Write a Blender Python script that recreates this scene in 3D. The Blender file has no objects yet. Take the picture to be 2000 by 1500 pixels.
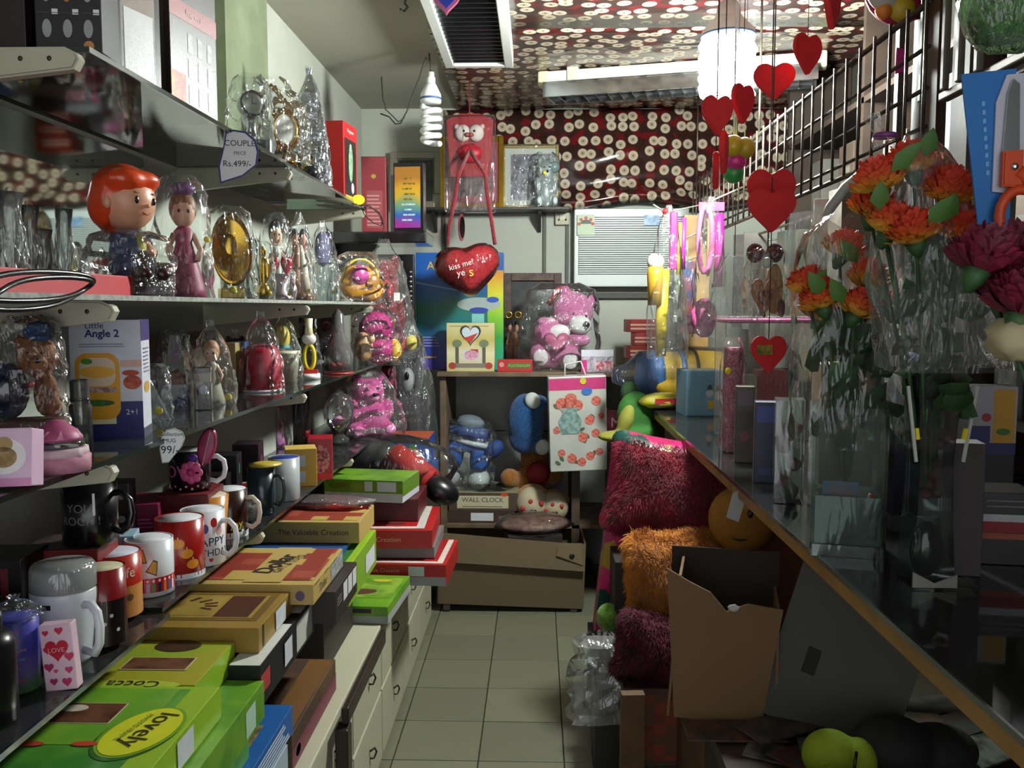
import bpy, bmesh, math, random
from mathutils import Vector, Matrix, noise
SC = bpy.context.scene
COL = SC.collection
PI = math.pi
# ---------------------------------------------------------------- camera
EYE = Vector((0, 0, 1.38)); FPX = 1750.0
PITCH = math.atan(150 / FPX); YAW = math.atan(50 / FPX * math.cos(PITCH))
cam = bpy.data.cameras.new('camera'); cam_o = bpy.data.objects.new('camera', cam); COL.objects.link(cam_o)
cam_o.location = EYE; cam_o.rotation_euler = (PI / 2 - PITCH, 0, YAW)
cam.sensor_width = 36; cam.lens = FPX / 2000 * 36; cam.clip_start = 0.02
SC.camera = cam_o
# ---------------------------------------------------------------- world, exposure
w = bpy.data.worlds.new('world'); SC.world = w; w.use_nodes = True
w.node_tree.nodes['Background'].inputs[0].default_value = (0.93, 0.97, 1.0, 1)
w.node_tree.nodes['Background'].inputs[1].default_value = 1.25
SC.view_settings.view_transform = 'Standard'; SC.view_settings.look = 'None'
SC.view_settings.gamma = 1; SC.view_settings.use_curve_mapping = False
SC.view_settings.exposure = 0.4
LAMP_POWER = 330.0          # radiance of the lit spiral lamp
SC.cycles.transparent_max_bounces = 32; SC.cycles.max_bounces = 8
SC.cycles.caustics_reflective = False; SC.cycles.caustics_refractive = False
SC.cycles.sample_clamp_indirect = 4
# ---------------------------------------------------------------- pixel helpers (2000x1500 photo -> world planes)
_R = Vector((math.cos(YAW), math.sin(YAW), 0))
_W = Vector((-math.sin(YAW) * math.cos(PITCH), math.cos(YAW) * math.cos(PITCH), -math.sin(PITCH)))
_U = _R.cross(_W)
def hit(px, py, x=None, y=None, z=None):
    d = _R * ((px - 1000) / FPX) + _U * ((750 - py) / FPX) + _W
    if x is not None: t = (x - EYE.x) / d.x
    elif y is not None: t = (y - EYE.y) / d.y
    else: t = (z - EYE.z) / d.z
    return EYE + d * t
def mpp(p): return (Vector(p) - EYE).dot(_W) / FPX
def fit(px, py, w, h, **k):
    p = hit(px, py, **k); m = mpp(p); return p, w * m, h * m
# ---------------------------------------------------------------- materials
def lin(h):
    h = h.lstrip('#'); c = [int(h[i:i + 2], 16) / 255 for i in (0, 2, 4)]
    return tuple(v / 12.92 if v <= .04045 else ((v + .055) / 1.055) ** 2.4 for v in c) + (1,)
_M = {}
def _new(key):
    m = bpy.data.materials.new(key); m.use_nodes = True; nt = m.node_tree
    return m, nt, nt.nodes, nt.links, nt.nodes['Principled BSDF']
def tex(nt, kind, scale, coord='Object', **k):
    tc = nt.nodes.new('ShaderNodeTexCoord'); t = nt.nodes.new('ShaderNodeTex' + kind)
    nt.links.new(tc.outputs[coord], t.inputs['Vector'])
    if 'Scale' in t.inputs: t.inputs['Scale'].default_value = scale
    for a, v in k.items():
        if a in t.inputs: t.inputs[a].default_value = v
        else: setattr(t, a, v)
    return t
def M(hexc, rough=.5, metal=0, var=.12, vs=40, bump=0, bs=200, coat=0, hex2=None, emit=0, sheen=0):
    """plain painted / printed / plastic surface with slight tone variation"""
    key = f'{hexc}|{rough}|{metal}|{var}|{vs}|{bump}|{bs}|{coat}|{hex2}|{emit}|{sheen}'
    if key in _M: return _M[key]
    m, nt, N, L, b = _new('surface_' + hexc.strip('#')); c = lin(hexc)
    t = tex(nt, 'Noise', vs, Detail=3)
    mx = N.new('ShaderNodeMixRGB'); L.new(t.outputs['Fac'], mx.inputs[0])
    d = lin(hex2) if hex2 else tuple(v * (1 - var) for v in c[:3]) + (1,)
    e = c if hex2 else tuple(min(1, v * (1 + var)) for v in c[:3]) + (1,)
    if hex2:
        r = N.new('ShaderNodeValToRGB'); r.color_ramp.elements[0].position = .4; r.color_ramp.elements[1].position = .6
        L.new(t.outputs['Fac'], r.inputs[0]); L.new(r.outputs[0], mx.inputs[0])
    mx.inputs[1].default_value = d; mx.inputs[2].default_value = e
    L.new(mx.outputs[0], b.inputs['Base Color'])
    b.inputs['Roughness'].default_value = rough; b.inputs['Metallic'].default_value = metal
    b.inputs['Coat Weight'].default_value = coat; b.inputs['Coat Roughness'].default_value = .12
    b.inputs['Sheen Weight'].default_value = sheen
    if emit:
        b.inputs['Emission Color'].default_value = c; b.inputs['Emission Strength'].default_value = emit
    if bump:
        n2 = tex(nt, 'Noise', bs, Detail=4); bp = N.new('ShaderNodeBump'); bp.inputs['Strength'].default_value = bump
        bp.inputs['Distance'].default_value = .01
        L.new(n2.outputs['Fac'], bp.inputs['Height']); L.new(bp.outputs[0], b.inputs['Normal'])
    _M[key] = m; return m
def CLEAR(tint='#f4f8f6', haze=.06, rough=.09, bump=.5, bs=45, gloss=1.0, ior=1.5):
    """thin clear plastic film or pane: see-through with Fresnel gloss, crinkled by bump, a little dusty"""
    key = f'clear|{tint}|{haze}|{rough}|{bump}|{bs}|{gloss}|{ior}'
    if key in _M: return _M[key]
    m, nt, N, L, b = _new('clear_film'); N.remove(b); out = N['Material Output']
    tr = N.new('ShaderNodeBsdfTransparent'); tr.inputs[0].default_value = lin(tint)
    gl = N.new('ShaderNodeBsdfGlossy'); gl.inputs['Roughness'].default_value = rough; gl.inputs[0].default_value = (gloss, gloss, gloss, 1)
    df = N.new('ShaderNodeBsdfDiffuse'); df.inputs[0].default_value = (.85, .87, .87, 1)
    fr = N.new('ShaderNodeFresnel'); fr.inputs[0].default_value = ior
    m1 = N.new('ShaderNodeMixShader'); m2 = N.new('ShaderNodeMixShader')
    if bump:
        n1 = tex(nt, 'Noise', bs, Detail=2, Distortion=1.2); bp = N.new('ShaderNodeBump')
        mp = N.new('ShaderNodeMapping'); mp.inputs['Scale'].default_value = (1, 1, .3); sv = n1.inputs['Vector'].links[0].from_socket; L.new(sv, mp.inputs[0]); L.new(mp.outputs[0], n1.inputs['Vector'])
        bp.inputs['Strength'].default_value = bump; bp.inputs['Distance'].default_value = .012
        L.new(n1.outputs['Fac'], bp.inputs['Height'])
        L.new(bp.outputs[0], gl.inputs['Normal'])
    m1.inputs[0].default_value = haze
    L.new(tr.outputs[0], m1.inputs[1]); L.new(df.outputs[0], m1.inputs[2])
    ad = N.new('ShaderNodeMath'); ad.operation = 'ADD'; ad.use_clamp = True; ad.inputs[1].default_value = .035 if bump else 0; L.new(fr.outputs[0], ad.inputs[0])
    L.new(ad.outputs[0], m2.inputs[0]); L.new(m1.outputs[0], m2.inputs[1]); L.new(gl.outputs[0], m2.inputs[2])
    L.new(m2.outputs[0], out.inputs[0])
    _M[key] = m; return m
def FUR(h1, h2):
    return M(h1, .95, var=.3, vs=90, hex2=h2, bump=.7, bs=260, sheen=.3)
def ROSEPAPER(rough=.22, wave=.35):
    key = f'rosepaper{rough}{wave}'
    if key in _M: return _M[key]
    m, nt, N, L, b = _new('rose_wallpaper')
    tc = N.new('ShaderNodeTexCoord'); mp = N.new('ShaderNodeMapping'); L.new(tc.outputs['UV'], mp.inputs[0])
    v = N.new('ShaderNodeTexVoronoi'); v.voronoi_dimensions = '2D'; v.inputs['Scale'].default_value = 14; v.inputs['Randomness'].default_value = .62
    L.new(mp.outputs[0], v.inputs['Vector'])
    r = N.new('ShaderNodeValToRGB'); cr = r.color_ramp; cr.interpolation = 'LINEAR'
    cr.elements[0].position = 0; cr.elements[0].color = lin('#4a3a33')
    cr.elements[1].position = 1; cr.elements[1].color = lin('#2c1714')
    for p, c in ((.07, '#7d6a5e'), (.10, '#b3a48e'), (.17, '#94836f'), (.21, '#c4b7a0'), (.33, '#ab9c86'), (.37, '#33201b')):
        e = cr.elements.new(p); e.color = lin(c)
    L.new(v.outputs['Distance'], r.inputs[0])
    n = N.new('ShaderNodeTexNoise'); n.inputs['Scale'].default_value = 14; L.new(mp.outputs[0], n.inputs['Vector'])
    r2 = N.new('ShaderNodeValToRGB'); r2.color_ramp.elements[0].position = .52; r2.color_ramp.elements[1].position = .60
    r2.color_ramp.elements[0].color = (0, 0, 0, 1)
    L.new(n.outputs['Fac'], r2.inputs[0])
    gt = N.new('ShaderNodeMath'); gt.operation = 'GREATER_THAN'; gt.inputs[1].default_value = .38; L.new(v.outputs['Distance'], gt.inputs[0])
    mu = N.new('ShaderNodeMath'); mu.operation = 'MULTIPLY'; L.new(r2.outputs[0], mu.inputs[0]); L.new(gt.outputs[0], mu.inputs[1])
    mx = N.new('ShaderNodeMixRGB'); L.new(mu.outputs[0], mx.inputs[0]); L.new(r.outputs[0], mx.inputs[1]); mx.inputs[2].default_value = lin('#5e1519')
    L.new(mx.outputs[0], b.inputs['Base Color']); b.inputs['Roughness'].default_value = rough
    n3 = N.new('ShaderNodeTexNoise'); n3.inputs['Scale'].default_value = 5; n3.inputs['Distortion'].default_value = 1.2
    L.new(mp.outputs[0], n3.inputs['Vector'])
    bp = N.new('ShaderNodeBump'); bp.inputs['Strength'].default_value = wave; bp.inputs['Distance'].default_value = .03
    L.new(n3.outputs['Fac'], bp.inputs['Height']); L.new(bp.outputs[0], b.inputs['Normal'])
    _M[key] = m; return m
def CHECKER(c1, c2, sc, c3=None):
    key = f'chk{c1}{c2}{sc}{c3}'
    if key in _M: return _M[key]
    m, nt, N, L, b = _new('checked_print')
    tc = N.new('ShaderNodeTexCoord'); sn = N.new('ShaderNodeVectorMath'); sn.operation = 'SNAP'; sn.inputs[1].default_value = (sc, sc, sc)
    L.new(tc.outputs['Object'], sn.inputs[0])
    wn = N.new('ShaderNodeTexWhiteNoise'); L.new(sn.outputs[0], wn.inputs['Vector'])
    r = N.new('ShaderNodeValToRGB'); r.color_ramp.interpolation = 'CONSTANT'
    r.color_ramp.elements[0].color = lin(c1); r.color_ramp.elements[1].position = .68; r.color_ramp.elements[1].color = lin(c2)
    if c3: e = r.color_ramp.elements.new(.34); e.color = lin(c3)
    L.new(wn.outputs['Value'], r.inputs[0]); L.new(r.outputs[0], b.inputs['Base Color']); b.inputs['Roughness'].default_value = .4
    _M[key] = m; return m
def RAMP(cols, axis='Z', length=.4, rough=.3, noise_amt=.05):
    """printed gradient artwork on a package (object space)"""
    key = f'ramp{cols}{axis}{length}'
    if key in _M: return _M[key]
    m, nt, N, L, b = _new('gradient_print')
    tc = N.new('ShaderNodeTexCoord'); sp = N.new('ShaderNodeSeparateXYZ'); L.new(tc.outputs['Object'], sp.inputs[0])
    n = tex(nt, 'Noise', 9); ad = N.new('ShaderNodeMath'); ad.operation = 'MULTIPLY_ADD'; ad.inputs[1].default_value = noise_amt
    L.new(n.outputs['Fac'], ad.inputs[0]); L.new(sp.outputs[axis], ad.inputs[2])
    mr = N.new('ShaderNodeMath'); mr.operation = 'DIVIDE'; mr.inputs[1].default_value = length; L.new(ad.outputs[0], mr.inputs[0])
    r = N.new('ShaderNodeValToRGB'); els = r.color_ramp.elements
    els[0].color = lin(cols[0]); els[1].color = lin(cols[-1])
    for i, c in enumerate(cols[1:-1], 1): e = els.new(i / (len(cols) - 1)); e.color = lin(c)
    L.new(mr.outputs[0], r.inputs[0]); L.new(r.outputs[0], b.inputs['Base Color']); b.inputs['Roughness'].default_value = rough
    _M[key] = m; return m
# common materials
FILM = CLEAR('#fbfdfc', haze=.02, ior=1.35, bump=1.0, bs=60, rough=.16); FILM2 = CLEAR('#fafcfb', haze=.035, ior=1.26, bump=1.0, bs=60, rough=.16); FILM3 = CLEAR('#fbfdfc', haze=.01, ior=1.25, bump=.8, bs=30, rough=.12)
GLASS = CLEAR('#c3d6cd', .03, .03, 0, 1); GEDGE = M('#16241f', .15, coat=.6)
CRYSTAL = CLEAR('#dfe9e8', .04, .04, .6, 18, ior=1.7)
WHITE = M('#dfe3e4', .35); BLACK = M('#101012', .3); DARK = M('#201c1c', .45); CREAM = M('#c9c8b4', .5, var=.08, vs=9)
PLASTER = M('#b9bcb0', .85, var=.12, vs=5, bump=.08, bs=60); GOLD = M('#c9a13a', .22, 1); SILVER = M('#c8ccd0', .18, 1)
STEEL = M('#8b867c', .32, .9); RED = M('#c31a20', .45); WOOD = M('#8a6a45', .5, hex2='#6f5234', vs=14)
KRAFT = M('#7e6a4e', .8, var=.08, vs=18); FOAM = M('#d02428', .75, bump=.2, bs=300); YTAG = M('#e8d21c', .5)
# ---------------------------------------------------------------- mesh makers -> bpy meshes
def mesh(name, v, f, smooth=False, mats=None):
    me = bpy.data.meshes.new(name); me.from_pydata([tuple(p) for p in v], [], f)
    if smooth: me.polygons.foreach_set('use_smooth', [True] * len(me.polygons))
    me.update(); return me
def from_bm(bm, name='m', smooth=False):
    me = bpy.data.meshes.new(name); bm.to_mesh(me); bm.free()
    if smooth: me.polygons.foreach_set('use_smooth', [True] * len(me.polygons))
    return me
def box(w, d, h, bev=.0, c=(0, 0, 0), base=True):
    """box with its origin at the centre of its base"""
    bm = bmesh.new(); bmesh.ops.create_cube(bm, size=1)
    for v in bm.verts: v.co = Vector((v.co.x * w, v.co.y * d, (v.co.z + (.5 if base else 0)) * h)) + Vector(c)
    if bev: bmesh.ops.bevel(bm, geom=bm.edges[:], offset=bev, segments=2, affect='EDGES', profile=.5)
    return from_bm(bm, 'box')
def lathe(prof, n=24, smooth=True, wob=0, seed=0, sx=1, sy=1):
    v, f = [], []; rnd = random.Random(seed); k = len(prof)
    for r, z in prof:
        for i in range(n):
            a = 2 * PI * i / n; q = r * (1 + wob * (rnd.random() - .5)); v.append((q * math.cos(a) * sx, q * math.sin(a) * sy, z))
    for j in range(k - 1):
        for i in range(n):
            a, b = j * n + i, j * n + (i + 1) % n; f.append((a, b, b + n, a + n))
    if prof[0][0] > 1e-5: f.append(tuple(range(n - 1, -1, -1)))
    if prof[-1][0] > 1e-5: f.append(tuple(range((k - 1) * n, k * n)))
    return mesh('lathe', v, f, smooth)
def ball(rx, ry=None, rz=None, c=(0, 0, 0), n=16, m=10, wob=0, seed=0):
    ry = ry or rx; rz = rz or rx; v = [(c[0], c[1], c[2] - rz)]; f = []; rnd = random.Random(seed)
    for j in range(1, m):
        t = -PI / 2 + PI * j / m
        for i in range(n):
            a = 2 * PI * i / n; q = 1 + wob * (rnd.random() - .5)
            v.append((c[0] + rx * q * math.cos(t) * math.cos(a), c[1] + ry * q * math.cos(t) * math.sin(a), c[2] + rz * math.sin(t) * q))
    v.append((c[0], c[1], c[2] + rz)); T = len(v) - 1
    for i in range(n):
        f.append((0, 1 + (i + 1) % n, 1 + i)); b = 1 + (m - 2) * n; f.append((b + i, b + (i + 1) % n, T))
        for j in range(m - 2):
            a = 1 + j * n; f.append((a + i, a + (i + 1) % n, a + n + (i + 1) % n, a + n + i))
    return mesh('ball', v, f, True)
def tube(pts, r, n=8, closed=False, taper=None):
    pts = [Vector(p) for p in pts]; v, f = [], []; K = len(pts); up = Vector((0, 0, 1)); prev = None
    for i, p in enumerate(pts):
        t = (pts[(i + 1) % K] - pts[i - 1]) if closed else (pts[min(i + 1, K - 1)] - pts[max(i - 1, 0)])
        t.normalize()
        if prev is None:
            a = t.cross(up if abs(t.z) < .9 else Vector((1, 0, 0))).normalized()
        else: a = (prev - t * prev.dot(t)).normalized()
        prev = a; b = t.cross(a); q = r * (taper[i] if taper else 1)
        for j in range(n):
            g = 2 * PI * j / n; v.append(p + a * q * math.cos(g) + b * q * math.sin(g))
    for i in range(K if closed else K - 1):
        o, o2 = i * n, ((i + 1) % K) * n
        for j in range(n): f.append((o + j, o + (j + 1) % n, o2 + (j + 1) % n, o2 + j))
    if not closed: f.append(tuple(range(n - 1, -1, -1))); f.append(tuple(range((K - 1) * n, K * n)))
    return mesh('tube', v, f, True)
def prism(pts, t, axis='y', bev=0):
    """2-D outline (x, z) with thickness t centred on y=0"""
    bm = bmesh.new(); vs = [bm.verts.new((p[0], -t / 2, p[1])) for p in pts]; fc = bm.faces.new(vs)
    r = bmesh.ops.extrude_face_region(bm, geom=[fc])
    for e in r['geom']:
        if isinstance(e, bmesh.types.BMVert): e.co.y += t
    bmesh.ops.recalc_face_normals(bm, faces=bm.faces[:])
    if bev:
        es = [e for e in bm.edges if abs(e.verts[0].co.y - e.verts[1].co.y) < 1e-6]
        bmesh.ops.bevel(bm, geom=es, offset=bev, segments=2, affect='EDGES')
    return from_bm(bm, 'prism')
def heart_pts(w, h, n=28):
    o = []
    for i in range(n):
        a = 2 * PI * i / n; x = 16 * math.sin(a) ** 3; y = 13 * math.cos(a) - 5 * math.cos(2 * a) - 2 * math.cos(3 * a) - math.cos(4 * a)
        o.append((x / 32 * w, (y + 17) / 29 * h))
    return o
def plump_heart(w, h, n=36, k=.35): return [(x * (1 - k) + k * w * .5 * math.sin(2 * PI * i / n), y * (1 - k) + k * (h * .47 + h * .47 * math.cos(2 * PI * i / n))) for i, (x, y) in enumerate(heart_pts(w, h, n))]
def disc_pts(w, h, n=24): return [(w / 2 * math.cos(2 * PI * i / n), h / 2 + h / 2 * math.sin(2 * PI * i / n)) for i in range(n)]
def puff(pts, t, k=4):
    """cushion of the given outline (x,z), thickest in the middle"""
    n = len(pts); cx = sum(p[0] for p in pts) / n; cz = sum(p[1] for p in pts) / n; v, f = [], []
    for s in (-1, 1):
        for j in range(k + 1):
            q = 1 - j / (k + 1); th = t / 2 * math.sqrt(max(0, 1 - q * q))
            if s > 0 and j == 0: continue
            for p in pts: v.append((cx + (p[0] - cx) * q, s * th, cz + (p[1] - cz) * q))
        v.append((cx, s * t / 2, cz))
    A = (k + 1) * n; c0 = A; B = A + 1
    def ring(s, j): return [(j * n + i) for i in range(n)] if s < 0 or j == 0 else [B + (j - 1) * n + i for i in range(n)]
    for s in (-1, 1):
        for j in range(k):
            a, b = ring(s, j), ring(s, j + 1)
            for i in range(n):
                q = (a[i], a[(i + 1) % n], b[(i + 1) % n], b[i]); f.append(q if s < 0 else q[::-1])
        a = ring(s, k); c = c0 if s < 0 else B + k * n
        for i in range(n):
            q = (a[i], a[(i + 1) % n], c); f.append(q if s < 0 else q[::-1])
    bm = bmesh.new(); vs = [bm.verts.new(p) for p in v]
    for q in f: bm.faces.new([vs[i] for i in q])
    bmesh.ops.recalc_face_normals(bm, faces=bm.faces[:]); return from_bm(bm, 'puff', True)
def bagmesh(W, D, H, seed=0, neck=.72, tw=.12, n=18, m=13, crump=.10, lean=0):
    """crinkled film pouch: full below, gathered at the neck, flared at the tip"""
    rnd = random.Random(seed); v, f = [], []; ph = rnd.random() * 6
    for j in range(m + 1):
        t = j / m
        if t < neck: s = 1 - .55 * (t / neck) ** 2.2 if neck < 1 else 1 - .25 * t ** 3
        else: s = .45 + (tw - .45) * min(1, (t - neck) / .12) if t < neck + .12 else tw + (t - neck - .12) * .8
        for i in range(n):
            a = 2 * PI * i / n; q = s * (1 + crump * (rnd.random() - .5) * 2 + .05 * math.sin(3 * a + ph + 5 * t))
            ca, sa = math.cos(a), math.sin(a); e = .6
            x = math.copysign(abs(ca) ** e, ca); y = math.copysign(abs(sa) ** e, sa)
            v.append((x * W / 2 * q + lean * t * H, y * D / 2 * q, H * t + (0 if j in (0,) else H * .012 * (rnd.random() - .5))))
    for j in range(m):
        for i in range(n):
            a, b = j * n + i, j * n + (i + 1) % n
            f.append((a, b, b + n)); f.append((a, b + n, a + n))
    return mesh('bag', v, f)
def blob(parts, vox=.008, smooth=4):
    """one continuous soft body from overlapping ellipsoids (cx,cy,cz,rx,ry,rz[,rot xyz])"""
    bm = bmesh.new()
    for p in parts:
        me = ball(p[3], p[4], p[5], n=20, m=14); k = len(bm.verts); bm.from_mesh(me); bpy.data.meshes.remove(me); bm.verts.ensure_lookup_table()
        mt = Matrix.Translation(p[:3])
        if len(p) > 6:
            from mathutils import Euler
            mt = mt @ Euler([math.radians(a) for a in p[6]]).to_matrix().to_4x4()
        for v in bm.verts[k:]: v.co = mt @ v.co
    me = from_bm(bm); o = bpy.data.objects.new('tmp', me); COL.objects.link(o)
    md = o.modifiers.new('r', 'REMESH'); md.mode = 'VOXEL'; md.voxel_size = vox; md.use_smooth_shade = True
    ms = o.modifiers.new('s', 'SMOOTH'); ms.iterations = smooth; ms.factor = .5
    dg = bpy.context.evaluated_depsgraph_get(); r = bpy.data.meshes.new_from_object(o.evaluated_get(dg), depsgraph=dg)
    bpy.data.objects.remove(o); bpy.data.meshes.remove(me)
    r.polygons.foreach_set('use_smooth', [True] * len(r.polygons)); return r
_T = {}
def text_mesh(s, thin=0):
    k = (s, thin)
    if k in _T: return _T[k]
    cu = bpy.data.curves.new('t', 'FONT'); cu.body = s; cu.size = 1; cu.align_x = 'CENTER'; cu.align_y = 'CENTER'; cu.resolution_u = 3; cu.offset = thin
    o = bpy.data.objects.new('t', cu); COL.objects.link(o); dg = bpy.context.evaluated_depsgraph_get()
    me = bpy.data.meshes.new_from_object(o.evaluated_get(dg), depsgraph=dg); bpy.data.objects.remove(o); _T[k] = me
    xs = [v.co.x for v in me.vertices]; ys = [v.co.y for v in me.vertices]
    me['w'] = max(xs) - min(xs); me['h'] = max(ys) - min(ys); me['cx'] = (max(xs) + min(xs)) / 2; me['cy'] = (max(ys) + min(ys)) / 2
    return me
def fur_mesh(base, count, length, seed=0, thick=.002, droop=.3):
    """strands rooted on a mesh surface, all in one mesh"""
    rnd = random.Random(seed); base.calc_loop_triangles(); tr = base.loop_triangles; V = base.vertices
    ar = [t.area for t in tr]; v, f = [], []
    for t in rnd.choices(list(tr), ar, k=count):
        a, b = sorted((rnd.random(), rnd.random())); p = V[t.vertices[0]].co * a + V[t.vertices[1]].co * (b - a) + V[t.vertices[2]].co * (1 - b)
        d = (Vector(t.normal) + Vector((noise.noise(p * 22), noise.noise(p * 22 + Vector((7, 0, 0))), noise.noise(p * 22 + Vector((0, 9, 0))))) * .9 + Vector((rnd.uniform(-.35, .35), rnd.uniform(-.35, .35), rnd.uniform(-.35, .35) - droop))).normalized()
        s = d.orthogonal().normalized() * thick; l = length * rnd.uniform(.5, 1.1); k = len(v)
        q = p + d * l * .6; e = q + (d + Vector((0, 0, -.8))).normalized() * l * .5
        v += [p - s, p + s, q + s * .8, q - s * .8, e]; f += [(k, k + 1, k + 2, k + 3), (k + 3, k + 2, k + 4)]
    return mesh('fur', v, f)
# ---------------------------------------------------------------- objects
def O(name, me, mat, parent=None, loc=(0, 0, 0), rot=(0, 0, 0), sc=(1, 1, 1)):
    o = bpy.data.objects.new(name, me); COL.objects.link(o)
    o.location = loc; o.rotation_euler = [math.radians(a) for a in rot]; o.scale = sc if hasattr(sc, '__len__') else (sc,) * 3
    if parent: o.parent = parent
    if mat is not None:
        if me.materials and me.materials[0] is not mat:
            if len(me.materials) == 1: o.data = me; o.material_slots[0].link = 'OBJECT'; o.material_slots[0].material = mat
        elif not me.materials: me.materials.append(mat)
    return o
def tag(o, label, cat, group=None, kind=None):
    if label: o['label'] = label
    if cat: o['category'] = cat
    if group: o['group'] = group
    if kind: o['kind'] = kind
    return o
def T(name, label, cat, loc, rz=0, group=None, rot=None):
    o = bpy.data.objects.new(name, None); COL.objects.link(o); o.empty_display_size = .02; o.location = loc
    o.rotation_euler = [math.radians(a) for a in (rot or (0, 0, rz))]
    return tag(o, label, cat, group)
def S(name, me, mat, parent=None, **k):
    o = O(name, me, mat, parent, **k)
    if not parent: o['kind'] = 'structure'
    return o
def bag(t, W, D, H, seed=0, mat=None, **k): return O('clear_wrapper', bagmesh(W, D, H, seed, **k), mat or FILM, t)
class Bx:
    """a printed carton: one top-level mesh with flat print (panels, shapes, lettering) as parts"""
    def __init__(s, name, label, cat, loc, dim, mat, rz=0, group=None, rot=None, bev=.0015):
        s.d = dim; s.o = O(name, box(*dim, bev=min(bev, min(dim) * .2)), mat, None, loc, rot or (0, 0, rz)); tag(s.o, label, cat, group)
    def frame(s, face):
        W, D, H = s.d; e = .0006
        return {'front': (Vector((-W / 2, -D / 2 - e, 0)), Vector((1, 0, 0)), Vector((0, 0, 1)), W, H),
                'back': (Vector((W / 2, D / 2 + e, 0)), Vector((-1, 0, 0)), Vector((0, 0, 1)), W, H),
                'right': (Vector((W / 2 + e, -D / 2, 0)), Vector((0, 1, 0)), Vector((0, 0, 1)), D, H),
                'left': (Vector((-W / 2 - e, D / 2, 0)), Vector((0, -1, 0)), Vector((0, 0, 1)), D, H),
                'top': (Vector((-W / 2, -D / 2, H + e)), Vector((1, 0, 0)), Vector((0, 1, 0)), W, D)}[face]
    def put(s, name, pts, face, u, v, mat, rot=0, lift=1, faces=None):
        o, U, V, a, b = s.frame(face); Nn = U.cross(V); c = math.cos(math.radians(rot)); q = math.sin(math.radians(rot))
        vs = [o + U * (u * a + x * c - y * q) + V * (v * b + x * q + y * c) + Nn * (.0005 * (lift - 1)) for x, y in pts]
        return O(name, mesh('print', vs, faces or [tuple(range(len(vs)))]), mat, s.o)
    def rect(s, face, u0, v0, u1, v1, mat, name='printed_panel', rot=0, lift=1):
        _, _, _, a, b = s.frame(face); w, h = (u1 - u0) * a / 2, (v1 - v0) * b / 2
        return s.put(name, [(-w, -h), (w, -h), (w, h), (-w, h)], face, (u0 + u1) / 2, (v0 + v1) / 2, mat, rot, lift)
    def disc(s, face, u, v, w, h, mat, name='printed_oval', rot=0, lift=1):
        _, _, _, a, b = s.frame(face); return s.put(name, [(x * a, (y - h / 2) * b) for x, y in disc_pts(w, h)], face, u, v, mat, rot, lift)
    def shape(s, face, pts, u, v, sc, mat, name='printed_shape', rot=0, lift=2):
        return s.put(name, [(x * sc, y * sc) for x, y in pts], face, u, v, mat, rot, lift)
    def uvt(s, px, py):
        q = hit(px, py, z=s.o.location.z + s.d[2]) - s.o.location; return q.x / s.d[0] + .5, q.y / s.d[1] + .5
    def text(s, face, t, u, v, h, mat, rot=0, wmax=None, lift=3, sx=1, bold=0):
        me = text_mesh(t, bold); _, _, _, a, b = s.frame(face); k = h * b / me['h']
        if wmax: k = min(k, wmax * a / me['w'])
        pts = [((p.co.x - me['cx']) * k * sx, (p.co.y - me['cy']) * k) for p in me.vertices]
        return s.put('printed_lettering', pts, face, u, v, mat, rot, lift, [tuple(p.vertices) for p in me.polygons])
    def lines(s, face, u0, u1, v0, v1, n, mat, th=.35, seed=0):
        rnd = random.Random(seed); _, _, _, a, b = s.frame(face); vs, fs = [], []; dv = (v1 - v0) / n
        for i in range(n):
            e = u0 + (u1 - u0) * rnd.uniform(.7, 1); v = v0 + dv * i; k = len(vs)
            vs += [((u0 - .5) * a, (v - .5) * b), ((e - .5) * a, (v - .5) * b), ((e - .5) * a, (v + dv * th - .5) * b), ((u0 - .5) * a, (v + dv * th - .5) * b)]; fs.append((k, k + 1, k + 2, k + 3))
        return s.put('small_print', vs, face, .5, .5, mat, 0, 3, fs)
def cylpatch(parent, name, r, a0, a1, z0, z1, mat, r1=None, n=8):
    r1 = r1 or r; v, f = [], []
    for i in range(n + 1):
        a = math.radians(a0 + (a1 - a0) * i / n); v += [(r * math.cos(a), r * math.sin(a), z0), (r1 * math.cos(a), r1 * math.sin(a), z1)]
        if i: k = 2 * i; f.append((k - 2, k, k + 1, k - 1))
    return O(name, mesh('patch', v, f, True), mat, parent)
def cylshape(parent, name, pts, r, a, z, mat, faces=None):
    """flat print (x,y metres) bent round a cylinder of radius r at angle a"""
    bm = bmesh.new(); vs = [bm.verts.new((x, y, 0)) for x, y in pts]
    for q in (faces or [tuple(range(len(pts)))]):
        try: bm.faces.new([vs[i] for i in q])
        except ValueError: pass
    x0 = min(p[0] for p in pts); x1 = max(p[0] for p in pts); st = r * .14; q = x0 + st
    while not faces and q < x1:
        bmesh.ops.bisect_plane(bm, geom=bm.verts[:] + bm.edges[:] + bm.faces[:], plane_co=(q, 0, 0), plane_no=(1, 0, 0)); q += st
    for v in bm.verts: x, y = v.co.x, v.co.y; v.co = (r * math.cos(math.radians(a) + x / r), r * math.sin(math.radians(a) + x / r), z + y)
    return O(name, from_bm(bm, 'patch'), mat, parent)
def cyltext(parent, s, r, a, z, h, mat):
    me = text_mesh(s); k = h / me['h']
    return cylshape(parent, 'printed_lettering', [((p.co.x - me['cx']) * k, (p.co.y - me['cy']) * k) for p in me.vertices], r, a, z, mat, [tuple(p.vertices) for p in me.polygons])
def flattext(parent, s, h, mat, loc=(0, 0, 0), rot=(90, 0, 0)):
    me = text_mesh(s); k = h / me['h']
    return O('printed_lettering', mesh('text', [((p.co.x - me['cx']) * k, (p.co.y - me['cy']) * k, 0) for p in me.vertices], [tuple(p.vertices) for p in me.polygons]), mat, parent, loc, rot)
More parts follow.
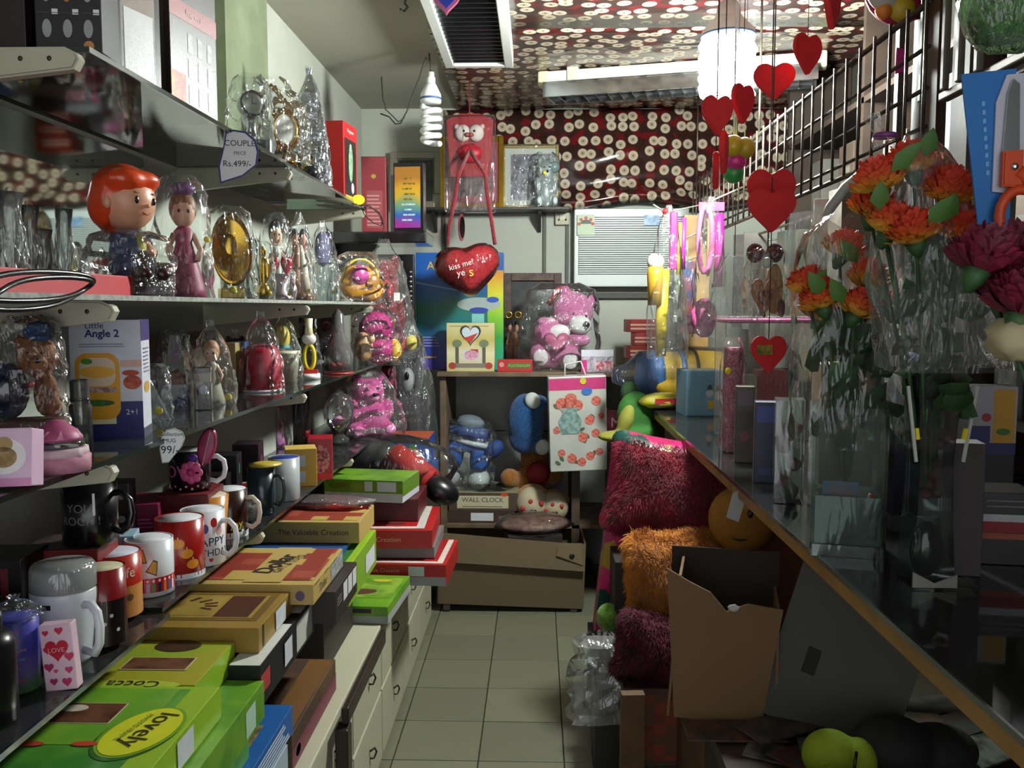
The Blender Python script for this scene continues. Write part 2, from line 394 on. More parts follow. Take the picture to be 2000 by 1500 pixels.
def flat(parent, name, pts, mat, loc=(0, 0, 0), rot=(90, 0, 0)):
    return O(name, mesh('flat', [(x, y, 0) for x, y in pts], [tuple(range(len(pts)))]), mat, parent, loc, rot)
# ================================================================= the room
XL, XR, YB, ZC = -.93, 1.35, 4.80, 2.42
YF = -.9
# floor slab and tiles
fl = S('floor', box(XR - XL + .2, YB - YF + .2, .05), M('#3b3a2e', .8), loc=((XL + XR) / 2, (YB + YF) / 2, -.058))
TS = .262; tm = box(TS - .004, TS - .004, .012, bev=.0012)
TILE = [M(c, .38, var=.07, vs=7) for c in ('#73735f', '#6e6e5c', '#787863')]
rt = random.Random(4)
for i in range(-2, 7):
    for j in range(-6, 7):
        x = -.44 + TS * (i + .5); y = 2.885 + TS * (j + .5)
        if x < XL + TS / 2 or x > 1.2: continue
        O('tile', tm, None, fl, (x - fl.location.x, y - fl.location.y, .046 + rt.uniform(0, .0006))).data = tm
for n, o in enumerate([c for c in fl.children]):
    if not tm.materials: tm.materials.append(TILE[0])
    o.material_slots[0].link = 'OBJECT'; o.material_slots[0].material = TILE[(n * 7 + n // 5) % 3]
def quad(pts, uv=True):
    me = bpy.data.meshes.new('q'); me.from_pydata([tuple(p) for p in pts], [], [(0, 1, 2, 3)])
    u = me.uv_layers.new(name='UVMap'); a = Vector(pts[1]) - Vector(pts[0]); b = Vector(pts[3]) - Vector(pts[0])
    for k, c in enumerate(((0, 0), (a.length, 0), (a.length, b.length), (0, b.length))): u.data[k].uv = c
    return me
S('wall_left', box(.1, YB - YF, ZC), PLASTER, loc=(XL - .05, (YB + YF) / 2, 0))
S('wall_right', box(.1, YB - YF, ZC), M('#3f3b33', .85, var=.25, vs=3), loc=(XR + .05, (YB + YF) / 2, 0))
S('wall_back', box(XR - XL, .1, ZC), M('#b4b8ac', .8, var=.1, vs=4, bump=.1, bs=30), loc=((XL + XR) / 2, YB + .05, 0))
S('ceiling', box(XR - XL + .2, YB - YF, .08), M('#a9a798', .9, var=.1, vs=3), loc=((XL + XR) / 2, (YB + YF) / 2, ZC))
# rose wallpaper: two ceiling sheets and the sagging sheet on the back wall, real thickness
def paper_sheet(name, x0, x1, y0, y1, label):
    nx, ny = 24, 16; v, f = [], []; me = bpy.data.meshes.new('paper')
    for j in range(ny + 1):
        for i in range(nx + 1):
            x = x0 + (x1 - x0) * i / nx; y = y0 + (y1 - y0) * j / ny
            v.append((x, y, ZC - .012 - .010 * noise.noise(Vector((x * 3.1, y * 2.3, 1)))))
    f = [(j * (nx + 1) + i, (j + 1) * (nx + 1) + i, (j + 1) * (nx + 1) + i + 1, j * (nx + 1) + i + 1) for j in range(ny) for i in range(nx)]
    me.from_pydata(v, [], f); u = me.uv_layers.new(name='UVMap')
    for p in me.polygons:
        for li in p.loop_indices: c = v[me.loops[li].vertex_index]; u.data[li].uv = (c[0], c[1])
    me.polygons.foreach_set('use_smooth', [True] * len(me.polygons))
    o = S(name, me, ROSEPAPER(.25, .3)); s = o.modifiers.new('thick', 'SOLIDIFY'); s.thickness = .003
    return o
paper_sheet('ceiling_wallpaper', -.41, XR, 3.42, YB - .02, '')
paper_sheet('ceiling_wallpaper', -.13, XR, .6, 3.42, '')
def wall_paper():
    nx, nz = 44, 26; x0, x1, z0, z1 = -.49, XR, 1.90, ZC - .012; v, f = [], []; me = bpy.data.meshes.new('paper')
    for j in range(nz + 1):
        for i in range(nx + 1):
            x = x0 + (x1 - x0) * i / nx; t = j / nz; z = z0 + (z1 - z0) * t
            bulge = .10 * math.exp(-((t - .06) / .10) ** 2) * (1 if x > .05 else .25) + .07 * math.sin(PI * t) * (.5 + .5 * math.cos(PI * min(1, abs(x - .33) / .75)))
            b = .006 * noise.noise(Vector((x * 3, z * 6, 3))) + .007 * math.sin(z * 30 + 2 * noise.noise(Vector((x * 3, z * 2, 0)))) * (.5 + .5 * math.cos(PI * min(1, abs(x - .33) / .6)))
            v.append((x, YB - .015 - max(0, bulge + b), z - .02 * (1 - t) * math.sin(x * 9)))
    f = [(j * (nx + 1) + i, j * (nx + 1) + i + 1, (j + 1) * (nx + 1) + i + 1, (j + 1) * (nx + 1) + i) for j in range(nz) for i in range(nx)]
    me.from_pydata(v, [], f); u = me.uv_layers.new(name='UVMap')
    for p in me.polygons:
        for li in p.loop_indices: c = v[me.loops[li].vertex_index]; u.data[li].uv = (c[0] + .3, c[2])
    me.polygons.foreach_set('use_smooth', [True] * len(me.polygons))
    o = S('wall_back_wallpaper', me, ROSEPAPER(.13, .10)); s = o.modifiers.new('thick', 'SOLIDIFY'); s.thickness = .003
wall_paper()
# raised seams of the lower back wall panelling
for k, (px, z0, z1) in enumerate(((868, .9, 1.9), (1063, 1.0, 1.9), (1107, 1.0, 1.9))):
    p = hit(px, 600, y=YB)
    S(f'trim_{k + 1}', box(.018, .014, z1 - z0, bev=.002), M('#5d6057', .7), loc=(p.x, YB - .007, z0))
p = hit(1190, 572, y=YB)
S('trim_4', box(.62, .03, .03, bev=.003), M('#4f5148', .7), loc=(.42, YB - .015, p.z - .03))
# wall pillar beyond the top shelf
p0 = hit(440, 60, x=XL + .06); p1 = hit(522, 60, x=XL + .06)
S('pillar', box(.06, p1.y - p0.y, .68), M('#8d9678', .55, hex2='#7a8468', vs=5), loc=(XL + .03, (p0.y + p1.y) / 2, 1.74))
# mirror behind the second shelf
o = O('mirror', box(.010, 1.5, .32), M('#cfd6d2', .04, 1, var=.02), None, (XL + .006, 1.35, 1.405)); tag(o, 'long wall mirror behind the second glass shelf on the left wall', 'mirror')
# ---------------------------------------------------------------- lamps and fixtures
def spiral_lamp(loc, h, r, lit, label, cord_pts, turns=4.5):
    t = T('spiral_lamp', label, 'lamp', loc)
    wm = M('#e6e8e6', .3)
    O('holder', lathe([(.0, h), (r * .34, h), (r * .36, h * .93), (r * .45, h * .925), (r * .45, h * .84), (r * .5, h * .82)]), wm, t)
    O('ballast', lathe([(r * .5, h * .84), (r * .62, h * .80), (r * .98, h * .69), (r, h * .60), (r * .97, h * .57), (0, h * .57)]), wm, t)
    O('blue_ring', lathe([(r * 1.012, h * .615), (r * 1.02, h * .63), (r * 1.012, h * .645)]), M('#3f5f96', .4), t)
    hz = h * .53; n = 96
    pts = [(r * .8 * math.cos(2 * PI * turns * i / n), r * .8 * math.sin(2 * PI * turns * i / n), .0 + hz * i / n) for i in range(n + 1)]
    if lit:
        m, nt, N, L, b = _new('lit_tube'); b.inputs['Emission Color'].default_value = (.93, 1, .95, 1); b.inputs['Emission Strength'].default_value = LAMP_POWER; b.inputs['Base Color'].default_value = (1, 1, 1, 1)
        O('glass_spiral', tube(pts, r * .30, 6), m, t)
    else: O('glass_spiral', tube(pts, hz / turns * .36, 7), M('#e9ebea', .22, coat=.4), t)
    if cord_pts: O('cord', tube([Vector(c) - Vector(loc) for c in cord_pts], .003, 6), M('#1c1712', .6), t)
    return t
p = hit(842, 281, y=3.62); h = 136 * mpp(p)
top = Vector((p.x, p.y, p.z + h))
c1 = [hit(838, 104, y=3.62), hit(838, 118, y=3.62)] + [hit(x, y, y=3.62) for x, y in ((833, 112), (828, 122), (820, 150), (806, 185), (796, 215), (782, 241), (772, 242), (760, 228), (743, 222))]
spiral_lamp(p, h, 20.5 * mpp(p), False, 'unlit white spiral lamp dangling from a dark twisted wire', [top, top + Vector((0, 0, .03))] + c1)
o = O('loose_wire', tube([hit(x, y, y=3.62) for x, y in ((745, 150), (748, 195), (752, 205), (753, 214), (762, 222), (778, 238), (790, 230))], .0022, 5), M('#1c1712', .6)); tag(o, 'frayed loose end of dark wire curling under the white ceiling', 'wire')
p = hit(1420, 184, y=2.80)
spiral_lamp(p, .27, .080, True, 'glaring lit spiral lamp hanging near the heart garland', [(p.x, p.y, p.z + .27), (p.x, p.y, ZC - .012)])
# batten tube light with mirrored louvre
a = hit(1056, 178, z=2.33); b = hit(1612, 140, z=2.33); L_ = (b - a).length; ang = math.degrees(math.atan2(b.y - a.y, b.x - a.x))
t = T('tube_light', 'long ivory batten tube light with mirrored louvre across the ceiling', 'ceiling light', (a + b) / 2, ang)
O('batten', box(L_ * .96, .07, .06, bev=.006), M('#e4e4d6', .4), t, (0, 0, .015))
for s in (-1, 1): O('end_cap', box(.05, .074, .066, bev=.008), M('#d9d6b0', .4), t, (s * (L_ / 2 - .02), 0, .012))
O('clamp', box(.05, .085, .09, bev=.006), M('#b9b8aa', .5), t, (-L_ / 2 + .15, 0, .0))
O('tube', tube([(-L_ * .46, -.02, -.02), (L_ * .46, -.02, -.02)], .014, 10), M('#e8ece9', .2), t)
O('reflector', box(L_ * .95, .16, .006), M('#c5c9ca', .12, 1), t, (0, 0, .012))
for s in (-1, 1): O('side_rail', box(L_ * .95, .004, .055), M('#b9bdbe', .15, 1), t, (0, s * .08, -.045))
fin = box(.003, .155, .04); fin.materials.append(M('#b9bdbe', .15, 1))
for i in range(22): O('louvre_fin', fin, None, t, (-L_ * .46 + i * L_ * .92 / 21, 0, -.043))
# square louvred fitting
x0, x1, y0, y1 = -.375, -.10, 2.45, 3.72
t = T('louvre_light', 'unlit troffer light with a grid of mirrored fins beside the rose paper', 'ceiling light', ((x0 + x1) / 2, (y0 + y1) / 2, ZC - .075))
W_, D_ = x1 - x0, y1 - y0
for s in (-1, 1):
    O('side_frame', box(.035, D_, .074, bev=.003), M('#c8cac4', .4), t, (s * (W_ / 2 - .0175), 0, 0)); O('end_frame', box(W_ - .07, .03, .074, bev=.003), M('#c8cac4', .4), t, (0, s * (D_ / 2 - .015), 0))
O('reflector', box(W_ - .07, D_ - .06, .006), M('#9aa0a2', .2, 1), t, (0, 0, .06))
fin = box(W_ - .072, .0025, .05); fin.materials.append(M('#a7adaf', .2, 1))
for i in range(26): O('louvre_fin', fin, None, t, (0, -D_ / 2 + .05 + i * (D_ - .1) / 25, .008))
o = O('ceiling_hook', tube([hit(x, y, z=2.40) for x, y in ((795, -10), (790, 6), (796, 14), (790, 22), (782, 18))], .004, 6), M('#23201c', .5)); tag(o, 'small dark metal hook in the white ceiling', 'hook')
# ---------------------------------------------------------------- left glass shelves on wooden brackets
XS = -.625
BRK = M('#b7b39d', .55, var=.15, vs=12)
def bracket(t, y, z, x0=XL, x1=XS + .0, hh=.05, mirror=False):
    L = x1 - x0; pts = [(0, 0), (L - .02, 0), (L - .004, -.008), (L, -.016), (L - .008, -.03), (0, -hh - .012)]
    me = prism(pts, .022, bev=.003); o = O('bracket', me, BRK, t, (x0, y, z)); 
    for k in (.08, .04):
        O('screw', ball(.0035, .002, .0035, n=8, m=5), M('#4a4030', .4, .8), o, (L - k if k else 0, -.0115, -.016))
    return o
def glass_shelf(z, y0, y1, brk, label, x1=XS, th=.008, edge=None):
    t = T('glass_shelf', label, 'shelf', (0, 0, z - th))
    d = XL + .012; O('pane', box(x1 - d - .004, y1 - y0, th), GLASS, t, ((d + x1 - .004) / 2, (y0 + y1) / 2, 0))
    O('front_edge', box(.004, y1 - y0, th), edge or GEDGE, t, (x1 - .002, (y0 + y1) / 2, 0))
    O('near_edge', box(x1 - d, .004, th), GEDGE, t, ((d + x1) / 2, y0 - .002, 0))
    for y in brk: bracket(t, y, -.0005, d)
    return t
Z1, Z2, Z3, Z4 = 1.742, 1.398, 1.160, .880
glass_shelf(Z1, 1.27, 3.3, (1.245, 2.3, 3.27), 'topmost glass shelf on the left wall')
glass_shelf(Z2, .5, 3.5, (1.32, 2.45, 3.4), 'second glass shelf from the top on the left wall', edge=M('#a3a59c', .5, hex2='#7f827a', vs=60))
glass_shelf(Z3, .5, 4.45, (1.3, 2.4, 3.5), 'third glass shelf from the top on the left wall')
glass_shelf(Z4, 1.445, 3.9, (2.0, 3.0), 'lowest glass shelf on the left wall, under the mugs')
glass_shelf(Z4 - .009, .45, 1.44, (.9,), 'short near pane of glass under the soap jar and travel mug', x1=-.612)
# ---------------------------------------------------------------- low cream cupboard
ZT = .48; XC = -.468
t = T('low_cupboard', 'low cream laminate cupboard with drawers along the left wall', 'cupboard', (0, 0, 0))
CRM = M('#b3b198', .45, var=.06, vs=8)
y0, y1 = .9, 4.0
O('carcass', box(XC - XL - .026, y1 - y0, ZT - .022), CRM, t, ((XL + XC - .014) / 2, (y0 + y1) / 2, 0))
O('top', box(XC - XL + .021, y1 - y0, .022, bev=.003), CRM, t, ((XL + XC + .029) / 2, (y0 + y1) / 2, ZT - .022))
BRN = M('#2c211b', .35)
O('brown_edging', box(.016, 2.45 - 1.95, .04, bev=.003), BRN, t, (XC + .034, 2.2, ZT - .045)); O('brown_post', box(.03, .045, ZT - .05, bev=.003), BRN, t, (XC + .028, 1.955, 0))
dy = .42
for i in range(7):
    yy = y0 + .03 + dy * (i + .5)
    for r in range(2):
        d = O('drawer', box(.018, dy - .012, .205, bev=.002), CRM, t, (XC - .009, yy, .02 + r * .215))
        O('hook_handle', tube([(.01, 0, .12), (.022, .012, .125), (.026, .02, .11), (.02, .012, .095), (.012, 0, .1)], .003, 6), M('#3a3228', .4, .6), d)
# ================================================================= goods on the left shelves
def put(px, py, w, h, Z=None, **k):
    p, W, H = fit(px, py, w, h, **k)
    if Z is not None: p.z = Z
    return p, W, H
def sticker(t, loc, r=.006, mat=None): return O('price_sticker', ball(r, r * .4, r, n=10, m=6), mat or YTAG, t, loc)
FACE = M('#d9a184', .5); SKINP = M('#e0b090', .5)
# ---- generic little figures (all parts are children of t); sizes in metres
def fig_couple(t, W, H, c1, c2, base=None):
    b = O('base', lathe([(W * .42, 0), (W * .42, H * .08), (W * .36, H * .11), (0, H * .11)], sy=.7), base or M('#6d4a2c', .4), t)
    for s, c in ((-1, c1), (1, c2)):
        O('robe', lathe([(W * .22, H * .1), (W * .18, H * .35), (W * .12, H * .6), (W * .07, H * .72), (0, H * .74)], 14), c, t, (s * W * .17, 0, 0), (0, -s * 4, 0))
        hd = O('head', ball(W * .1, W * .1, H * .1), FACE, t, (s * W * .13, 0, H * .82)); O('hair', ball(W * .112, W * .112, H * .1, n=12, m=8), DARK, hd, (0, W * .02, H * .025))
        O('arm', tube([(s * W * .2, -W * .05, H * .62), (s * W * .3, -W * .1, H * .5), (s * W * .12, -W * .18, H * .45)], W * .045, 7), c, t)
def fig_bear(t, W, H, col, muzzle=None, tilt=0):
    me = blob([(0, 0, H * .3, W * .34, W * .3, H * .3), (0, 0, H * .7, W * .3, W * .27, H * .24), (-W * .22, 0, H * .9, W * .1, W * .07, H * .09), (W * .22, 0, H * .9, W * .1, W * .07, H * .09),
               (-W * .3, -W * .14, H * .12, W * .15, W * .22, H * .11), (W * .3, -W * .14, H * .12, W * .15, W * .22, H * .11), (-W * .34, -W * .08, H * .42, W * .11, W * .14, H * .17), (W * .34, -W * .08, H * .42, W * .11, W * .14, H * .17)], max(W / 34, .0022))
    b = O('body', me, col, t)
    O('muzzle', ball(W * .14, W * .12, H * .09), muzzle or M('#e9dcd6', .7), t, (0, -W * .24, H * .65)); O('nose', ball(W * .045, W * .04, H * .03), BLACK, t, (0, -W * .36, H * .68))
    for s in (-1, 1): O('eye', ball(W * .03, W * .02, W * .03, n=8, m=6), BLACK, t, (s * W * .1, -W * .26, H * .77)); O('foot_pad', ball(W * .1, W * .03, H * .075), muzzle or M('#e9dcd6', .7), t, (s * W * .3, -W * .355, H * .12))
def fig_trophy(t, W, H, mat, inner):
    O('foot', lathe([(W * .3, 0), (W * .3, H * .05), (W * .2, H * .09), (W * .06, H * .12), (W * .06, H * .3), (0, H * .3)]), mat, t)
    n = 36; pts = [(W * .42 * (1 + .1 * (i % 2)) * math.cos(2 * PI * i / n), H * .62 + H * .36 * (1 + .1 * (i % 2)) * math.sin(2 * PI * i / n)) for i in range(n)]
    O('rayed_frame', prism(pts, W * .12, bev=W * .02), mat, t); O('oval_panel', prism([(x, y + H * .62 - H * .26) for x, y in disc_pts(W * .6, H * .52)], W * .15), inner, t)
    O('rim', tube([(W * .32 * math.cos(2 * PI * i / 20), -W * .07, H * .62 + H * .28 * math.sin(2 * PI * i / 20)) for i in range(20)], W * .035, 6, True), mat, t)
def fig_doll(t, W, H, dress, hair, skin=None):
    O('dress', lathe([(W * .42, 0), (W * .4, H * .08), (W * .26, H * .34), (W * .16, H * .5), (W * .2, H * .6), (W * .08, H * .66), (0, H * .67)], wob=.06, seed=3), dress, t)
    hd = O('head', ball(W * .24, W * .22, H * .15), skin or SKINP, t, (0, 0, H * .78)); O('hair', ball(W * .27, W * .25, H * .165), hair, hd, (0, W * .05, H * .03))
    for s in (-1, 1): O('arm', tube([(s * W * .18, 0, H * .58), (s * W * .32, -W * .06, H * .44), (s * W * .24, -W * .16, H * .34)], W * .06, 7), skin or SKINP, t); O('eye', ball(W * .03, W * .02, W * .04, n=8, m=6), BLACK, hd, (s * W * .09, -W * .21, 0))
def fig_heart_crystal(t, W, H):
    O('stem', lathe([(W * .3, 0), (W * .3, H * .06), (W * .1, H * .1), (W * .1, H * .35), (0, H * .36)]), CRYSTAL, t); O('heart', puff([(x, y + H * .3) for x, y in heart_pts(W * .9, H * .7)], W * .3), CRYSTAL, t)
# ---------------------------------------------------------------- top shelf
ICON = M('#9a9a9c', .5)
b = Bx('perfume_box', 'black catalogue box printed with rows of small pale perfume pictures', 'box', (-.672, 1.33, Z1), (.092, .07, .30), M('#1b191b', .35), 6)
for r in range(5):
    for c in range(3):
        u, v = .18 + c * .31, .06 + r * .165
        b.disc('front', u, v + .05, .14, .085, M('#b86a48', .5) if (r, c) == (1, 1) else ICON); b.rect('front', u + .08, v + .115, u + .17, v + .14, M('#e4e4e4', .5), 'small_square')
    b.rect('front', .03, .015 + r * .165, .97, .02 + r * .165, M('#39383b', .4), 'dividing_line')
b.disc('front', .8, .03, .16, .05, M('#c98a4a', .5))
Bx('dark_box', 'plain dark maroon box at the near end of the top shelf', 'box', (-.775, 1.34, Z1), (.085, .10, .26), M('#231717', .5), 4)
b = Bx('silver_face_box', 'black gift box with a shiny mirror-like silver face on the top shelf', 'box', (-.70, 1.47, Z1), (.12, .12, .30), BLACK, -16)
b.rect('right', .10, .0, .88, 1, M('#b9c0c6', .16, .9), 'silver_panel'); b.rect('right', .10, .0, .22, 1, M('#3a4247', .3, .5), 'dark_band', lift=2); b.disc('right', .55, .78, .34, .34, M('#83868a', .4), 'printed_figure', lift=3)
b.rect('right', .28, 0, .84, .36, M('#f3f5f6', .3), 'painted_highlight', lift=2)  # bright highlight of the silver face, painted on as a white patch
b = Bx('bottle_print_box', 'dark maroon box with red banner and rows of printed bottles, top shelf', 'box', (-.70, 1.72, Z1), (.11, .17, .27), M('#2a1719', .4), -8)
b.rect('right', 0, .60, 1, .72, M('#8d1f2c', .4), 'red_banner'); b.text('right', 'Fragrance', .5, .66, .05, M('#d9a9aa', .5), 0, .8)
b.rect('right', 0, 0, .3, .24, M('#c2401f', .5, hex2='#e0942c', vs=30), 'flame_print')
for r in range(3):
    for c in range(3): b.rect('right', .36 + c * .21, .06 + r * .17, .46 + c * .21, .19 + r * .17, M('#8c8790', .4, hex2='#5b565e', vs=60), 'printed_bottle')
b.rect('front', .1, 0, .9, 1, M('#3b3030', .45), 'side_panel')
# clocks / mirrors wrapped in crackling film
t = T('mantel_clock', 'round dark-rimmed clock in crinkled silver film on the top shelf', 'clock', put(490, 290, 1, 1, Z1, x=-.70)[0] + Vector((0, 0, 0)), 38)
O('base', box(.09, .05, .05, bev=.006), SILVER, t); O('column', lathe([(.02, .05), (.014, .07), (.02, .1), (0, .1)]), SILVER, t)
O('rim', tube([(.028 * math.cos(2 * PI * i / 24), -.02, .128 + .028 * math.sin(2 * PI * i / 24)) for i in range(24)], .0035, 8, True), M('#2a2620', .3, .6), t)
d = O('dial', prism([(x, y + .1) for x, y in disc_pts(.054, .056)], .03), M('#cdd0bd', .5), t)
O('hand', box(.0015, .001, .018), BLACK, d, (0, -.016, .128)); O('hand', box(.013, .001, .0015), BLACK, d, (.006, -.016, .128))
bag(t, .105, .09, .2, 5, CLEAR(haze=.05, bump=1.0, bs=40, rough=.16), neck=1, crump=.12)
for k, (px, py, sz) in enumerate(((530, 175, 62), (548, 215, 68), (556, 272, 74))):
    X = (-.70, -.665, -.645)[k]; p, W, H = put(px, py + 42, sz, 108, x=X)
    t = T('oval_trophy', ('gold sunburst trophy with white oval, furthest back of the three', 'gold sunburst trophy with white oval, middle of the three', 'gold sunburst trophy with white oval, frontmost of the three beside silver pouch')[k], 'trophy', (p.x, p.y, Z1 + (.075, .035, .001)[k]), 40, 'gold sunburst trophies on the top shelf')
    if k < 2: O('plinth', box(.07, .05, (.075, .035)[k] - .001, bev=.003), M('#5a4a24', .4, .5), t, (0, 0, -(.075, .035)[k]))
    fig_trophy(t, W, H, GOLD, M('#f4f3ea', .35)); bag(t, W * 1.35, W * .8, H * 1.15, 20 + k, FILM, neck=1)
t = T('trophy_cup', 'squat dark and gold cup standing below the sunburst trophies', 'trophy', put(590, 340, 1, 1, Z1, x=-.68)[0], 20)
O('bowl', lathe([(.028, 0), (.03, .01), (.012, .02), (.03, .045), (.034, .07), (.03, .07), (0, .03)]), M('#8a7432', .3, .9, hex2='#2a2416', vs=60), t); O('rosette', ball(.02, .016, .02, wob=.2), M('#15151a', .3), t, (.02, -.035, .02))
p, W, H = put(607, 335, 74, 225, Z1, x=-.68)
t = T('silver_pouch', 'tall crumpled silver cellophane pouch tied at the top beside the trophies', 'pouch', p, 15)
O('foil', bagmesh(W, W * .6, H, 8, neck=.8, crump=.1, m=18, n=16), M('#b4b8c0', .16, .9, var=.3, vs=18, bump=.6, bs=40), t); bag(t, W * 1.05, W * .66, H * 1.02, 9, FILM, neck=.8)
p, W, H = put(665, 378, 52, 160, Z1, x=-.68)
b = Bx('fragrance_box', 'red and black gift box with a green leaf-like picture on its face', 'box', p, (.075, .15, H * .92), RED, -6)
b.rect('right', .08, .02, .9, .80, M('#1d1513', .3), 'black_panel'); b.disc('right', .5, .50, .3, .5, M('#9fbf9c', .4, hex2='#5f8a66', vs=90), 'printed_leaf', lift=2); b.disc('right', .62, .18, .2, .14, M('#b9bcc6', .4), 'printed_dial', lift=2)
b.text('right', 'Fragrance', .5, .9, .06, M('#f0e6e2', .5), 0, .8); b.rect('right', .1, .02, .8, .07, M('#e0a33a', .5), 'gold_strip', lift=2)
p, W, H = put(694, 372, 22, 100, Z1, x=-.68); Bx('plain_red_box', 'small plain red box tucked beside the black-panelled gift box', 'box', Vector((-.76, 3.22, Z1)), (.06, .08, H), M('#c9242c', .4), 4)
# price tag 1
def paper_tag(name, label, px, py, wpx, hpx, pl, pts, lines, rz, rim):
    p, W, H = fit(px, py, wpx, hpx, **pl); t = T(name, label, 'price tag', p, rz)
    P = [((x - .5) * W, y * H) for x, y in pts]
    O('rim_card', prism([((x - .5) * W * 1.10, (y - .5) * H * 1.08 + H * .5) for x, y in pts], .0012), rim, t, (0, .001, 0)); O('card', prism(P, .0016), M('#e9ecef', .6, var=.03), t)
    for s, u, v, h in lines: flattext(t, s, h * H, M('#15161c', .6), ((u - .5) * W, -.0016, v * H))
    return t
paper_tag('price_tag', 'white leaf-shaped price tag reading 499, hung from the top shelf edge', 466, 355, 72, 96, dict(x=XS + .012), [(.05, .0), (.6, .14), (.95, .35), (1, .6), (.93, .82), (.7, .97), (.4, 1), (.22, .95), (.16, .7), (.02, .3)], [('COUPLE', .56, .77, .115), ('PIECE', .56, .57, .07), ('Rs.499/-', .48, .36, .12)], 8, M('#27357a', .5))
# ---------------------------------------------------------------- second shelf
b = Bx('long_red_box', 'long flat bright red box at the near end of the second shelf', 'box', (-.735, 1.27, Z2), (.09, .5, .034), M('#c81d2c', .5))
o = O('black_cable', tube([(-.617 + .006 * math.sin(3 * q), 1.10 + (.13 + .02 * math.sin(q * .5)) * math.cos(q), Z2 + .004 + .020 * math.sin(q + .5) + .006 * math.sin(q * .5)) for q in [2 * PI * 2.5 * i / 70 for i in range(71)]], .0035, 6), BLACK); tag(o, 'loop of black cable lying over the edge of the second shelf', 'cable')
p, W, H = put(252, 562, 150, 258, Z2, x=-.725)
t = T('boy_figurine', 'big-headed boy figurine with bright orange hair in clear wrap', 'figurine', p, 68)
O('bench', box(W * .95, W * .55, H * .16, bev=.006), M('#3a2b33', .35), t, (0, 0, 0)); O('basket', lathe([(W * .2, 0), (W * .24, H * .1), (0, H * .1)], wob=.05), M('#7a5540', .5), t, (W * .28, -W * .18, H * .16))
O('trousers', blob([(-W * .14, -W * .1, H * .22, W * .14, W * .28, H * .09), (W * .14, -W * .1, H * .22, W * .14, W * .28, H * .09)], .004), M('#2f3a66', .4), t)
for s in (-1, 1): O('shoe', ball(W * .12, W * .17, H * .06), M('#3b1f1c', .25), t, (s * W * .15, -W * .36, H * .17))
O('jacket', lathe([(W * .22, H * .2), (W * .24, H * .3), (W * .2, H * .44), (W * .1, H * .5), (0, H * .51)]), M('#34466f', .4), t); O('shirt', ball(W * .1, W * .06, H * .1), M('#c9c24a', .4), t, (W * .04, -W * .17, H * .38))
for s in (-1, 1): O('arm', tube([(s * W * .2, 0, H * .44), (s * W * .28, -W * .12, H * .34), (s * W * .1, -W * .24, H * .3)], W * .075, 8), M('#34466f', .4) if s < 0 else FACE, t)
O('bag', ball(W * .13, W * .08, H * .07), M('#5a3424', .3), t, (W * .0, -W * .26, H * .28))
hd = O('head', ball(W * .37, W * .36, H * .23), M('#e0a684', .35), t, (0, 0, H * .72))
O('hair', blob([(0, W * .06, H * .06, W * .41, W * .37, H * .22), (-W * .12, -W * .12, H * .14, W * .3, W * .26, H * .1), (W * .1, -W * .14, H * .15, W * .28, W * .24, H * .08), (0, W * .2, -H * .08, W * .34, W * .2, H * .18), (-W * .32, W * .02, 0, W * .1, W * .14, H * .14), (W * .32, W * .06, .02, W * .08, W * .12, H * .1), (W * .26, W * .14, -H * .04, W * .16, W * .2, H * .17), (-W * .26, W * .14, -H * .04, W * .16, W * .2, H * .17)], .006), M('#dd4a1e', .3, var=.1, coat=.5), hd)
for s in (-1, 1): O('ear', ball(W * .05, W * .06, H * .05), M('#e0a684', .35), hd, (s * W * .36, -W * .06, -H * .03)); O('eye', ball(W * .03, W * .02, H * .028, n=10, m=8), BLACK, hd, (s * W * .14, -W * .335, -H * .01)); O('eyebrow', ball(W * .05, W * .01, H * .006, n=8, m=6), M('#8a3316', .5), hd, (s * W * .14, -W * .33, H * .045))
O('nose', ball(W * .03, W * .03, H * .015, n=8, m=6), M('#d99470', .35), hd, (0, -W * .37, -H * .05)); O('mouth', tube([(-W * .06, -W * .34, -H * .1), (0, -W * .35, -H * .115), (W * .06, -W * .34, -H * .1)], W * .01, 5), M('#a5442e', .5), hd)
sticker(t, (W * .2, -W * .33, H * .24), .007); O('clear_wrapper', bagmesh(W * 1.06, W * .98, H * .50, 31, neck=1, crump=.06), FILM, t)
p, W, H = put(362, 572, 100, 225, Z2, x=-.70)
t = T('wrapped_doll', 'long-haired doll in a pink dress inside streaky clear wrap', 'doll', p, 25); fig_doll(t, W * .95, H * .95, M('#b2446e', .5, hex2='#8a2f52', vs=60), M('#8a5a34', .5)); O('flower_cap', ball(W * .22, W * .2, H * .06, wob=.2), M('#6d3f7a', .5), t, (0, 0, H * .93)); sticker(t, (W * .4, -W * .3, H * .5), .006); bag(t, W * 1.1, W * .8, H * 1.05, 33, FILM2, neck=1, lean=-.02)
p, W, H = put(452, 575, 92, 180, Z2, x=-.69)
t = T('gold_plate', 'gold plate-shaped souvenir with ringed border in clear wrap', 'souvenir', p, 30); O('base', box(W * .5, W * .35, H * .12, bev=.004), M('#c7b25a', .3, .8), t)
O('plate', lathe([(0, 0), (W * .3, .0), (W * .36, .006), (W * .42, .012), (W * .42, .016), (W * .34, .01), (0, .006)], 32, sy=H / W * .95), GOLD, t, (0, 0, H * .52), (80, 0, 0)); O('emblem', ball(W * .16, W * .04, H * .17, wob=.25, seed=4), GOLD, t, (0, -W * .04, H * .52)); sticker(t, (.0, -W * .2, H * .1), .008); bag(t, W * 1.05, W * .7, H, 35, FILM, neck=1)
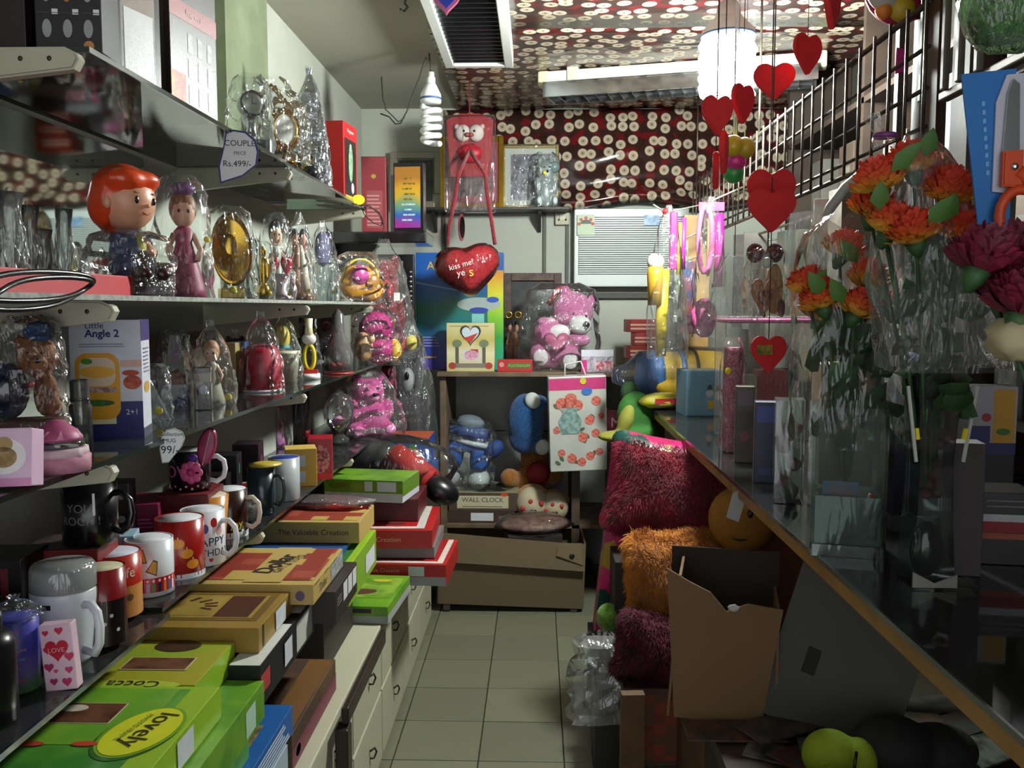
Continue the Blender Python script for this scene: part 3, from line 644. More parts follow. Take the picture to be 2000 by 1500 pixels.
TB = [  # px, py, w, h, X, name, label, fn
    (496, 545, 46, 130, -.80, 'glass_figurine', 'clear glass figurine with red dots behind the gold plate', lambda t, W, H: (O('bulb', lathe([(W * .3, 0), (W * .34, H * .3), (W * .15, H * .6), (W * .2, H * .85), (0, H)]), CRYSTAL, t), O('red_dot', ball(W * .12), RED, t, (0, -W * .3, H * .3)))),
    (516, 578, 40, 110, -.68, 'gold_statuette', 'slender gold statuette standing next to the gold plate', lambda t, W, H: (O('figure', blob([(0, 0, H * .15, W * .3, W * .24, H * .15), (0, 0, H * .5, W * .2, W * .16, H * .3), (0, 0, H * .85, W * .14, W * .13, H * .11), (W * .2, -W * .1, H * .55, W * .08, W * .08, H * .2)], .0025), GOLD, t))),
    (548, 580, 58, 100, -.68, 'couple_figurine', 'figurine with two crimson hearts on a frosted stand', lambda t, W, H: (O('stand', lathe([(W * .4, 0), (W * .42, H * .05), (W * .2, H * .2), (W * .3, H * .5), (0, H * .52)], wob=.1), M('#c9b8c4', .2, .3), t), [O('heart', puff([(x, y + H * .45) for x, y in heart_pts(W * .42, H * .4)], W * .2), M('#b0203c', .3), t, (s * W * .22, -W * .02, 0)) for s in (-1, 1)])),
    (541, 555, 52, 165, -.78, 'angel_figurine', 'pale angel figurine with black hair in cloudy wrap', lambda t, W, H: (fig_doll(t, W, H, M('#b9bfb2', .3), BLACK),)),
    (586, 580, 60, 165, -.68, 'champagne_figurine', 'cream and rose couple statuette under tapering clear wrap', lambda t, W, H: (fig_couple(t, W, H * .9, M('#b98f72', .4), M('#cdbfae', .4)),)),
    (584, 520, 40, 150, -.80, 'rose_figurine', 'red rosebud ornament in pointed wrap at the back of second shelf', lambda t, W, H: (O('stem', tube([(0, 0, 0), (W * .1, 0, H * .4), (0, 0, H * .7)], W * .07, 6), M('#4a5a38', .5), t), O('rosebud', ball(W * .3, W * .3, H * .16, wob=.3), M('#a3142a', .5), t, (0, 0, H * .72)))),
    (632, 583, 62, 150, -.67, 'crystal_trophy', 'clear crystal block trophy with lilac oval near the yellow toy', lambda t, W, H: (O('block', box(W * .6, W * .4, H * .5, bev=.004), CRYSTAL, t), O('oval', prism([(x, y + H * .45) for x, y in disc_pts(W * .5, H * .45)], W * .15), M('#8d8fb4', .2, .3), t), O('black_cap', box(W * .25, W * .3, H * .3, bev=.003), BLACK, t, (W * .2, W * .1, H * .6)))),
]
for k, (px, py, w_, h_, X, nm, lb, fn) in enumerate(TB):
    p, W, H = put(px, py, w_, h_, Z2, x=X); t = T(nm, lb, 'figurine', p, 28); fn(t, W, H); sticker(t, (W * .2, -W * .38, H * .12), .005); bag(t, W * 1.05, W * .85, H * 1.04, 50 + k, FILM, neck=1 if k % 2 else .85)
for k, (px, w_, h_, c, lb) in enumerate(((25, 60, 200, '#a59ab0', 'tall lilac crystal vase in wrap before the mirror'), (85, 46, 130, '#9aa38f', 'dull green crystal vase before the mirror'), (128, 42, 170, '#a8a04e', 'olive crystal vase before the mirror'), (60, 50, 175, '#b8b4c0', 'pale violet crystal vase before the mirror'))):
    p, W, H = put(px, 510, w_, h_, Z2, x=-.83); t = T('crystal_vase', lb, 'vase', p, 10, 'crystal vases before the mirror'); O('body', lathe([(W * .25, 0), (W * .3, H * .04), (W * .14, H * .15), (W * .36, H * .55), (W * .3, H * .8), (W * .4, H), (W * .36, H), (W * .26, H * .78), (0, H * .2)]), CLEAR('#eef0ee', .10, .1, .5, 30), t); bag(t, W * .95, W * .95, H * 1.05, 70 + k, FILM, neck=.9)
# yellow vehicle-shaped toy at the far end
p, W, H = put(702, 588, 90, 88, Z2, x=-.68)
t = T('yellow_toy', 'yellow plastic shell toy with a magenta ball, far end of second shelf', 'toy', p, 35)
O('shell', blob([(0, 0, H * .42, W * .45, W * .26, H * .42), (W * .22, -W * .05, H * .25, W * .3, W * .28, H * .26)], .006), M('#e59a1a', .3, coat=.4), t); O('ball', ball(W * .2, W * .12, H * .22), M('#c04a94', .35), t, (-W * .08, -W * .24, H * .6)); O('visor', ball(W * .16, W * .05, H * .2), M('#b0741a', .3), t, (W * .2, -W * .29, H * .42)); O('loop', tube([(W * .42 * math.cos(a), -W * .1, H * .45 + H * .5 * math.sin(a)) for a in [PI * i / 14 for i in range(15)]], W * .03, 6), M('#e0c236', .35), t)
O('clear_wrapper', bagmesh(W * 1.02, W * .72, H * 1.12, 61, neck=1), FILM, t)
# red plush in a hanging bag beyond the shelf ends
p, W, H = fit(752, 690, 118, 225, x=-.66); p.z = 1.163
t = T('hanging_plush', 'dark red plush toy in a clear bag hanging by the far shelf ends', 'plush toy', p, 20)
fig_bear(t, W * .8, H * .9, FUR('#8e1722', '#650f18'), M('#b02432', .8)); O('string', tube([(0, 0, H), (0, 0, H * 1.16), (-.01, 0, 1.742 - p.z - .004)], .0016, 5), BLACK, t); O('hang_tag', box(.022, .002, .03), BLACK, t, (-W * .05, -W * .34, H * .52)); O('white_tag', box(.026, .002, .034), M('#d9d9d6', .5), t, (W * .14, -W * .35, H * .49)); O('yellow_foot', ball(W * .1, W * .08, H * .07), M('#d6c24a', .5), t, (W * .38, -W * .3, H * .13)); bag(t, W * 1.05, W * .95, H * 1.02, 63, FILM2, neck=.85)
o = O('black_wire', tube([hit(x, y, x=-.615) for x, y in ((690, 398), (715, 402), (738, 412), (748, 430), (744, 441), (730, 436), (712, 420), (706, 405), (720, 400), (742, 420), (749, 440))], .0018, 5), BLACK); tag(o, 'thin black wire looped around the far end of the top shelf', 'wire')
o = O('yellow_tag', prism([(x, y) for x, y in disc_pts(.044, .034)], .003, bev=.001), YTAG, None, hit(700, 400, x=-.61), (0, 0, 20)); tag(o, 'bright yellow oval tag stuck on the far end of the top shelf', 'price tag')
# ---------------------------------------------------------------- third shelf
p, W, H = put(62, 838, 125, 215, x=-.735); O_ = O('riser_box', box(.09, .07, p.z - Z3 - .001, bev=.002), M('#4a3a34', .6), None, (p.x, p.y, Z3 + .0005)); tag(O_, 'low dark riser box under the capped bear ornament', 'box')
t = T('bear_globe', 'brown bear ornament in a denim-blue cap hugging a dark glass globe', 'ornament', p, 22)
ob = M('#9a6038', .7, hex2='#7d4a2a', vs=50, bump=.5, bs=120); O('log_base', box(W * 1.0, W * .6, H * .1, bev=.008), M('#6d4a36', .7, hex2='#4e3426', vs=30), t)
O('body', blob([(W * .2, .02, H * .3, W * .2, W * .18, H * .22), (W * .12, 0, H * .66, W * .3, W * .26, H * .2), (W * .34, -W * .12, H * .2, W * .13, W * .13, H * .11), (-W * .12, 0, H * .8, W * .09, W * .06, H * .07), (W * .3, -W * .14, H * .4, W * .1, W * .14, H * .09)], .006), ob, t); O('muzzle', ball(W * .14, W * .12, H * .08), ob, t, (W * .16, -W * .24, H * .6)); O('nose', ball(W * .04, W * .03, H * .025), BLACK, t, (W * .17, -W * .36, H * .63))
for s in (-1, 1): O('eye', ball(W * .022, W * .02, W * .022, n=8, m=6), BLACK, t, (W * (.12 + s * .1), -W * .26, H * .7))
O('cap', blob([(W * .16, 0, H * .88, W * .24, W * .22, H * .1), (W * .22, -W * .2, H * .83, W * .18, W * .18, H * .03)], .005), M('#33507e', .8, bump=.4, bs=200), t); O('globe', ball(W * .32, W * .32, H * .26), M('#1c2230', .08, coat=1, hex2='#2c3650', vs=20), t, (-W * .3, -W * .16, H * .36)); O('cheek_heart', ball(W * .05, W * .04, W * .05), M('#a02a30', .5), t, (W * .06, -W * .3, H * .42)); bag(t, W * 1.05, W * .9, H * 1.03, 81, FILM, neck=1)
p, W, H = put(113, 918, 118, 100, z=Z3)
t = T('lace_jar', 'round pink lace-trimmed trinket jar with a glass rim', 'jar', p)
PK = M('#c98a9e', .6, hex2='#b87890', vs=60); O('skirt', lathe([(W * .5, 0), (W * .5, H * .28), (W * .44, H * .36), (0, H * .36)], 40, wob=.09, seed=2), PK, t); O('lace', lathe([(W * .49, H * .3), (W * .47, H * .44), (W * .43, H * .46)], 48, wob=.12, seed=4), M('#d9bcc4', .7), t); O('glass_rim', lathe([(W * .42, H * .44), (W * .43, H * .58), (W * .38, H * .6), (0, H * .58)]), CRYSTAL, t); O('lid', lathe([(W * .4, H * .6), (W * .4, H * .66), (W * .3, H * .8), (W * .1, H * .98), (0, H)]), M('#b3567e', .5), t); O('lid_frill', lathe([(W * .4, H * .64), (W * .3, H * .8), (W * .27, H * .76)], 30, wob=.14, seed=6), M('#d98ab0', .6), t)
p, W, H = put(22, 950, 95, 112, z=Z3)
b = Bx('teddy_card_box', 'pink and white box with a printed teddy, beside the lace jar', 'box', p, (W, .05, H), M('#dcb6d2', .5), 14, rot=(-10, 0, 14)); b.disc('front', .5, .52, .8, .62, M('#e6e0e0', .5)); b.disc('front', .48, .5, .5, .36, M('#a88a5a', .6, hex2='#8a6c40', vs=80), 'printed_teddy', lift=2); b.disc('front', .48, .72, .34, .26, M('#a88a5a', .6), 'printed_teddy_head', lift=2); b.rect('front', 0, 0, 1, .14, M('#d488b8', .5), 'pink_band'); b.disc('front', .12, .24, .14, .1, M('#5a3a86', .5), lift=3)
p, W, H = put(160, 876, 44, 135, z=Z3); t = T('glass_bottle', 'small empty clear glass bottle in front of the lunch box carton', 'bottle', p); O('body', lathe([(W * .48, 0), (W * .48, H * .62), (W * .4, H * .66), (W * .4, H * .98), (W * .36, H), (W * .33, H * .96), (W * .42, H * .6), (W * .42, H * .05), (0, H * .04)]), CLEAR('#dfe8e6', .05, .04, .2, 12), t); O('collar', lathe([(W * .42, H * .70), (W * .44, H * .72), (W * .42, H * .74)]), CRYSTAL, t)
# Little Angle carton
p, W, H = put(222, 850, 128, 226, z=Z3)
b = Bx('lunch_box_carton', 'white and blue carton with a yellow lunch carrier picture, third shelf', 'box', p, (W, .07, H), M('#d4d6e2', .45), 13)
BL = M('#25256e', .4); YL = M('#e5a41c', .4)
b.rect('front', 0, 0, 1, .12, BL); b.rect('front', .62, .12, 1, .31, BL); b.rect('front', .0, .12, .62, .16, M('#e9dfb0', .4)); b.text('front', '2+1', .84, .22, .045, WHITE)
b.text('front', 'Little', .36, .95, .05, M('#34356f', .5)); b.text('front', 'Angle 2', .46, .875, .085, M('#23246a', .5), 0, .72, bold=.025); b.lines('front', .14, .8, .77, .81, 2, M('#8a8ba0', .5))
def rr(w, h, r, n=6):
    o = []
    for cx, cy, a in ((w / 2 - r, h - r, 0), (-w / 2 + r, h - r, 90), (-w / 2 + r, r, 180), (w / 2 - r, r, 270)):
        o += [(cx + r * math.cos(math.radians(a + 90 * i / n)), cy + r * math.sin(math.radians(a + 90 * i / n))) for i in range(n + 1)]
    return o
b.shape('front', rr(W * .62, H * .56, W * .18), .38, .16, 1, YL, 'printed_carrier'); b.shape('front', rr(W * .5, H * .24, W * .14), .38, .44, 1, M('#e6cdb4', .4), 'printed_window', lift=3); b.disc('front', .38, .56, .5, .1, M('#f0b53c', .4), 'printed_lid', lift=4); b.disc('front', .24, .65, .16, .05, M('#4c8a2c', .5), 'printed_salad', lift=5); b.rect('front', .14, .39, .64, .43, M('#cdb4ac', .4, hex2='#8a6a70', vs=120), 'printed_band', lift=4); b.disc('front', .38, .30, .46, .055, M('#3f7a2a', .5, hex2='#2d5f20', vs=120), 'printed_greens', lift=5)
b.disc('front', .84, .55, .24, .05, M('#b8402a', .5), 'printed_bowl'); b.disc('front', .86, .47, .26, .12, M('#a8301e', .5, hex2='#c86a3a', vs=90), 'printed_bowl'); b.rect('front', .70, .60, 1, .66, M('#d9b4a4', .5))
b.rect('right', 0, .82, 1, 1, M('#3a2f74', .4)); b.lines('right', .2, .8, .55, .78, 7, M('#7d7d90', .5)); b.rect('right', 0, 0, 1, .08, M('#4a4c5c', .5)); b.disc('right', .5, .42, .6, .1, M('#d2a63a', .4)); b.rect('top', 0, 0, 1, 1, M('#3a3070', .45))
b = Bx('maroon_carton', 'dark brown open carton leaning behind the wrapped statues, third shelf', 'box', put(355, 755, 1, 1, Z3, x=-.86)[0], (.05, .34, .16), M('#4a3626', .7)); b.rect('right', .02, .9, .98, .98, M('#2c2019', .7))
TC = [
    (306, 822, 58, 108, 'cake_slice_pack', 'wedge-shaped clear pack with red print and a yellow sticker', lambda t, W, H: (O('wedge', prism([(-W * .45, 0), (W * .45, 0), (-W * .3, H * .9), (-W * .45, H * .9)], W * .5, bev=.002), CLEAR('#f2f6f6', .10, .1, .8, 40), t), O('red_print', box(W * .2, W * .1, H * .14), M('#a63a42', .5), t, (-W * .25, -W * .24, H * .62)), sticker(t, (W * .12, -W * .3, H * .2), .008))),
    (345, 792, 66, 142, 'frame_figurine', 'grey arched photo-frame figurine on a purple box, in wrap', lambda t, W, H: (O('purple_box', box(W * .75, W * .5, H * .3, bev=.002), M('#4a3a78', .4, hex2='#c9c6d0', vs=30), t), O('arch', prism([(-W * .3, H * .3), (W * .3, H * .3), (W * .22, H * .7), (W * .12, H * .97), (-W * .12, H * .97), (-W * .22, H * .7)], W * .12, bev=.002), M('#7d8274', .4), t), O('photo_oval', prism([(x, y + H * .56) for x, y in disc_pts(W * .26, H * .34)], W * .15), M('#8a6a80', .4), t), O('rose_heap', ball(W * .28, W * .16, H * .12, wob=.4), M('#8a5a50', .6, hex2='#b88a6a', vs=90), t, (0, -W * .1, H * .36)))),
    (398, 800, 38, 84, 'brandy_glass_box', 'small clear box with a drink glass and cream lid label', lambda t, W, H: (O('case', box(W * .85, W * .85, H, bev=.002), CLEAR('#e8ecea', .05, .04, 0, 1), t), O('tumbler', lathe([(W * .3, H * .03), (W * .34, H * .5), (W * .31, H * .5), (0, H * .08)]), M('#3a302c', .2, hex2='#6d655c', vs=50), t), O('cream_band', box(W * .8, W * .8, H * .2), M('#b9a88a', .5), t, (0, 0, H * .66)), O('red_lid', box(W * .82, W * .82, H * .1), M('#5a2428', .5), t, (0, 0, H * .88)), O('white_star', ball(W * .2, W * .05, H * .12, wob=.5), M('#cfd0dc', .5), t, (0, -W * .4, H * .48)))),
    (415, 790, 86, 158, 'cone_wrapped_statue', 'tall statue in a glossy pointed cone of clear film', lambda t, W, H: (fig_doll(t, W * .7, H * .82, M('#a9a494', .3), M('#c08a66', .5)), sticker(t, (W * .36, -W * .2, H * .1), .008))),
    (512, 764, 84, 150, 'red_jar', 'crimson round jar under clear wrap tied at the top', lambda t, W, H: (O('jar', lathe([(W * .4, 0), (W * .44, H * .06), (W * .42, H * .5), (W * .3, H * .6), (0, H * .62)]), M('#8e1a28', .35, hex2='#b04452', vs=40), t), O('white_foot', lathe([(W * .46, 0), (W * .46, H * .03), (0, H * .03)]), WHITE, t))),
    (556, 745, 68, 130, 'bucket_figurine', 'cream bucket ornament with yellow figure and blue scarf in wrap', lambda t, W, H: (O('bucket', lathe([(W * .36, 0), (W * .42, H * .4), (W * .46, H * .42), (W * .46, H * .46), (0, H * .44)], 16), M('#cfcdb2', .5), t), O('figure', ball(W * .26, W * .22, H * .2), M('#cdb84a', .5), t, (-W * .08, 0, H * .66)), O('scarf', tube([(W * .2 * math.cos(a) - W * .08, W * .18 * math.sin(a), H * .52) for a in [2 * PI * i / 12 for i in range(12)]], W * .06, 6, True), M('#5a9ab8', .5), t))),
    (662, 730, 62, 128, 'bell_jar_roses', 'glass bell jar with small red roses inside, third shelf', lambda t, W, H: (O('dome', lathe([(W * .44, H * .02), (W * .46, H * .3), (W * .2, H * .6), (W * .18, H * .9), (0, H)]), CLEAR('#d6cfce', .1, .06, .4, 20), t), O('foot', lathe([(W * .46, 0), (W * .46, H * .03), (0, H * .03)]), M('#a83a3a', .4), t), [O('rose', ball(W * .11, W * .1, H * .06, wob=.3, seed=i), M('#b8404a', .5), t, ((i - 1) * W * .2, -W * .12, H * .12)) for i in range(3)])),
]
for k, (px, py, w_, h_, nm, lb, fn) in enumerate(TC):
    p, W, H = put(px, py, w_, h_, z=Z3); t = T(nm, lb, 'ornament', p, 15); fn(t, W, H)
    if nm not in ('brandy_glass_box', 'bell_jar_roses'): bag(t, W * 1.05, W * .8, H * 1.04, 90 + k, FILM if k != 3 else FILM2, neck=.82 if nm in ('cone_wrapped_statue', 'red_jar', 'bucket_figurine') else 1)
p, W, H = put(605, 740, 34, 118, z=Z3); t = T('pencil_figurine', 'yellow pencil-shaped figurine with white scarf on a red and white base', 'figurine', p, 10)
O('white_base', lathe([(W * .6, 0), (W * .6, H * .09), (0, H * .09)]), WHITE, t); O('red_block', box(W * .9, W * .6, H * .06), RED, t, (0, 0, H * .09)); O('loop_body', tube([(W * .28 * math.cos(a), 0, H * .36 + H * .2 * math.sin(a)) for a in [2 * PI * i / 16 for i in range(16)]], W * .12, 8, True), M('#d8c824', .4), t); O('collar', ball(W * .4, W * .3, H * .1), M('#dcd8d4', .5), t, (0, 0, H * .66)); O('cap', lathe([(W * .26, H * .68), (W * .2, H * .86), (W * .24, H * 1.0), (0, H)], 10), M('#d8c45a', .4, hex2='#e8e4d8', vs=60), t)
p, W, H = put(735, 712, 94, 104, z=Z3); t = T('magenta_doll', 'plush doll with huge magenta hair and a yellow bow, third shelf', 'plush toy', p, 20)
O('hair', blob([(0, 0, H * .68, W * .36, W * .3, H * .32), (W * .08, 0, H * .3, W * .34, W * .28, H * .3)], .007), M('#c01878', .45, hex2='#a01264', vs=50, bump=.5, bs=120), t); O('face', ball(W * .2, W * .2, H * .28), M('#d0a070', .5), t, (-W * .28, -W * .14, H * .34)); O('ear', ball(W * .07, W * .06, H * .09), M('#d0a070', .5), t, (-W * .14, -W * .3, H * .5)); O('yellow_bow', ball(W * .14, W * .14, H * .22), M('#d8ac1e', .5), t, (W * .38, -W * .08, H * .26)); bag(t, W * 1.05, W * .8, H * 1.05, 105, FILM, neck=1)
for k, (px, py, w_, h_, c, lb) in enumerate(((452, 735, 22, 96, '#b29a6a', 'thin tan book standing at the back of third shelf'), (470, 700, 22, 30, '#1f4a86', 'small blue box on top of a red one, third shelf'), (471, 738, 24, 40, '#b02a28', 'small red box under the blue one, third shelf'), (440, 700, 34, 60, '#9aa4a0', 'pale grey box behind the tan book'))):
    p, W, H = put(px, py, w_, h_, x=-.80); z = Z3 if k != 1 else Z3 + .078
    if k == 2: H = .0775
    if k == 1: H = .05
    Bx('back_box', lb, 'box', (p.x - (.04 if k == 3 else 0), p.y + (.06 if k == 3 else 0), z), (.04, W * 1.6, H), M(c, .5))
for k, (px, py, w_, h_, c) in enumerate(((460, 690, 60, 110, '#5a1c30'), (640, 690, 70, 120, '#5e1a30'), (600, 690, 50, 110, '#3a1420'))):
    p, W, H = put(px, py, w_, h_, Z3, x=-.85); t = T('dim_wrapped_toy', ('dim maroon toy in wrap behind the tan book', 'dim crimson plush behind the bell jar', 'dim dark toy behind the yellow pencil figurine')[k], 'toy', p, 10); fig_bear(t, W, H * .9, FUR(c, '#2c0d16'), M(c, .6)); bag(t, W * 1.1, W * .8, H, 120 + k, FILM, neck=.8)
# ================================================================= lowest shelf: mugs and gifts
def heartp(s): return [(x, y - s / 2) for x, y in heart_pts(s, s)]
def mug(px, py, w_, h_, label, body, inner='#d8dce2', hand=10, Z=None, handle=None, flare=0, t=None, group=None, plane=None, upside=False):
    p, W, H = put(px, py, w_, h_, **(plane or dict(z=Z4)))
    if Z: p.z = Z
    r = W / 2; bm = M(body, .25, var=.05, coat=.5); t = T('mug', label, 'mug', p, 0, group)
    rb = r * (1 - flare)
    o = O('cup', lathe([(rb * .9, 0), (rb, H * .03), (r, H), (r * .95, H * 1.0), (r * .93, H * .985)], 32), bm, t); O('lining', lathe([(r * .935, H * .99), (rb * .9, H * .1), (0, H * .08)], 32), M(inner, .3, var=.03), t)
    if upside: O('closed_foot', lathe([(0, H * .992), (r * .94, H * .992), (r * .94, H * .97)], 32), bm, t)
    if hand is not None:
        a = math.radians(hand); ca, sa = math.cos(a), math.sin(a)
        O('handle', tube([(ca * (r * .96 + q), sa * (r * .96 + q), z) for q, z in ((0, H * .8), (r * .4, H * .82), (r * .72, H * .7), (r * .78, H * .5), (r * .68, H * .3), (r * .36, H * .18), (0, H * .22))], r * .13, 8), M(handle, .25) if handle else bm, t)
    t['r'] = r; t['h'] = H; return t, r * 1.004, H
WM = '#dde0e4'
def ring(t, r, z0, z1, c, name='printed_band', a0=-175, a1=60): return cylpatch(t, name, r, a0, a1, z0, z1, M(c, .3), n=20)
# white travel mug
p, W, H = put(130, 1285, 120, 192, z=Z4 - .009)
t = T('travel_mug', 'large white lidded travel mug with a long handle, near end', 'mug', p, 0); r = W / 2
O('body', lathe([(r * .8, 0), (r * .84, H * .03), (r, H * .66), (r, H * .72), (r * .97, H * .74), (0, H * .74)], 32), M('#d3d8dd', .3, var=.03), t)
O('lid', lathe([(r * 1.0, H * .74), (r * 1.02, H * .76), (r * .98, H * .95), (r * .9, H * .99), (0, H)], 32), CLEAR('#4d565a', .3, .1, .7, 40), t); O('lid_core', lathe([(r * .9, H * .74), (r * .88, H * .93), (0, H * .94)]), M('#3c4246', .3), t)
a = math.radians(-25); O('handle', tube([(math.cos(a) * (r * .9 + q * r), math.sin(a) * (r * .9 + q * r), z * H) for q, z in ((0, .60), (.38, .62), (.66, .55), (.75, .4), (.7, .24), (.5, .13), (0, .14))], r * .14, 8), M('#d3d8dd', .3, var=.03), t); cylpatch(t, 'badge', r * 1.004, -112, -84, H * .60, H * .65, BLACK); cyltext(t, 'GIRL', r * 1.008, -98, H * .625, H * .028, WHITE)
mugs = {}
def M1(key, *a, **k): mugs[key] = mug(*a, **k); return mugs[key]
t, r, H = M1('red', 205, 1250, 84, 148, 'red and black mug with cream lining behind the travel mug', '#7d1216', '#cfc9a8', None); ring(t, r, H * .0, H * .6, '#191414', 'black_band', -175, 80)
for i in range(7): cylshape(t, 'printed_dot', [(x, y - .003) for x, y in disc_pts(.006, .006, 8)], r * 1.003, -130 + i * 17, H * (.2 + .1 * (i % 3)), M('#c9c9cc', .4))
t, r, H = M1('nescafe', 226, 1196, 100, 122, 'red and gold patterned mug with white script lettering', '#b02a1e', '#cdd2e2', None); ring(t, r, 0, H * .5, '#c98a4a', 'gold_print', -120, 40); cyltext(t, 'Nescafe', r * 1.005, -68, H * .72, H * .16, M('#ecd9cf', .4))
for i in range(5): cylshape(t, 'printed_fruit', [(x, y - .006) for x, y in disc_pts(.013, .012, 12)], r * 1.006, -112 + i * 20, H * (.18 + .14 * (i % 3)), M(('#d9b35a', '#8a2f6a', '#c9301e', '#e0c46a', '#6d4a2a')[i], .4))
t, r, H = M1('stripe', 294, 1156, 90, 108, 'white mug with yellow party hats above coloured candle stripes', WM, WM, None); ring(t, r, H * .1, H * .36, '#b81d22', 'red_band', -178, 60)
for i, c in enumerate(('#2c2c60', '#1a1a22', '#d8a41c', '#dfe0ea', '#2f6aa6', '#1c2440', '#c8b0d8', '#5a8a4a', '#2a2a66', '#d87a2c', '#2f6aa6', '#dfe0ea')): cylpatch(t, 'printed_stripe', r * 1.003, -160 + i * 14, -152 + i * 14, H * .1, H * .27, M(c, .4), n=2); cylshape(t, 'printed_flame', [(x, y - .003) for x, y in disc_pts(.005, .006, 8)], r * 1.004, -156 + i * 14, H * .31, M('#ecd9d4', .4))
for a, z, rot in ((-118, .5, .5), (-85, .76, 0), (-58, .55, -.4), (-150, .7, .3)):
    s = H * .2; P = [(-.5, -.5), (.5, -.5), (.2, .55), (-.2, .55)]; P = [((x * math.cos(rot) - y * math.sin(rot)) * s * .8, (x * math.sin(rot) + y * math.cos(rot)) * s) for x, y in P]
    cylshape(t, 'printed_hat_outline', [(x * 1.25, y * 1.2) for x, y in P], r * 1.002, a, z * H, M('#33303a', .4)); cylshape(t, 'printed_hat', P, r * 1.004, a, z * H, M('#d9a62c', .4))
t, r, H = M1('candle', 353, 1120, 92, 112, 'red mug with orange glowing candles printed on it', '#9c1c1a', WM, None); ring(t, r, 0, H * .09, WM, 'white_foot', -179, 90)
for a, z in ((-72, .62), (-52, .44), (-38, .25)): cylshape(t, 'printed_candle', [(x, y - .009) for x, y in disc_pts(.024, .018, 16)], r * 1.003, a, z * H, M('#e0912a', .4)); cylshape(t, 'printed_wick', [(-.0008, 0), (.0008, 0), (.0008, .004), (-.0008, .004)], r * 1.004, a, z * H + .009, M('#f0dca0', .4))
t, r, H = M1('bday', 398, 1098, 84, 106, 'white Happy Birthday mug with printed balloons and handle', WM, WM, -12); cyltext(t, 'HAPPY', r * 1.004, -52, H * .46, H * .15, M('#1d1a22', .4)); cyltext(t, 'BIRTHDAY', r * 1.004, -50, H * .26, H * .125, M('#1d1a22', .4))
for a, z, c in ((-88, .66, '#c49aa0'), (-64, .70, '#3a5aa8'), (-40, .80, '#b82a20'), (-24, .64, '#d9a6a0')): cylshape(t, 'printed_balloon', [(x, y - .009) for x, y in disc_pts(.014, .019, 14)], r * 1.003, a, z * H, M(c, .4))
cylshape(t, 'printed_heart', heartp(.009), r * 1.004, -50, H * .12, RED)
t, r, H = M1('plain', 336, 1062, 80, 76, 'plain white mug behind the candle mug', WM, WM, None)
t, r, H = M1('gold', 406, 1070, 84, 106, 'flared orange-gold mug with pale lining', '#c8812a', '#cbbfae', None, flare=.2)
t, r, H = M1('joy', 447, 1044, 74, 92, 'dark brown mug lettered joy with a white base', '#2c1512', WM, -5, handle='#cfc9c0'); ring(t, r, 0, H * .12, WM, 'white_foot', -179, 90); cyltext(t, 'joy', r * 1.004, -46, H * .27, H * .2, M('#d8c81e', .4)); cylshape(t, 'printed_blob', [(x, y - .01) for x, y in disc_pts(.02, .02)], r * 1.003, -100, H * .26, M('#2a2a6a', .4))
t, r, H = M1('blue', 511, 1002, 54, 92, 'small dark teal mug with a yellow saucer lid', '#22323a', '#7f9aa8', -4, handle='#30383a'); O('yellow_lid', lathe([(r * 1.15, H * 1.03), (r * 1.18, H * 1.06), (r * .5, H * 1.1), (0, H * 1.1)]), M('#b8a43c', .4), t, (r * .35, 0, 0))
t, r, H = M1('white2', 556, 975, 60, 84, 'white mug with a bright blue lining near the yellow carton', '#a9aeb0', '#243a8e', None)
# black upside-down mug on red carton
pz = hit(140, 1108, x=-.75); pz.y -= .05; Bx('black_base_box', 'low black box beneath the red mug carton', 'box', (-.75, pz.y + .05, Z4), (.11, .10, .055), M('#151216', .4), 8); b = Bx('mug_carton', 'red mug carton with gold print under the black mug', 'box', (pz.x, pz.y + .05, Z4 + .056), (.115, .10, .068), M('#7d1d16', .5), 8); b.rect('front', .2, .02, .55, .2, M('#c9cfc9', .5)); b.disc('front', .62, .35, .22, .4, M('#b8642a', .5, hex2='#c9963a', vs=90), 'printed_star'); b.rect('top', 0, 0, 1, 1, M('#5a4a48', .4, hex2='#3a2c2c', vs=30), 'top_panel')
t, r, H = mug(178, 1048, 102, 122, 'black mug lettered YOU ROCK standing upside down on red carton', '#111013', '#17171a', -8, plane=dict(y=pz.y + .05), Z=Z4 + .125, upside=True); cyltext(t, 'YOU', r * 1.004, -86, H * .62, H * .13, M('#6d6a6c', .5)); cyltext(t, 'ROCK !', r * 1.004, -84, H * .42, H * .13, M('#6d6a6c', .5)); cylpatch(t, 'white_mark', r * 1.004, -58, -53, H * .5, H * .85, WHITE)
b = Bx('black_gift_box', 'black gift box with a red ribbon stripe at the near end', 'box', hit(20, 1100, x=-.80) * 1 + Vector((0, 0, 0)), (.075, .09, .13), M('#141216', .4), 5); b.o.location.z = Z4; b.rect('front', .6, .1, .75, .9, M('#6d1c28', .5), 'ribbon'); b.disc('front', .35, .5, .2, .12, M('#4a4448', .5))
b = Bx('dark_gift_box', 'low black box with an orange flame picture, beside travel mug', 'box', (-.80, 1.18, Z4 - .009), (.09, .08, .10), M('#161316', .4), 8); b.disc('front', .8, .3, .3, .5, M('#a8662a', .5, hex2='#8a4a4a', vs=40), 'printed_flame')
b = Bx('sky_blue_card', 'pale blue greeting box with black scribble beside the black mug', 'box', put(238, 1055, 1, 1, Z4, x=-.74)[0], (.05, .06, .10), M('#93b4c4', .5), 15); b.disc('front', .7, .75, .5, .25, M('#2a3036', .5)); b.rect('front', .2, .2, .6, .45, M('#2c2f6a', .5))
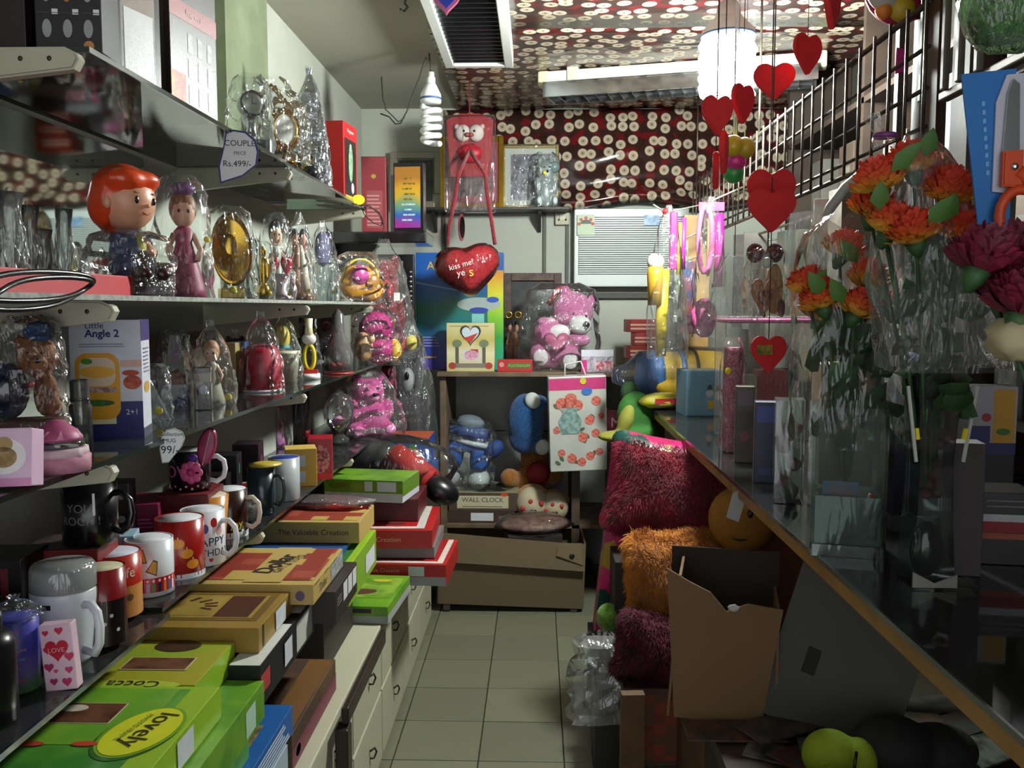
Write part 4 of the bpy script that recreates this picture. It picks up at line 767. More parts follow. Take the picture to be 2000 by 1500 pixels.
t, r, H = mug(262, 1046, 50, 76, 'white mug with a red santa face and bow', '#c9c2b8', '#d9d4c8', None); cylshape(t, 'printed_cap', [(x, y - .012) for x, y in disc_pts(.03, .026)], r * 1.003, -80, H * .72, M('#a81c22', .4)); cylshape(t, 'printed_leaf', [(x, y - .008) for x, y in disc_pts(.02, .016)], r * 1.003, -75, H * .3, M('#4a5a40', .4))
b = Bx('magenta_box', 'magenta gift box with angled lid behind the white mugs', 'box', put(275, 985, 1, 1, Z4, x=-.80)[0], (.09, .12, .115), M('#7d1440', .45), 12); b.rect('front', .1, .3, .55, .62, M('#c9a04a', .5, hex2='#8a2a1e', vs=90)); b.lines('front', .5, .9, .6, .8, 3, M('#c06a90', .5))
b = Bx('leopard_box', 'narrow black box with pale rosette print behind the black mug', 'box', put(232, 960, 1, 1, Z4, x=-.80)[0], (.05, .05, .17), BLACK, 10)
for i in range(6): b.disc('front', .3 + .4 * (i % 2), .2 + .13 * i, .3, .08, M('#8a8580', .5))
# love mug with flower, feather, price tag
b = Bx('dark_red_box', 'dark red carton carrying the polka-dot love mug', 'box', put(375, 985, 1, 1, Z4, x=-.72)[0], (.10, .12, .122), M('#5a1218', .5), 5); LZ = Z4 + .1235; b.rect('top', .03, .03, .97, .97, M('#7a2a2a', .4))
t, r, H = mug(372, 950, 78, 78, 'black polka-dot love mug with a big pink rose on the front', '#1b0f18', '#dcdce0', 5, plane=dict(y=b.o.location.y), Z=LZ, handle='#dcdce0'); cyltext(t, 'LOVE', r * 1.004, -110, H * .5, H * .3, M('#d86a98', .4))
for i in range(9): O('rose_petal', ball(r * .26, r * .1, r * .22, n=10, m=7), M('#d4588c', .5), t, (r * .42 + r * .34 * math.cos(i * .78), -r * .95, H * .5 + r * .34 * math.sin(i * .78)), (0, -i * 45, 0))
O('rose_heart', ball(r * .2, r * .16, r * .2), M('#b8346c', .5), t, (r * .42, -r * 1.02, H * .5)); O('violet_bud', ball(r * .26, r * .14, r * .2), M('#4a2488', .5), t, (r * .5, -r * .9, H * .85))
for i in range(10): cylshape(t, 'printed_dot', [(x, y - .0025) for x, y in disc_pts(.005, .005, 8)], r * 1.003, -160 + i * 16, H * (.08 + .06 * (i % 2)), M('#d8a0b4', .4))
p, W, H = put(396, 908, 44, 76, y=b.o.location.y - .05); t = T('feather', 'pink satin feather-shaped spoon rest leaning over the love mug', 'feather', p, 10, rot=(0, 14, 10)); O('blade', puff([(x, y) for x, y in disc_pts(W * .8, H)], W * .22), M('#b23c68', .35, hex2='#8a2a4c', vs=30), t); O('quill', tube([(0, -W * .12, .0), (0, -W * .13, H * .95)], W * .03, 5), M('#d89ab0', .4), t)
paper_tag('price_tag', 'white speech-bubble price tag reading 99, near the love mug', 337, 902, 46, 64, dict(x=XS + .012), [(.1, 0), (.35, .02), (.55, .2), (.85, .45), (1, .7), (.9, .9), (.6, 1), (.3, .95), (.1, .75), (.02, .4)], [('Collection', .5, .86, .12), ('MUG', .42, .66, .12), ('99/-', .42, .38, .24)], 6, M('#b9bab4', .6))
# right part of the shelf
b = Bx('mug_gift_carton', 'yellow carton with small mug pictures near the far end', 'box', put(588, 945, 1, 1, z=Z4)[0], (.085, .085, .105), M('#b8922a', .5), 18); [b.rect('front', .3, .12 + .42 * i, .62, .42 + .42 * i, M('#a9b6c4', .5), 'printed_mug') for i in range(2)]; b.rect('top', 0, 0, 1, 1, M('#c9aa5a', .5))
b = Bx('red_flower_box', 'red gift box with dark flower print beside the yellow carton', 'box', put(622, 940, 1, 1, z=Z4)[0] + Vector((-.01, .07, 0)), (.07, .09, .12), M('#9a1626', .45), 12); b.disc('front', .5, .5, .8, .7, M('#5a1a30', .5, hex2='#c07a86', vs=120), 'printed_flower'); b.rect('front', 0, 0, 1, .14, RED, 'red_base')
p, W, H = put(662, 868, 66, 108, z=Z4); t = T('glass_globe_trophy', 'clear glass trophy with a pink flower inside, in film', 'trophy', p, 10); O('foot', lathe([(W * .3, 0), (W * .3, H * .1), (W * .12, H * .2), (0, H * .2)]), CRYSTAL, t); O('bowl', lathe([(W * .12, H * .18), (W * .42, H * .45), (W * .46, H * .7), (W * .3, H * .88), (W * .06, H), (0, H)]), CLEAR('#f2f6f6', .04, .06, .8, 30), t); O('pink_flower', ball(W * .18, W * .14, H * .1, wob=.4), M('#d88ab4', .5), t, (0, -W * .1, H * .42)); sticker(t, (.0, -W * .3, H * .36), .006)
p, W, H = put(720, 850, 126, 128, z=Z4); t = T('pink_plush_bear', 'hot pink plush bear in clear wrap at the far end of lowest shelf', 'plush toy', p, 30); fig_bear(t, W * .85, H * .95, FUR('#d8489a', '#b82e7e'), M('#e070b0', .8)); bag(t, W * 1.05, W * .85, H * 1.06, 131, FILM2, neck=.9)
p, W, H = put(762, 800, 70, 110, x=-.72); t = T('coral_plush_bear', 'coral plush bear squeezed behind the hot pink bear', 'plush toy', (p.x, p.y + .05, Z4 + .0), 10); fig_bear(t, W * .95, p.z - Z4 + H, FUR('#b83a5c', '#92284a'), M('#c05070', .8))
p, W, H = put(550, 872, 46, 96, z=Z4); t = T('lilac_doll', 'lilac doll ornament in clear wrap behind the mugs', 'doll', (p.x - .02, p.y, Z4), 10); fig_doll(t, W, H * .95, M('#a04a94', .5, hex2='#c98ab0', vs=40), M('#8a4a3a', .6)); bag(t, W * 1.1, W, H * 1.04, 133, FILM, neck=.9)
p, W, H = put(600, 866, 40, 80, z=Z4); t = T('red_rose_ornament', 'red rose ornament with tall clear sleeve behind the yellow carton', 'ornament', (p.x - .02, p.y, Z4), 0); O('rose', ball(W * .4, W * .35, H * .22, wob=.35), M('#a81820', .5), t, (0, 0, H * .24)); O('pot', lathe([(W * .3, 0), (W * .34, H * .12), (0, H * .12)]), RED, t); O('sleeve', lathe([(W * .42, 0), (W * .42, H * 1.3), (W * .4, H * 1.3), (W * .4, .002)], 14), FILM, t)
for k, (px, py, w_, h_, c) in enumerate(((440, 905, 46, 96, '#17151a'), (485, 890, 50, 90, '#2a1420'), (418, 930, 40, 70, '#1a1214'))):
    p, W, H = put(px, py, w_, h_, Z4, x=-.80); b = Bx('dark_carton', ('black carton with green mark behind the mugs', 'maroon-black carton behind the lilac doll', 'small black carton behind the love mug')[k], 'box', (p.x, p.y, Z4), (.07, W * 1.2, H), M(c, .4), 8)
    if k == 0: b.rect('right', .4, .6, .5, .8, M('#2a9a4a', .5)); b.rect('right', .2, .2, .3, .4, M('#a83a1e', .5))
    if k == 1: b.disc('right', .5, .5, .6, .5, M('#5a2a40', .5))
p, W, H = put(505, 905, 64, 30, Z4, x=-.72); t = T('red_bowl', 'shallow red dish with a white rim behind the teal mug', 'bowl', (p.x - .03, p.y, Z4)); O('dish', lathe([(W * .3, 0), (W * .5, H * .8), (W * .5, H), (W * .47, H * .95), (0, H * .3)]), M('#8a1618', .3), t); O('rim', tube([(W * .49 * math.cos(2 * PI * i / 20), W * .49 * math.sin(2 * PI * i / 20), H) for i in range(20)], .0015, 5, True), WHITE, t)
t = T('crumpled_film', 'crumpled ball of clear film lying among the mugs', 'plastic film', put(448, 925, 1, 1, Z4, x=-.70)[0] + Vector((0, .03, 0))); O('film', ball(.05, .06, .03, (0, 0, .03), 14, 9, .5, 3), FILM2, t)
t = T('skull_ornament', 'small pale carved ornament perched by the blue-lined mug', 'ornament', put(535, 935, 1, 1, Z4, x=-.68)[0] + Vector((0, .05, 0)), 10); O('body', blob([(0, 0, .02, .016, .014, .02), (.01, -.006, .042, .014, .012, .012), (-.012, 0, .044, .012, .012, .01)], .003), M('#b9b49a', .5), t)
# soap jar, love packet, black object
p, W, H = put(35, 1345, 88, 180, z=Z4 - .009); t = T('soap_jar', 'clear wrapped jar with a blue and green label at the near end', 'jar', p, 0); r = W / 2; O('label', lathe([(r * .95, H * .02), (r * .95, H * .80), (r * .8, H * .82), (0, H * .82)], 28), RAMP(('#3c7a34', '#5a8a4a', '#6a5a9a', '#3a3a94', '#4a4aa8'), 'Z', H * .9, .35), t); cyltext(t, 'y Soap', r * .965, -62, H * .16, H * .07, M('#a82a20', .5)); [cyltext(t, s, r * .965, -66, H * z, H * .045, M(c, .5)) for s, z, c in (('Softly', .7, '#c86a8a'), ('Only you', .6, '#b0607a'), ('with Love', .5, '#c07a9a'), ('from me', .4, '#5a9ac0'), ('Always', .3, '#c06a80'))]; O('clear_wrapper', bagmesh(W * 1.0, W * 1.0, H * .24, 141, neck=.7, crump=.12), FILM2, t, (0, 0, H * .80))
p, W, H = put(106, 1336, 66, 130, z=Z4 - .009); b = Bx('love_packet', 'small pink packet printed with red hearts and the word LOVE', 'packet', p + Vector((.02, -.01, 0)), (W * .9, .02, H), M('#d9b8c8', .4), 8, rot=(0, -4, 8)); sc = W * .9
for i, (u, v, s, c) in enumerate(((.2, .88, .2, '#c0284c'), (.62, .9, .26, '#c0284c'), (.2, .62, .24, '#b02a50'), (.5, .6, .72, '#b81a30'), (.85, .5, .3, '#c8305a'), (.2, .36, .3, '#a82a5c'), (.8, .3, .24, '#c03a6a'), (.3, .14, .24, '#a0285c'), (.7, .12, .3, '#b0305a'), (.4, .3, .14, '#d0406a'))): b.shape('front', heartp(1), u, v, sc * s, M(c, .4), 'printed_heart', lift=2 + .1 * i)
b.text('front', 'LOVE', .5, .63, .07, M('#e6a8b0', .5), 0, .5, lift=6)
t = T('black_flask', 'plain black flask at the very near end of the lowest shelf', 'flask', put(-18, 1412, 1, 1, z=Z4 - .009)[0]); O('body', lathe([(.03, 0), (.032, .005), (.032, .1), (.024, .115), (0, .116)]), BLACK, t); O('cap', lathe([(.018, .115), (.018, .14), (0, .141)]), BLACK, t)
# ================================================================= cartons on the low cupboard
def SB(name, label, xr, y0, y1, z0, z1, W, mat, rz=0, cat='box'):
    """carton given by its aisle-side x, depth range and height range"""
    fk = lambda y: y * (1 - .0857 * ((1.38 - z1) / y - .0857)) if y < 2.6 else y
    y0, y1 = fk(y0), fk(y1); b = Bx(name, label, cat, (xr - W / 2, (y0 + y1) / 2, z0 + .0005), (W, y1 - y0, z1 - z0 - .001), mat, rz, bev=.001); return b
LIME = M('#8fb32a', .35, var=.06); LIME2 = M('#6a9a26', .35, hex2='#4d8424', vs=12); GRN = M('#3a7a2c', .35, hex2='#5a9a34', vs=9); KR = M('#b49a58', .45, var=.06)
BROWNP = M('#4a2a1c', .4, hex2='#6d4630', vs=25); TXT = M('#2a221c', .5)
def small_label(b, f, u0, v0, u1, v1): b.rect(f, u0, v0, u1, v1, M('#c8ccd0', .5), 'white_label', lift=4); b.lines(f, u0 + .02, u1, v0 + .1 * (v1 - v0), v1, 4, M('#6a6c72', .5))
b = SB('photo_album_box', 'lime green album box lettered lovely in a yellow oval, frontmost carton', -.484, .98, 1.352, .752, .802, .40, LIME)
b.rect('top', .03, .03, .90, .97, GRN); b.rect('top', .03, .50, .86, .97, M('#7aa832', .35, hex2='#639a2c', vs=14), lift=2); b.put('oval_border', [(x * .150, (y - .5) * .098) for x, y in disc_pts(1, 1, 32)], 'top', *b.uvt(277, 1430), M('#6d9a1c', .4), 78, 3); b.put('yellow_oval', [(x * .140, (y - .5) * .088) for x, y in disc_pts(1, 1, 32)], 'top', *b.uvt(277, 1430), M('#c9cc20', .4), 78, 4); b.put('oval_shadow', [(x * .152, (y - .5) * .10) for x, y in disc_pts(1, 1, 32)], 'top', *b.uvt(271, 1434), M('#2d5a1c', .4), 78, 2.5); b.text('top', 'lovely', *b.uvt(286, 1428), .105, TXT, -102, None, lift=6); b.text('top', 'PHOTO FRAME', *b.uvt(262, 1424), .022, M('#4a5a1c', .5), -102, lift=6)
b.put('picture_border', [(-.06, -.032), (.06, -.032), (.06, .032), (-.06, .032)], 'top', *b.uvt(152, 1394), M('#c9b89a', .4), 0, 3); b.put('picture', [(-.058, -.03), (.058, -.03), (.058, .03), (-.058, .03)], 'top', *b.uvt(152, 1394), BROWNP, 0, 4); b.disc('top', *b.uvt(146, 1386), .10, .06, M('#c9bfae', .4), 'picture_figure', lift=5)
for u, v in ((60, 1455), (165, 1455)): b.disc('top', *b.uvt(u, v), .09, .035, M('#b8382a', .5), 'red_flourish', lift=4)
b.rect('right', 0, .05, 1, .95, LIME); b.disc('right', .25, .5, .25, .6, M('#b5c81e', .4)); b.text('right', 'lovely', .25, .5, .4, TXT); small_label(b, 'right', .55, .1, .7, .9)
SB('lime_tray_box', 'lime carton under the lovely album box', -.462, 1.02, 1.50, .686, .7505, .38, LIME2).rect('right', .80, .1, .9, .8, M('#a9c8b0', .5), 'pale_label'); SB('green_tray_box', 'darker green carton at the bottom of the lime stack', -.485, 1.02, 1.49, .622, .685, .35, GRN)
b = SB('coffee_set_box', 'blue carton with a cream picture and barcoded side, on the cupboard', -.468, 1.22, 1.70, .566, .6205, .36, M('#1f5a9c', .4)); b.rect('top', .40, .30, .92, .82, M('#c9a84e', .45, hex2='#3a3a30', vs=12), 'cream_picture'); b.rect('right', .02, .05, .40, .95, M('#2a3a78', .4)); b.text('right', 'Coffee', .22, .5, .5, M('#d8c0a8', .5)); b.lines('right', .46, .96, .1, .9, 6, M('#c8d2d8', .5), .55)
b = SB('white_print_box', 'white and blue carton beneath the blue coffee carton', -.466, 1.22, 1.66, .481, .565, .36, M('#9fb0b8', .4)); b.lines('right', .05, .95, .1, .9, 8, M('#4a5a78', .5), .5); b.rect('right', 0, 0, .3, .4, M('#3a9ab0', .4))
b = SB('oval_motif_box', 'olive-lime carton with a dark oval and framed photo on its lid', -.527, 1.362, 1.54, .752, .800, .36, M('#a09a2a', .38, hex2='#8aa02a', vs=6), 0); b.disc('top', *b.uvt(348, 1262), .22, .30, M('#33201a', .4, hex2='#4a3020', vs=60), 'dark_oval'); b.put('picture_border', [(-.055, -.026), (.055, -.026), (.055, .026), (-.055, .026)], 'top', *b.uvt(310, 1297), M('#c0b088', .4), 0, 2); b.put('picture', [(-.052, -.023), (.052, -.023), (.052, .023), (-.052, .023)], 'top', *b.uvt(310, 1297), BROWNP, 0, 3); b.put('lime_oval', [(x * .15, (y - .5) * .034) for x, y in disc_pts(1, 1)], 'top', *b.uvt(258, 1338), M('#a8b83a', .4), 0, 2); b.text('top', 'Cocca', *b.uvt(258, 1338), .13, TXT, 180, lift=4); b.rect('right', 0, 0, 1, 1, LIME)
SB('support_carton', 'brown carton coloured dark for shade, holding up the middle of the stack', -.56, 1.42, 2.12, .6215, .7205, .30, M('#2c2119', .6))  # carton put in as support; its dark colour stands for the shade there
b = SB('brown_clock_box', 'mustard carton with a dark brown numeral panel on its lid', -.486, 1.546, 1.76, .776, .822, .36, M('#8f7230', .42)); b.rect('top', .05, .16, .96, .86, M('#6f5424', .4)); b.rect('top', .10, .22, .92, .80, M('#98803c', .4), lift=2); b.rect('top', .14, .26, .70, .76, M('#8a7030', .42, hex2='#a88a44', vs=8), lift=3); b.rect('top', .72, .24, .90, .78, M('#4a2618', .4), lift=3)
for i in range(11): a = math.radians(-20 + i * 20); b.put('numeral_mark', [(-.004, -.012), (.004, -.012), (.004, .012), (-.004, .012)], 'top', .42 + .24 * math.cos(a), .5 + .2 * math.sin(a), M('#4a3018', .45), math.degrees(a) - 90, 4)
small_label(b, 'right', .45, .1, .75, .9); b.rect('right', .1, .05, .14, .95, TXT)
b = SB('black_white_carton', 'narrow black carton with a white lid and label', -.468, 1.50, 1.86, .70, .775, .055, M('#16151a', .4)); b.rect('top', .02, .0, .98, .55, M('#c9cbc4', .45)); b.rect('top', .02, .72, .98, 1, M('#c9cbc4', .45)); b.rect('right', .0, .3, .14, .75, M('#a83a3a', .5), 'red_label'); small_label(b, 'right', .38, .2, .52, .8); b.rect('right', .62, .1, .95, .9, M('#b9bab0', .5), 'white_label')
b = SB('maroon_photo_box', 'open maroon and brown box lid lying on the cream cupboard top', -.474, 1.715, 2.09, .481, .555, .30, M('#3f2a1a', .6, hex2='#5a3f22', vs=10)); b.rect('right', 0, 0, 1, .55, M('#6a1636', .45), 'maroon_side'); b.disc('right', .12, .3, .09, .3, M('#c0a88a', .5)); b.rect('top', .80, .02, .98, .98, M('#6d4a22', .5)); b.rect('top', .1, .1, .75, .7, M('#3a2416', .5))
def dollar(name, label, xr, y0, y1, z0, z1, W, front_text):
    b = SB(name, label, xr, y0, y1, z0, z1, W, KR); b.rect('top', .03, .10, .98, .98, CHECKER('#8e3a2c', '#b89c54', .044, '#a14b3a'), 'checked_panel', lift=2); return b
b = dollar('dollar_photo_box', 'buff carton with red checks and the name Dollar across its lid', -.44, 1.745, 2.01, .794, .836, .38, ''); b.rect('top', .62, .04, .82, 1, KR, 'name_strip', lift=3); b.text('top', 'Dollar', .70, .52, .15, TXT, 80, lift=5, bold=.02); b.text('top', 'GIFT & TOYS', .775, .52, .06, TXT, 80, lift=5); b.text('front', 'Dollar', .35, .5, .42, TXT); b.disc('front', .93, .45, .05, .5, M('#5a4a6a', .5)); b.rect('right', .55, .05, .98, .95, M('#a9aca8', .5, hex2='#7a7c78', vs=90), 'white_label'); b.text('right', 'Dollar', .3, .5, .4, TXT)
for i in range(3): b.put('dark_seam', [(-.018, -.001), (.018, -.001), (.018, .001), (-.018, .001)], 'right', .1 + .3 * i, .95, TXT, 0, 3)
b = SB('squares_carton', 'dark strip-like carton with three white squares under the Dollar box', -.418, 1.84, 2.06, .722, .792, .16, M('#2a221c', .5)); [b.rect('right', .34 + .22 * i, .35, .52 + .22 * i, .92, M('#c9ccc8', .5), 'white_square') for i in range(3)]; b.lines('right', .05, .28, .5, .8, 3, M('#8a8478', .5))
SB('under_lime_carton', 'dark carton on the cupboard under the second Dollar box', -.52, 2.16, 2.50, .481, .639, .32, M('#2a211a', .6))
b = SB('lime_long_box', 'deep lime carton whose end shows under the second Dollar box', -.464, 2.19, 2.56, .64, .742, .36, LIME); b.rect('right', .02, .02, .98, .98, M('#7aa52a', .35)); small_label(b, 'right', .55, .2, .9, .7); b.rect('top', .3, .05, .95, .95, M('#2f6a30', .4))
b = SB('blue_flat_box', 'flat blue carton sandwiched under the second Dollar box', -.50, 2.26, 2.60, .743, .756, .36, M('#1e4a86', .4)); b.rect('right', .2, .1, .8, .9, M('#4a8ab0', .4))
b = dollar('valuable_creation_box', 'buff checked carton reading The Valuable Creation on its end', -.47, 2.345, 2.56, .757, .814, .36, ''); b.text('front', 'The Valuable Creation', .66, .52, .26, TXT, 0, .55); b.text('front', 'Dollar', .14, .65, .4, TXT); b.text('front', 'GIFT & TOYS', .14, .3, .16, TXT); O('film_sheet', ball(.13, .06, .018, (0, 0, .0), 18, 8, .25, 5), CLEAR('#e08a90', .10, .15, 1, 40), b.o, (.06, .07, .072))
b = SB('lime_white_box', 'small lime carton with white base lying near the end of the cupboard', -.413, 2.53, 2.775, .481, .532, .19, LIME2, -4); b.rect('top', .06, .25, .94, .9, M('#5f8a24', .4, hex2='#86a83a', vs=20)); b.put('yellow_oval', [(x * .06, (y - .5) * .03) for x, y in disc_pts(1, 1)], 'top', .62, .80, M('#b8b432', .4), 0, 3); b.put('brown_print', [(x * .1, (y - .5) * .05) for x, y in disc_pts(1, 1)], 'top', .4, .42, M('#5a3a30', .4), 12, 3); b.rect('front', 0, 0, 1, .45, M('#8d918e', .5), 'grey_base'); b.rect('right', 0, 0, 1, .5, M('#9da09c', .5), 'grey_base'); b.rect('front', .45, .6, .75, .85, TXT)
REDP = M('#a81c1e', .38, var=.08); 
b = SB('red_set_box', 'flat red carton with a white border overhanging the cupboard, lower of two', -.285, 2.80, 3.12, .49, .56, .32, REDP, -2); b.rect('front', 0, 0, 1, .42, M('#8b8e90', .5), 'grey_base'); b.rect('top', .02, .04, .96, .11, M('#c9bdb4', .5), 'white_border', lift=2); b.rect('top', .90, .04, .96, .96, M('#c9bdb4', .5), 'white_border', lift=2.2); b.rect('front', .62, .45, .78, .9, M('#b9c4c0', .5), 'white_label'); b.text('front', 'The Valuable Creation', .28, .7, .2, M('#d89a90', .5), 0, .5); b.rect('top', .03, .2, .9, .95, M('#9a1416', .35), lift=1.5)
SB('grey_pack', 'flat grey pack between the two red cartons', -.335, 2.86, 3.16, .562, .60, .30, M('#6d6a6a', .5))
b = SB('red_photo_box', 'red carton with white stripe and small badge, upper of two', -.345, 2.83, 3.18, .602, .662, .34, REDP, 2); b.rect('top', .0, .06, .9, .14, M('#c9bdb4', .5), 'white_border', lift=2); b.rect('top', .84, .06, .92, 1, M('#b9b4ae', .5), 'white_border', lift=2.2); b.put('badge', [(x * .07, (y - .5) * .022) for x, y in disc_pts(1, 1)], 'top', .62, .26, M('#3a3a34', .4), 0, 3); b.text('front', 'The Valuable Creation', .4, .5, .3, M('#d89a90', .5), 0, .6)
SB('dark_red_carton', 'dark red carton at the back of the red stack', -.40, 2.95, 3.20, .663, .738, .30, M('#4a0e12', .45))
b = SB('lime_label_box', 'lime and white carton with two white labels near the wrapped doll', -.425, 2.90, 3.10, .739, .812, .27, M('#b9bcc2', .5), -8); b.rect('front', 0, .42, 1, 1, M('#6a8a24', .4, hex2='#7d9a3a', vs=14), 'lime_band'); b.rect('right', 0, .3, 1, 1, M('#5a7a24', .4), 'lime_band'); b.rect('top', 0, 0, 1, 1, M('#4f7a22', .4, hex2='#6d9a2c', vs=10), 'lime_lid'); small_label(b, 'front', .68, .5, .92, .95); small_label(b, 'front', .52, .5, .62, .95); b.disc('front', .18, .74, .24, .32, M('#a8b82a', .4), 'yellow_oval'); b.disc('front', .42, .74, .16, .3, M('#8a9a2c', .4), lift=2)
# far end: base carton, tea boxes, wrapped doll
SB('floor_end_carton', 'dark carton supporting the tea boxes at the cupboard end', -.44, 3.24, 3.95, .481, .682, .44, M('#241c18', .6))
b = SB('blue_lower_box', 'plain blue carton beneath the tea-cup carton', -.415, 3.52, 3.72, .683, .745, .25, M('#1c4a80', .45))
b = SB('tea_set_box', 'blue carton with an orange lid and a painted tea cup', -.43, 3.52, 3.72, .746, .862, .25, M('#17408c', .45)); b.rect('front', 0, .84, 1, 1, M('#b8502a', .45), 'orange_band'); b.disc('front', .74, .44, .26, .2, M('#c9b04a', .45), 'printed_saucer'); b.disc('front', .74, .52, .2, .3, M('#b83a34', .45, hex2='#d8c8b8', vs=60), 'printed_cup', lift=2); b.disc('front', .74, .70, .15, .16, M('#3a7a3a', .45), 'printed_leaf', lift=3); b.rect('front', .05, .6, .5, .68, M('#4a8ab8', .45)); b.rect('top', 0, 0, 1, 1, M('#a84a2a', .5))
p = hit(738, 940, y=3.28)
t = T('wrapped_rag_doll', 'cloth doll in black and red lying in clear wrap over the cartons', 'doll', (p.x, 3.36, .684), 0)
def seg(name, a, b_, r0, r1, m): O(name, tube([Vector(a), (Vector(a) + Vector(b_)) / 2, Vector(b_)], 1, 12, taper=[r0, (r0 + r1) / 2 * 1.05, r1]), m, t)
O('hair_and_coat', blob([(-.06, 0, .14, .09, .07, .07), (.0, 0, .13, .08, .07, .06)], .008), M('#161415', .7), t); O('face', ball(.045, .05, .05), M('#c08a5e', .6), t, (-.145, -.03, .13)); seg('red_leg', (.05, -.02, .13), (.20, -.09, .05), .06, .05, M('#a01c18', .7)); O('boot', ball(.075, .06, .05), BLACK, t, (.235, -.09, .02), (0, 30, 0)); O('clear_wrapper', ball(.25, .13, .13, (.04, -.02, .09), 18, 10, .16, 7), FILM3, t)
# ================================================================= back of the shop
YU = 4.20
ztop = hit(1000, 727, y=YU).z
t = T('wooden_cabinet', 'open wooden display cabinet at the back with a brown top', 'cabinet', (0, 0, 0))
xl = hit(853, 727, y=YU).x; xr = .62; CW = M('#6d5c44', .55, hex2='#5a4b38', vs=12)
O('top_board', box(xr - xl, .56, .022, bev=.003), CW, t, ((xl + xr) / 2, YU + .28, ztop - .022)); O('side_panel', box(.03, .52, ztop - .022, bev=.002), CW, t, (xl + .025, YU + .29, 0)); O('side_panel', box(.04, .5, ztop - .022, bev=.002), M('#4a3d2e', .6), t, (hit(1125, 1000, y=YU).x, YU + .29, 0)); O('back_panel', box(xr - xl - .06, .01, ztop - .05), M('#b4b7ae', .7), t, ((xl + xr) / 2, YU + .55, 0)); O('panel_joint', box(.45, .006, .006), BLACK, t, (-.15, YU + .541, .72)); O('middle_shelf', box(xr - xl - .06, .5, .02, bev=.002), CW, t, ((xl + xr) / 2, YU + .29, .318)); O('plinth', box(.8, .3, .06), M('#1c1a17', .7), t, (-.12, YU + .3, 0))
ZS = .339
# things on the cabinet top
p, W, H = put(900, 716, 168, 224, y=4.42); b = Bx('aquarium_box', 'tall rainbow-printed carton with yellow letters Aq behind the heart cushion', 'box', (p.x, 4.42, ztop), (W, .10, H), RAMP(('#5a2a8a', '#3a3a9a', '#1c3f8c', '#14707a', '#1f6a4a', '#1d4f9a', '#1a5ab0'), 'Z', H, .35, .12), 0)
b.rect('front', .82, .0, 1, .85, RAMP(('#1f8ac0', '#1f9a7a', '#2c9a3a', '#7ab82a', '#c9cc2c', '#d08a2c'), 'Z', H * .9, .35, .1), 'rainbow_strip'); b.disc('front', .72, .56, .5, .12, M('#9aa8a4', .4), 'printed_basin', lift=2); b.disc('front', .72, .51, .22, .05, M('#23409a', .4), 'printed_base', lift=3); b.disc('front', .88, .60, .14, .05, M('#2a4fb0', .4), lift=3); b.rect('front', .64, .34, .78, .48, M('#7ac0b8', .4), 'printed_jet', lift=2); b.text('front', 'Aq', .20, .88, .09, M('#d8b01e', .4)); b.lines('front', .06, .28, .2, .3, 4, M('#9a8ab8', .5)); b.lines('front', .08, .24, .1, .14, 1, M('#c0a04a', .5))
b.put('diagonal_light', [(-W * .5, .02), (W * .1, -.03), (W * .1, -.036), (-W * .5, .012)], 'front', .5, .72, M('#7a9ab8', .4), 0, 2)
p, W, H = put(920, 716, 93, 94, y=4.27); b = Bx('photo_frame_box', 'cream carton picturing a heart-topped photo frame and pink bear', 'box', (p.x, 4.27, ztop), (W, .06, H), RAMP(('#a8a060', '#c9c290', '#d8d0a8', '#b8a85a', '#c9c08a'), 'Z', H, .45, .05)); 
b.shape('front', heart_pts(1, 1), .5, .52, W * .44, M('#2a2a30', .4), lift=2); b.shape('front', heart_pts(1, 1), .5, .56, W * .36, M('#c0ccd4', .4), lift=3); b.put('printed_shape', [(-.16 * W, .1 * W), (-.05 * W, .12 * W), (.05 * W, .16 * W), (.16 * W, .2 * W), (0, -.02 * W)], 'front', .5, .60, M('#b83a24', .4), 0, 4); b.rect('front', .30, .22, .72, .46, M('#c9c8bc', .4), 'printed_photo', lift=1.5); b.disc('front', .52, .34, .3, .2, M('#b87a94', .4, hex2='#d8a8b8', vs=60), 'printed_bear', lift=3); b.rect('front', .5, .38, .66, .46, M('#a82a30', .4), lift=2.5)
for u in (.22, .78): b.rect('front', u - .035, .15, u + .035, .55, M('#5a5448', .45), 'printed_pillar', lift=2); b.disc('front', u, .58, .2, .16, M('#6d7a5a', .5), 'printed_leaves', lift=3); b.disc('front', u - .1 if u < .5 else u + .1, .12, .16, .14, M('#a03a2a', .5), 'printed_rose', lift=3)
b.rect('front', .16, .08, .84, .17, M('#7a7468', .4), 'printed_plinth', lift=2.5); b.lines('front', .08, .92, .93, .96, 1, M('#8a6a40', .5))
p, W, H = put(1006, 721, 68, 24, y=4.24); b = Bx('red_toothpaste_box', 'slim red carton with green lettering on the cabinet edge', 'box', (p.x, 4.24, ztop), (W, .05, H), M('#b01c1c', .4)); b.rect('front', .28, .3, .95, .75, M('#3a6a34', .45)); b.text('front', 'PLATIGNUM', .62, .52, .34, M('#c0a84a', .5), 0, .6); b.disc('front', .12, .6, .14, .4, M('#c98a80', .5))
p, W, H = put(1040, 700, 112, 168, y=4.70); p.z = ztop; t = T('dark_picture', 'dark landscape picture in a worn brown frame against the back wall', 'picture', p); FRM = M('#5d4a40', .6, hex2='#46372f', vs=30); H += .03
O('canvas', box(W - .05, .01, H - .05), M('#1d1f22', .5, hex2='#34342f', vs=12), t, (0, .01, .025))
for s in (-1, 1): O('frame_side', box(.04, .025, H, bev=.003), FRM, t, (s * (W / 2 - .02), 0, 0))
for z in (0, H - .04): O('frame_rail', box(W - .08, .025, .04, bev=.003), FRM, t, (0, 0, z))
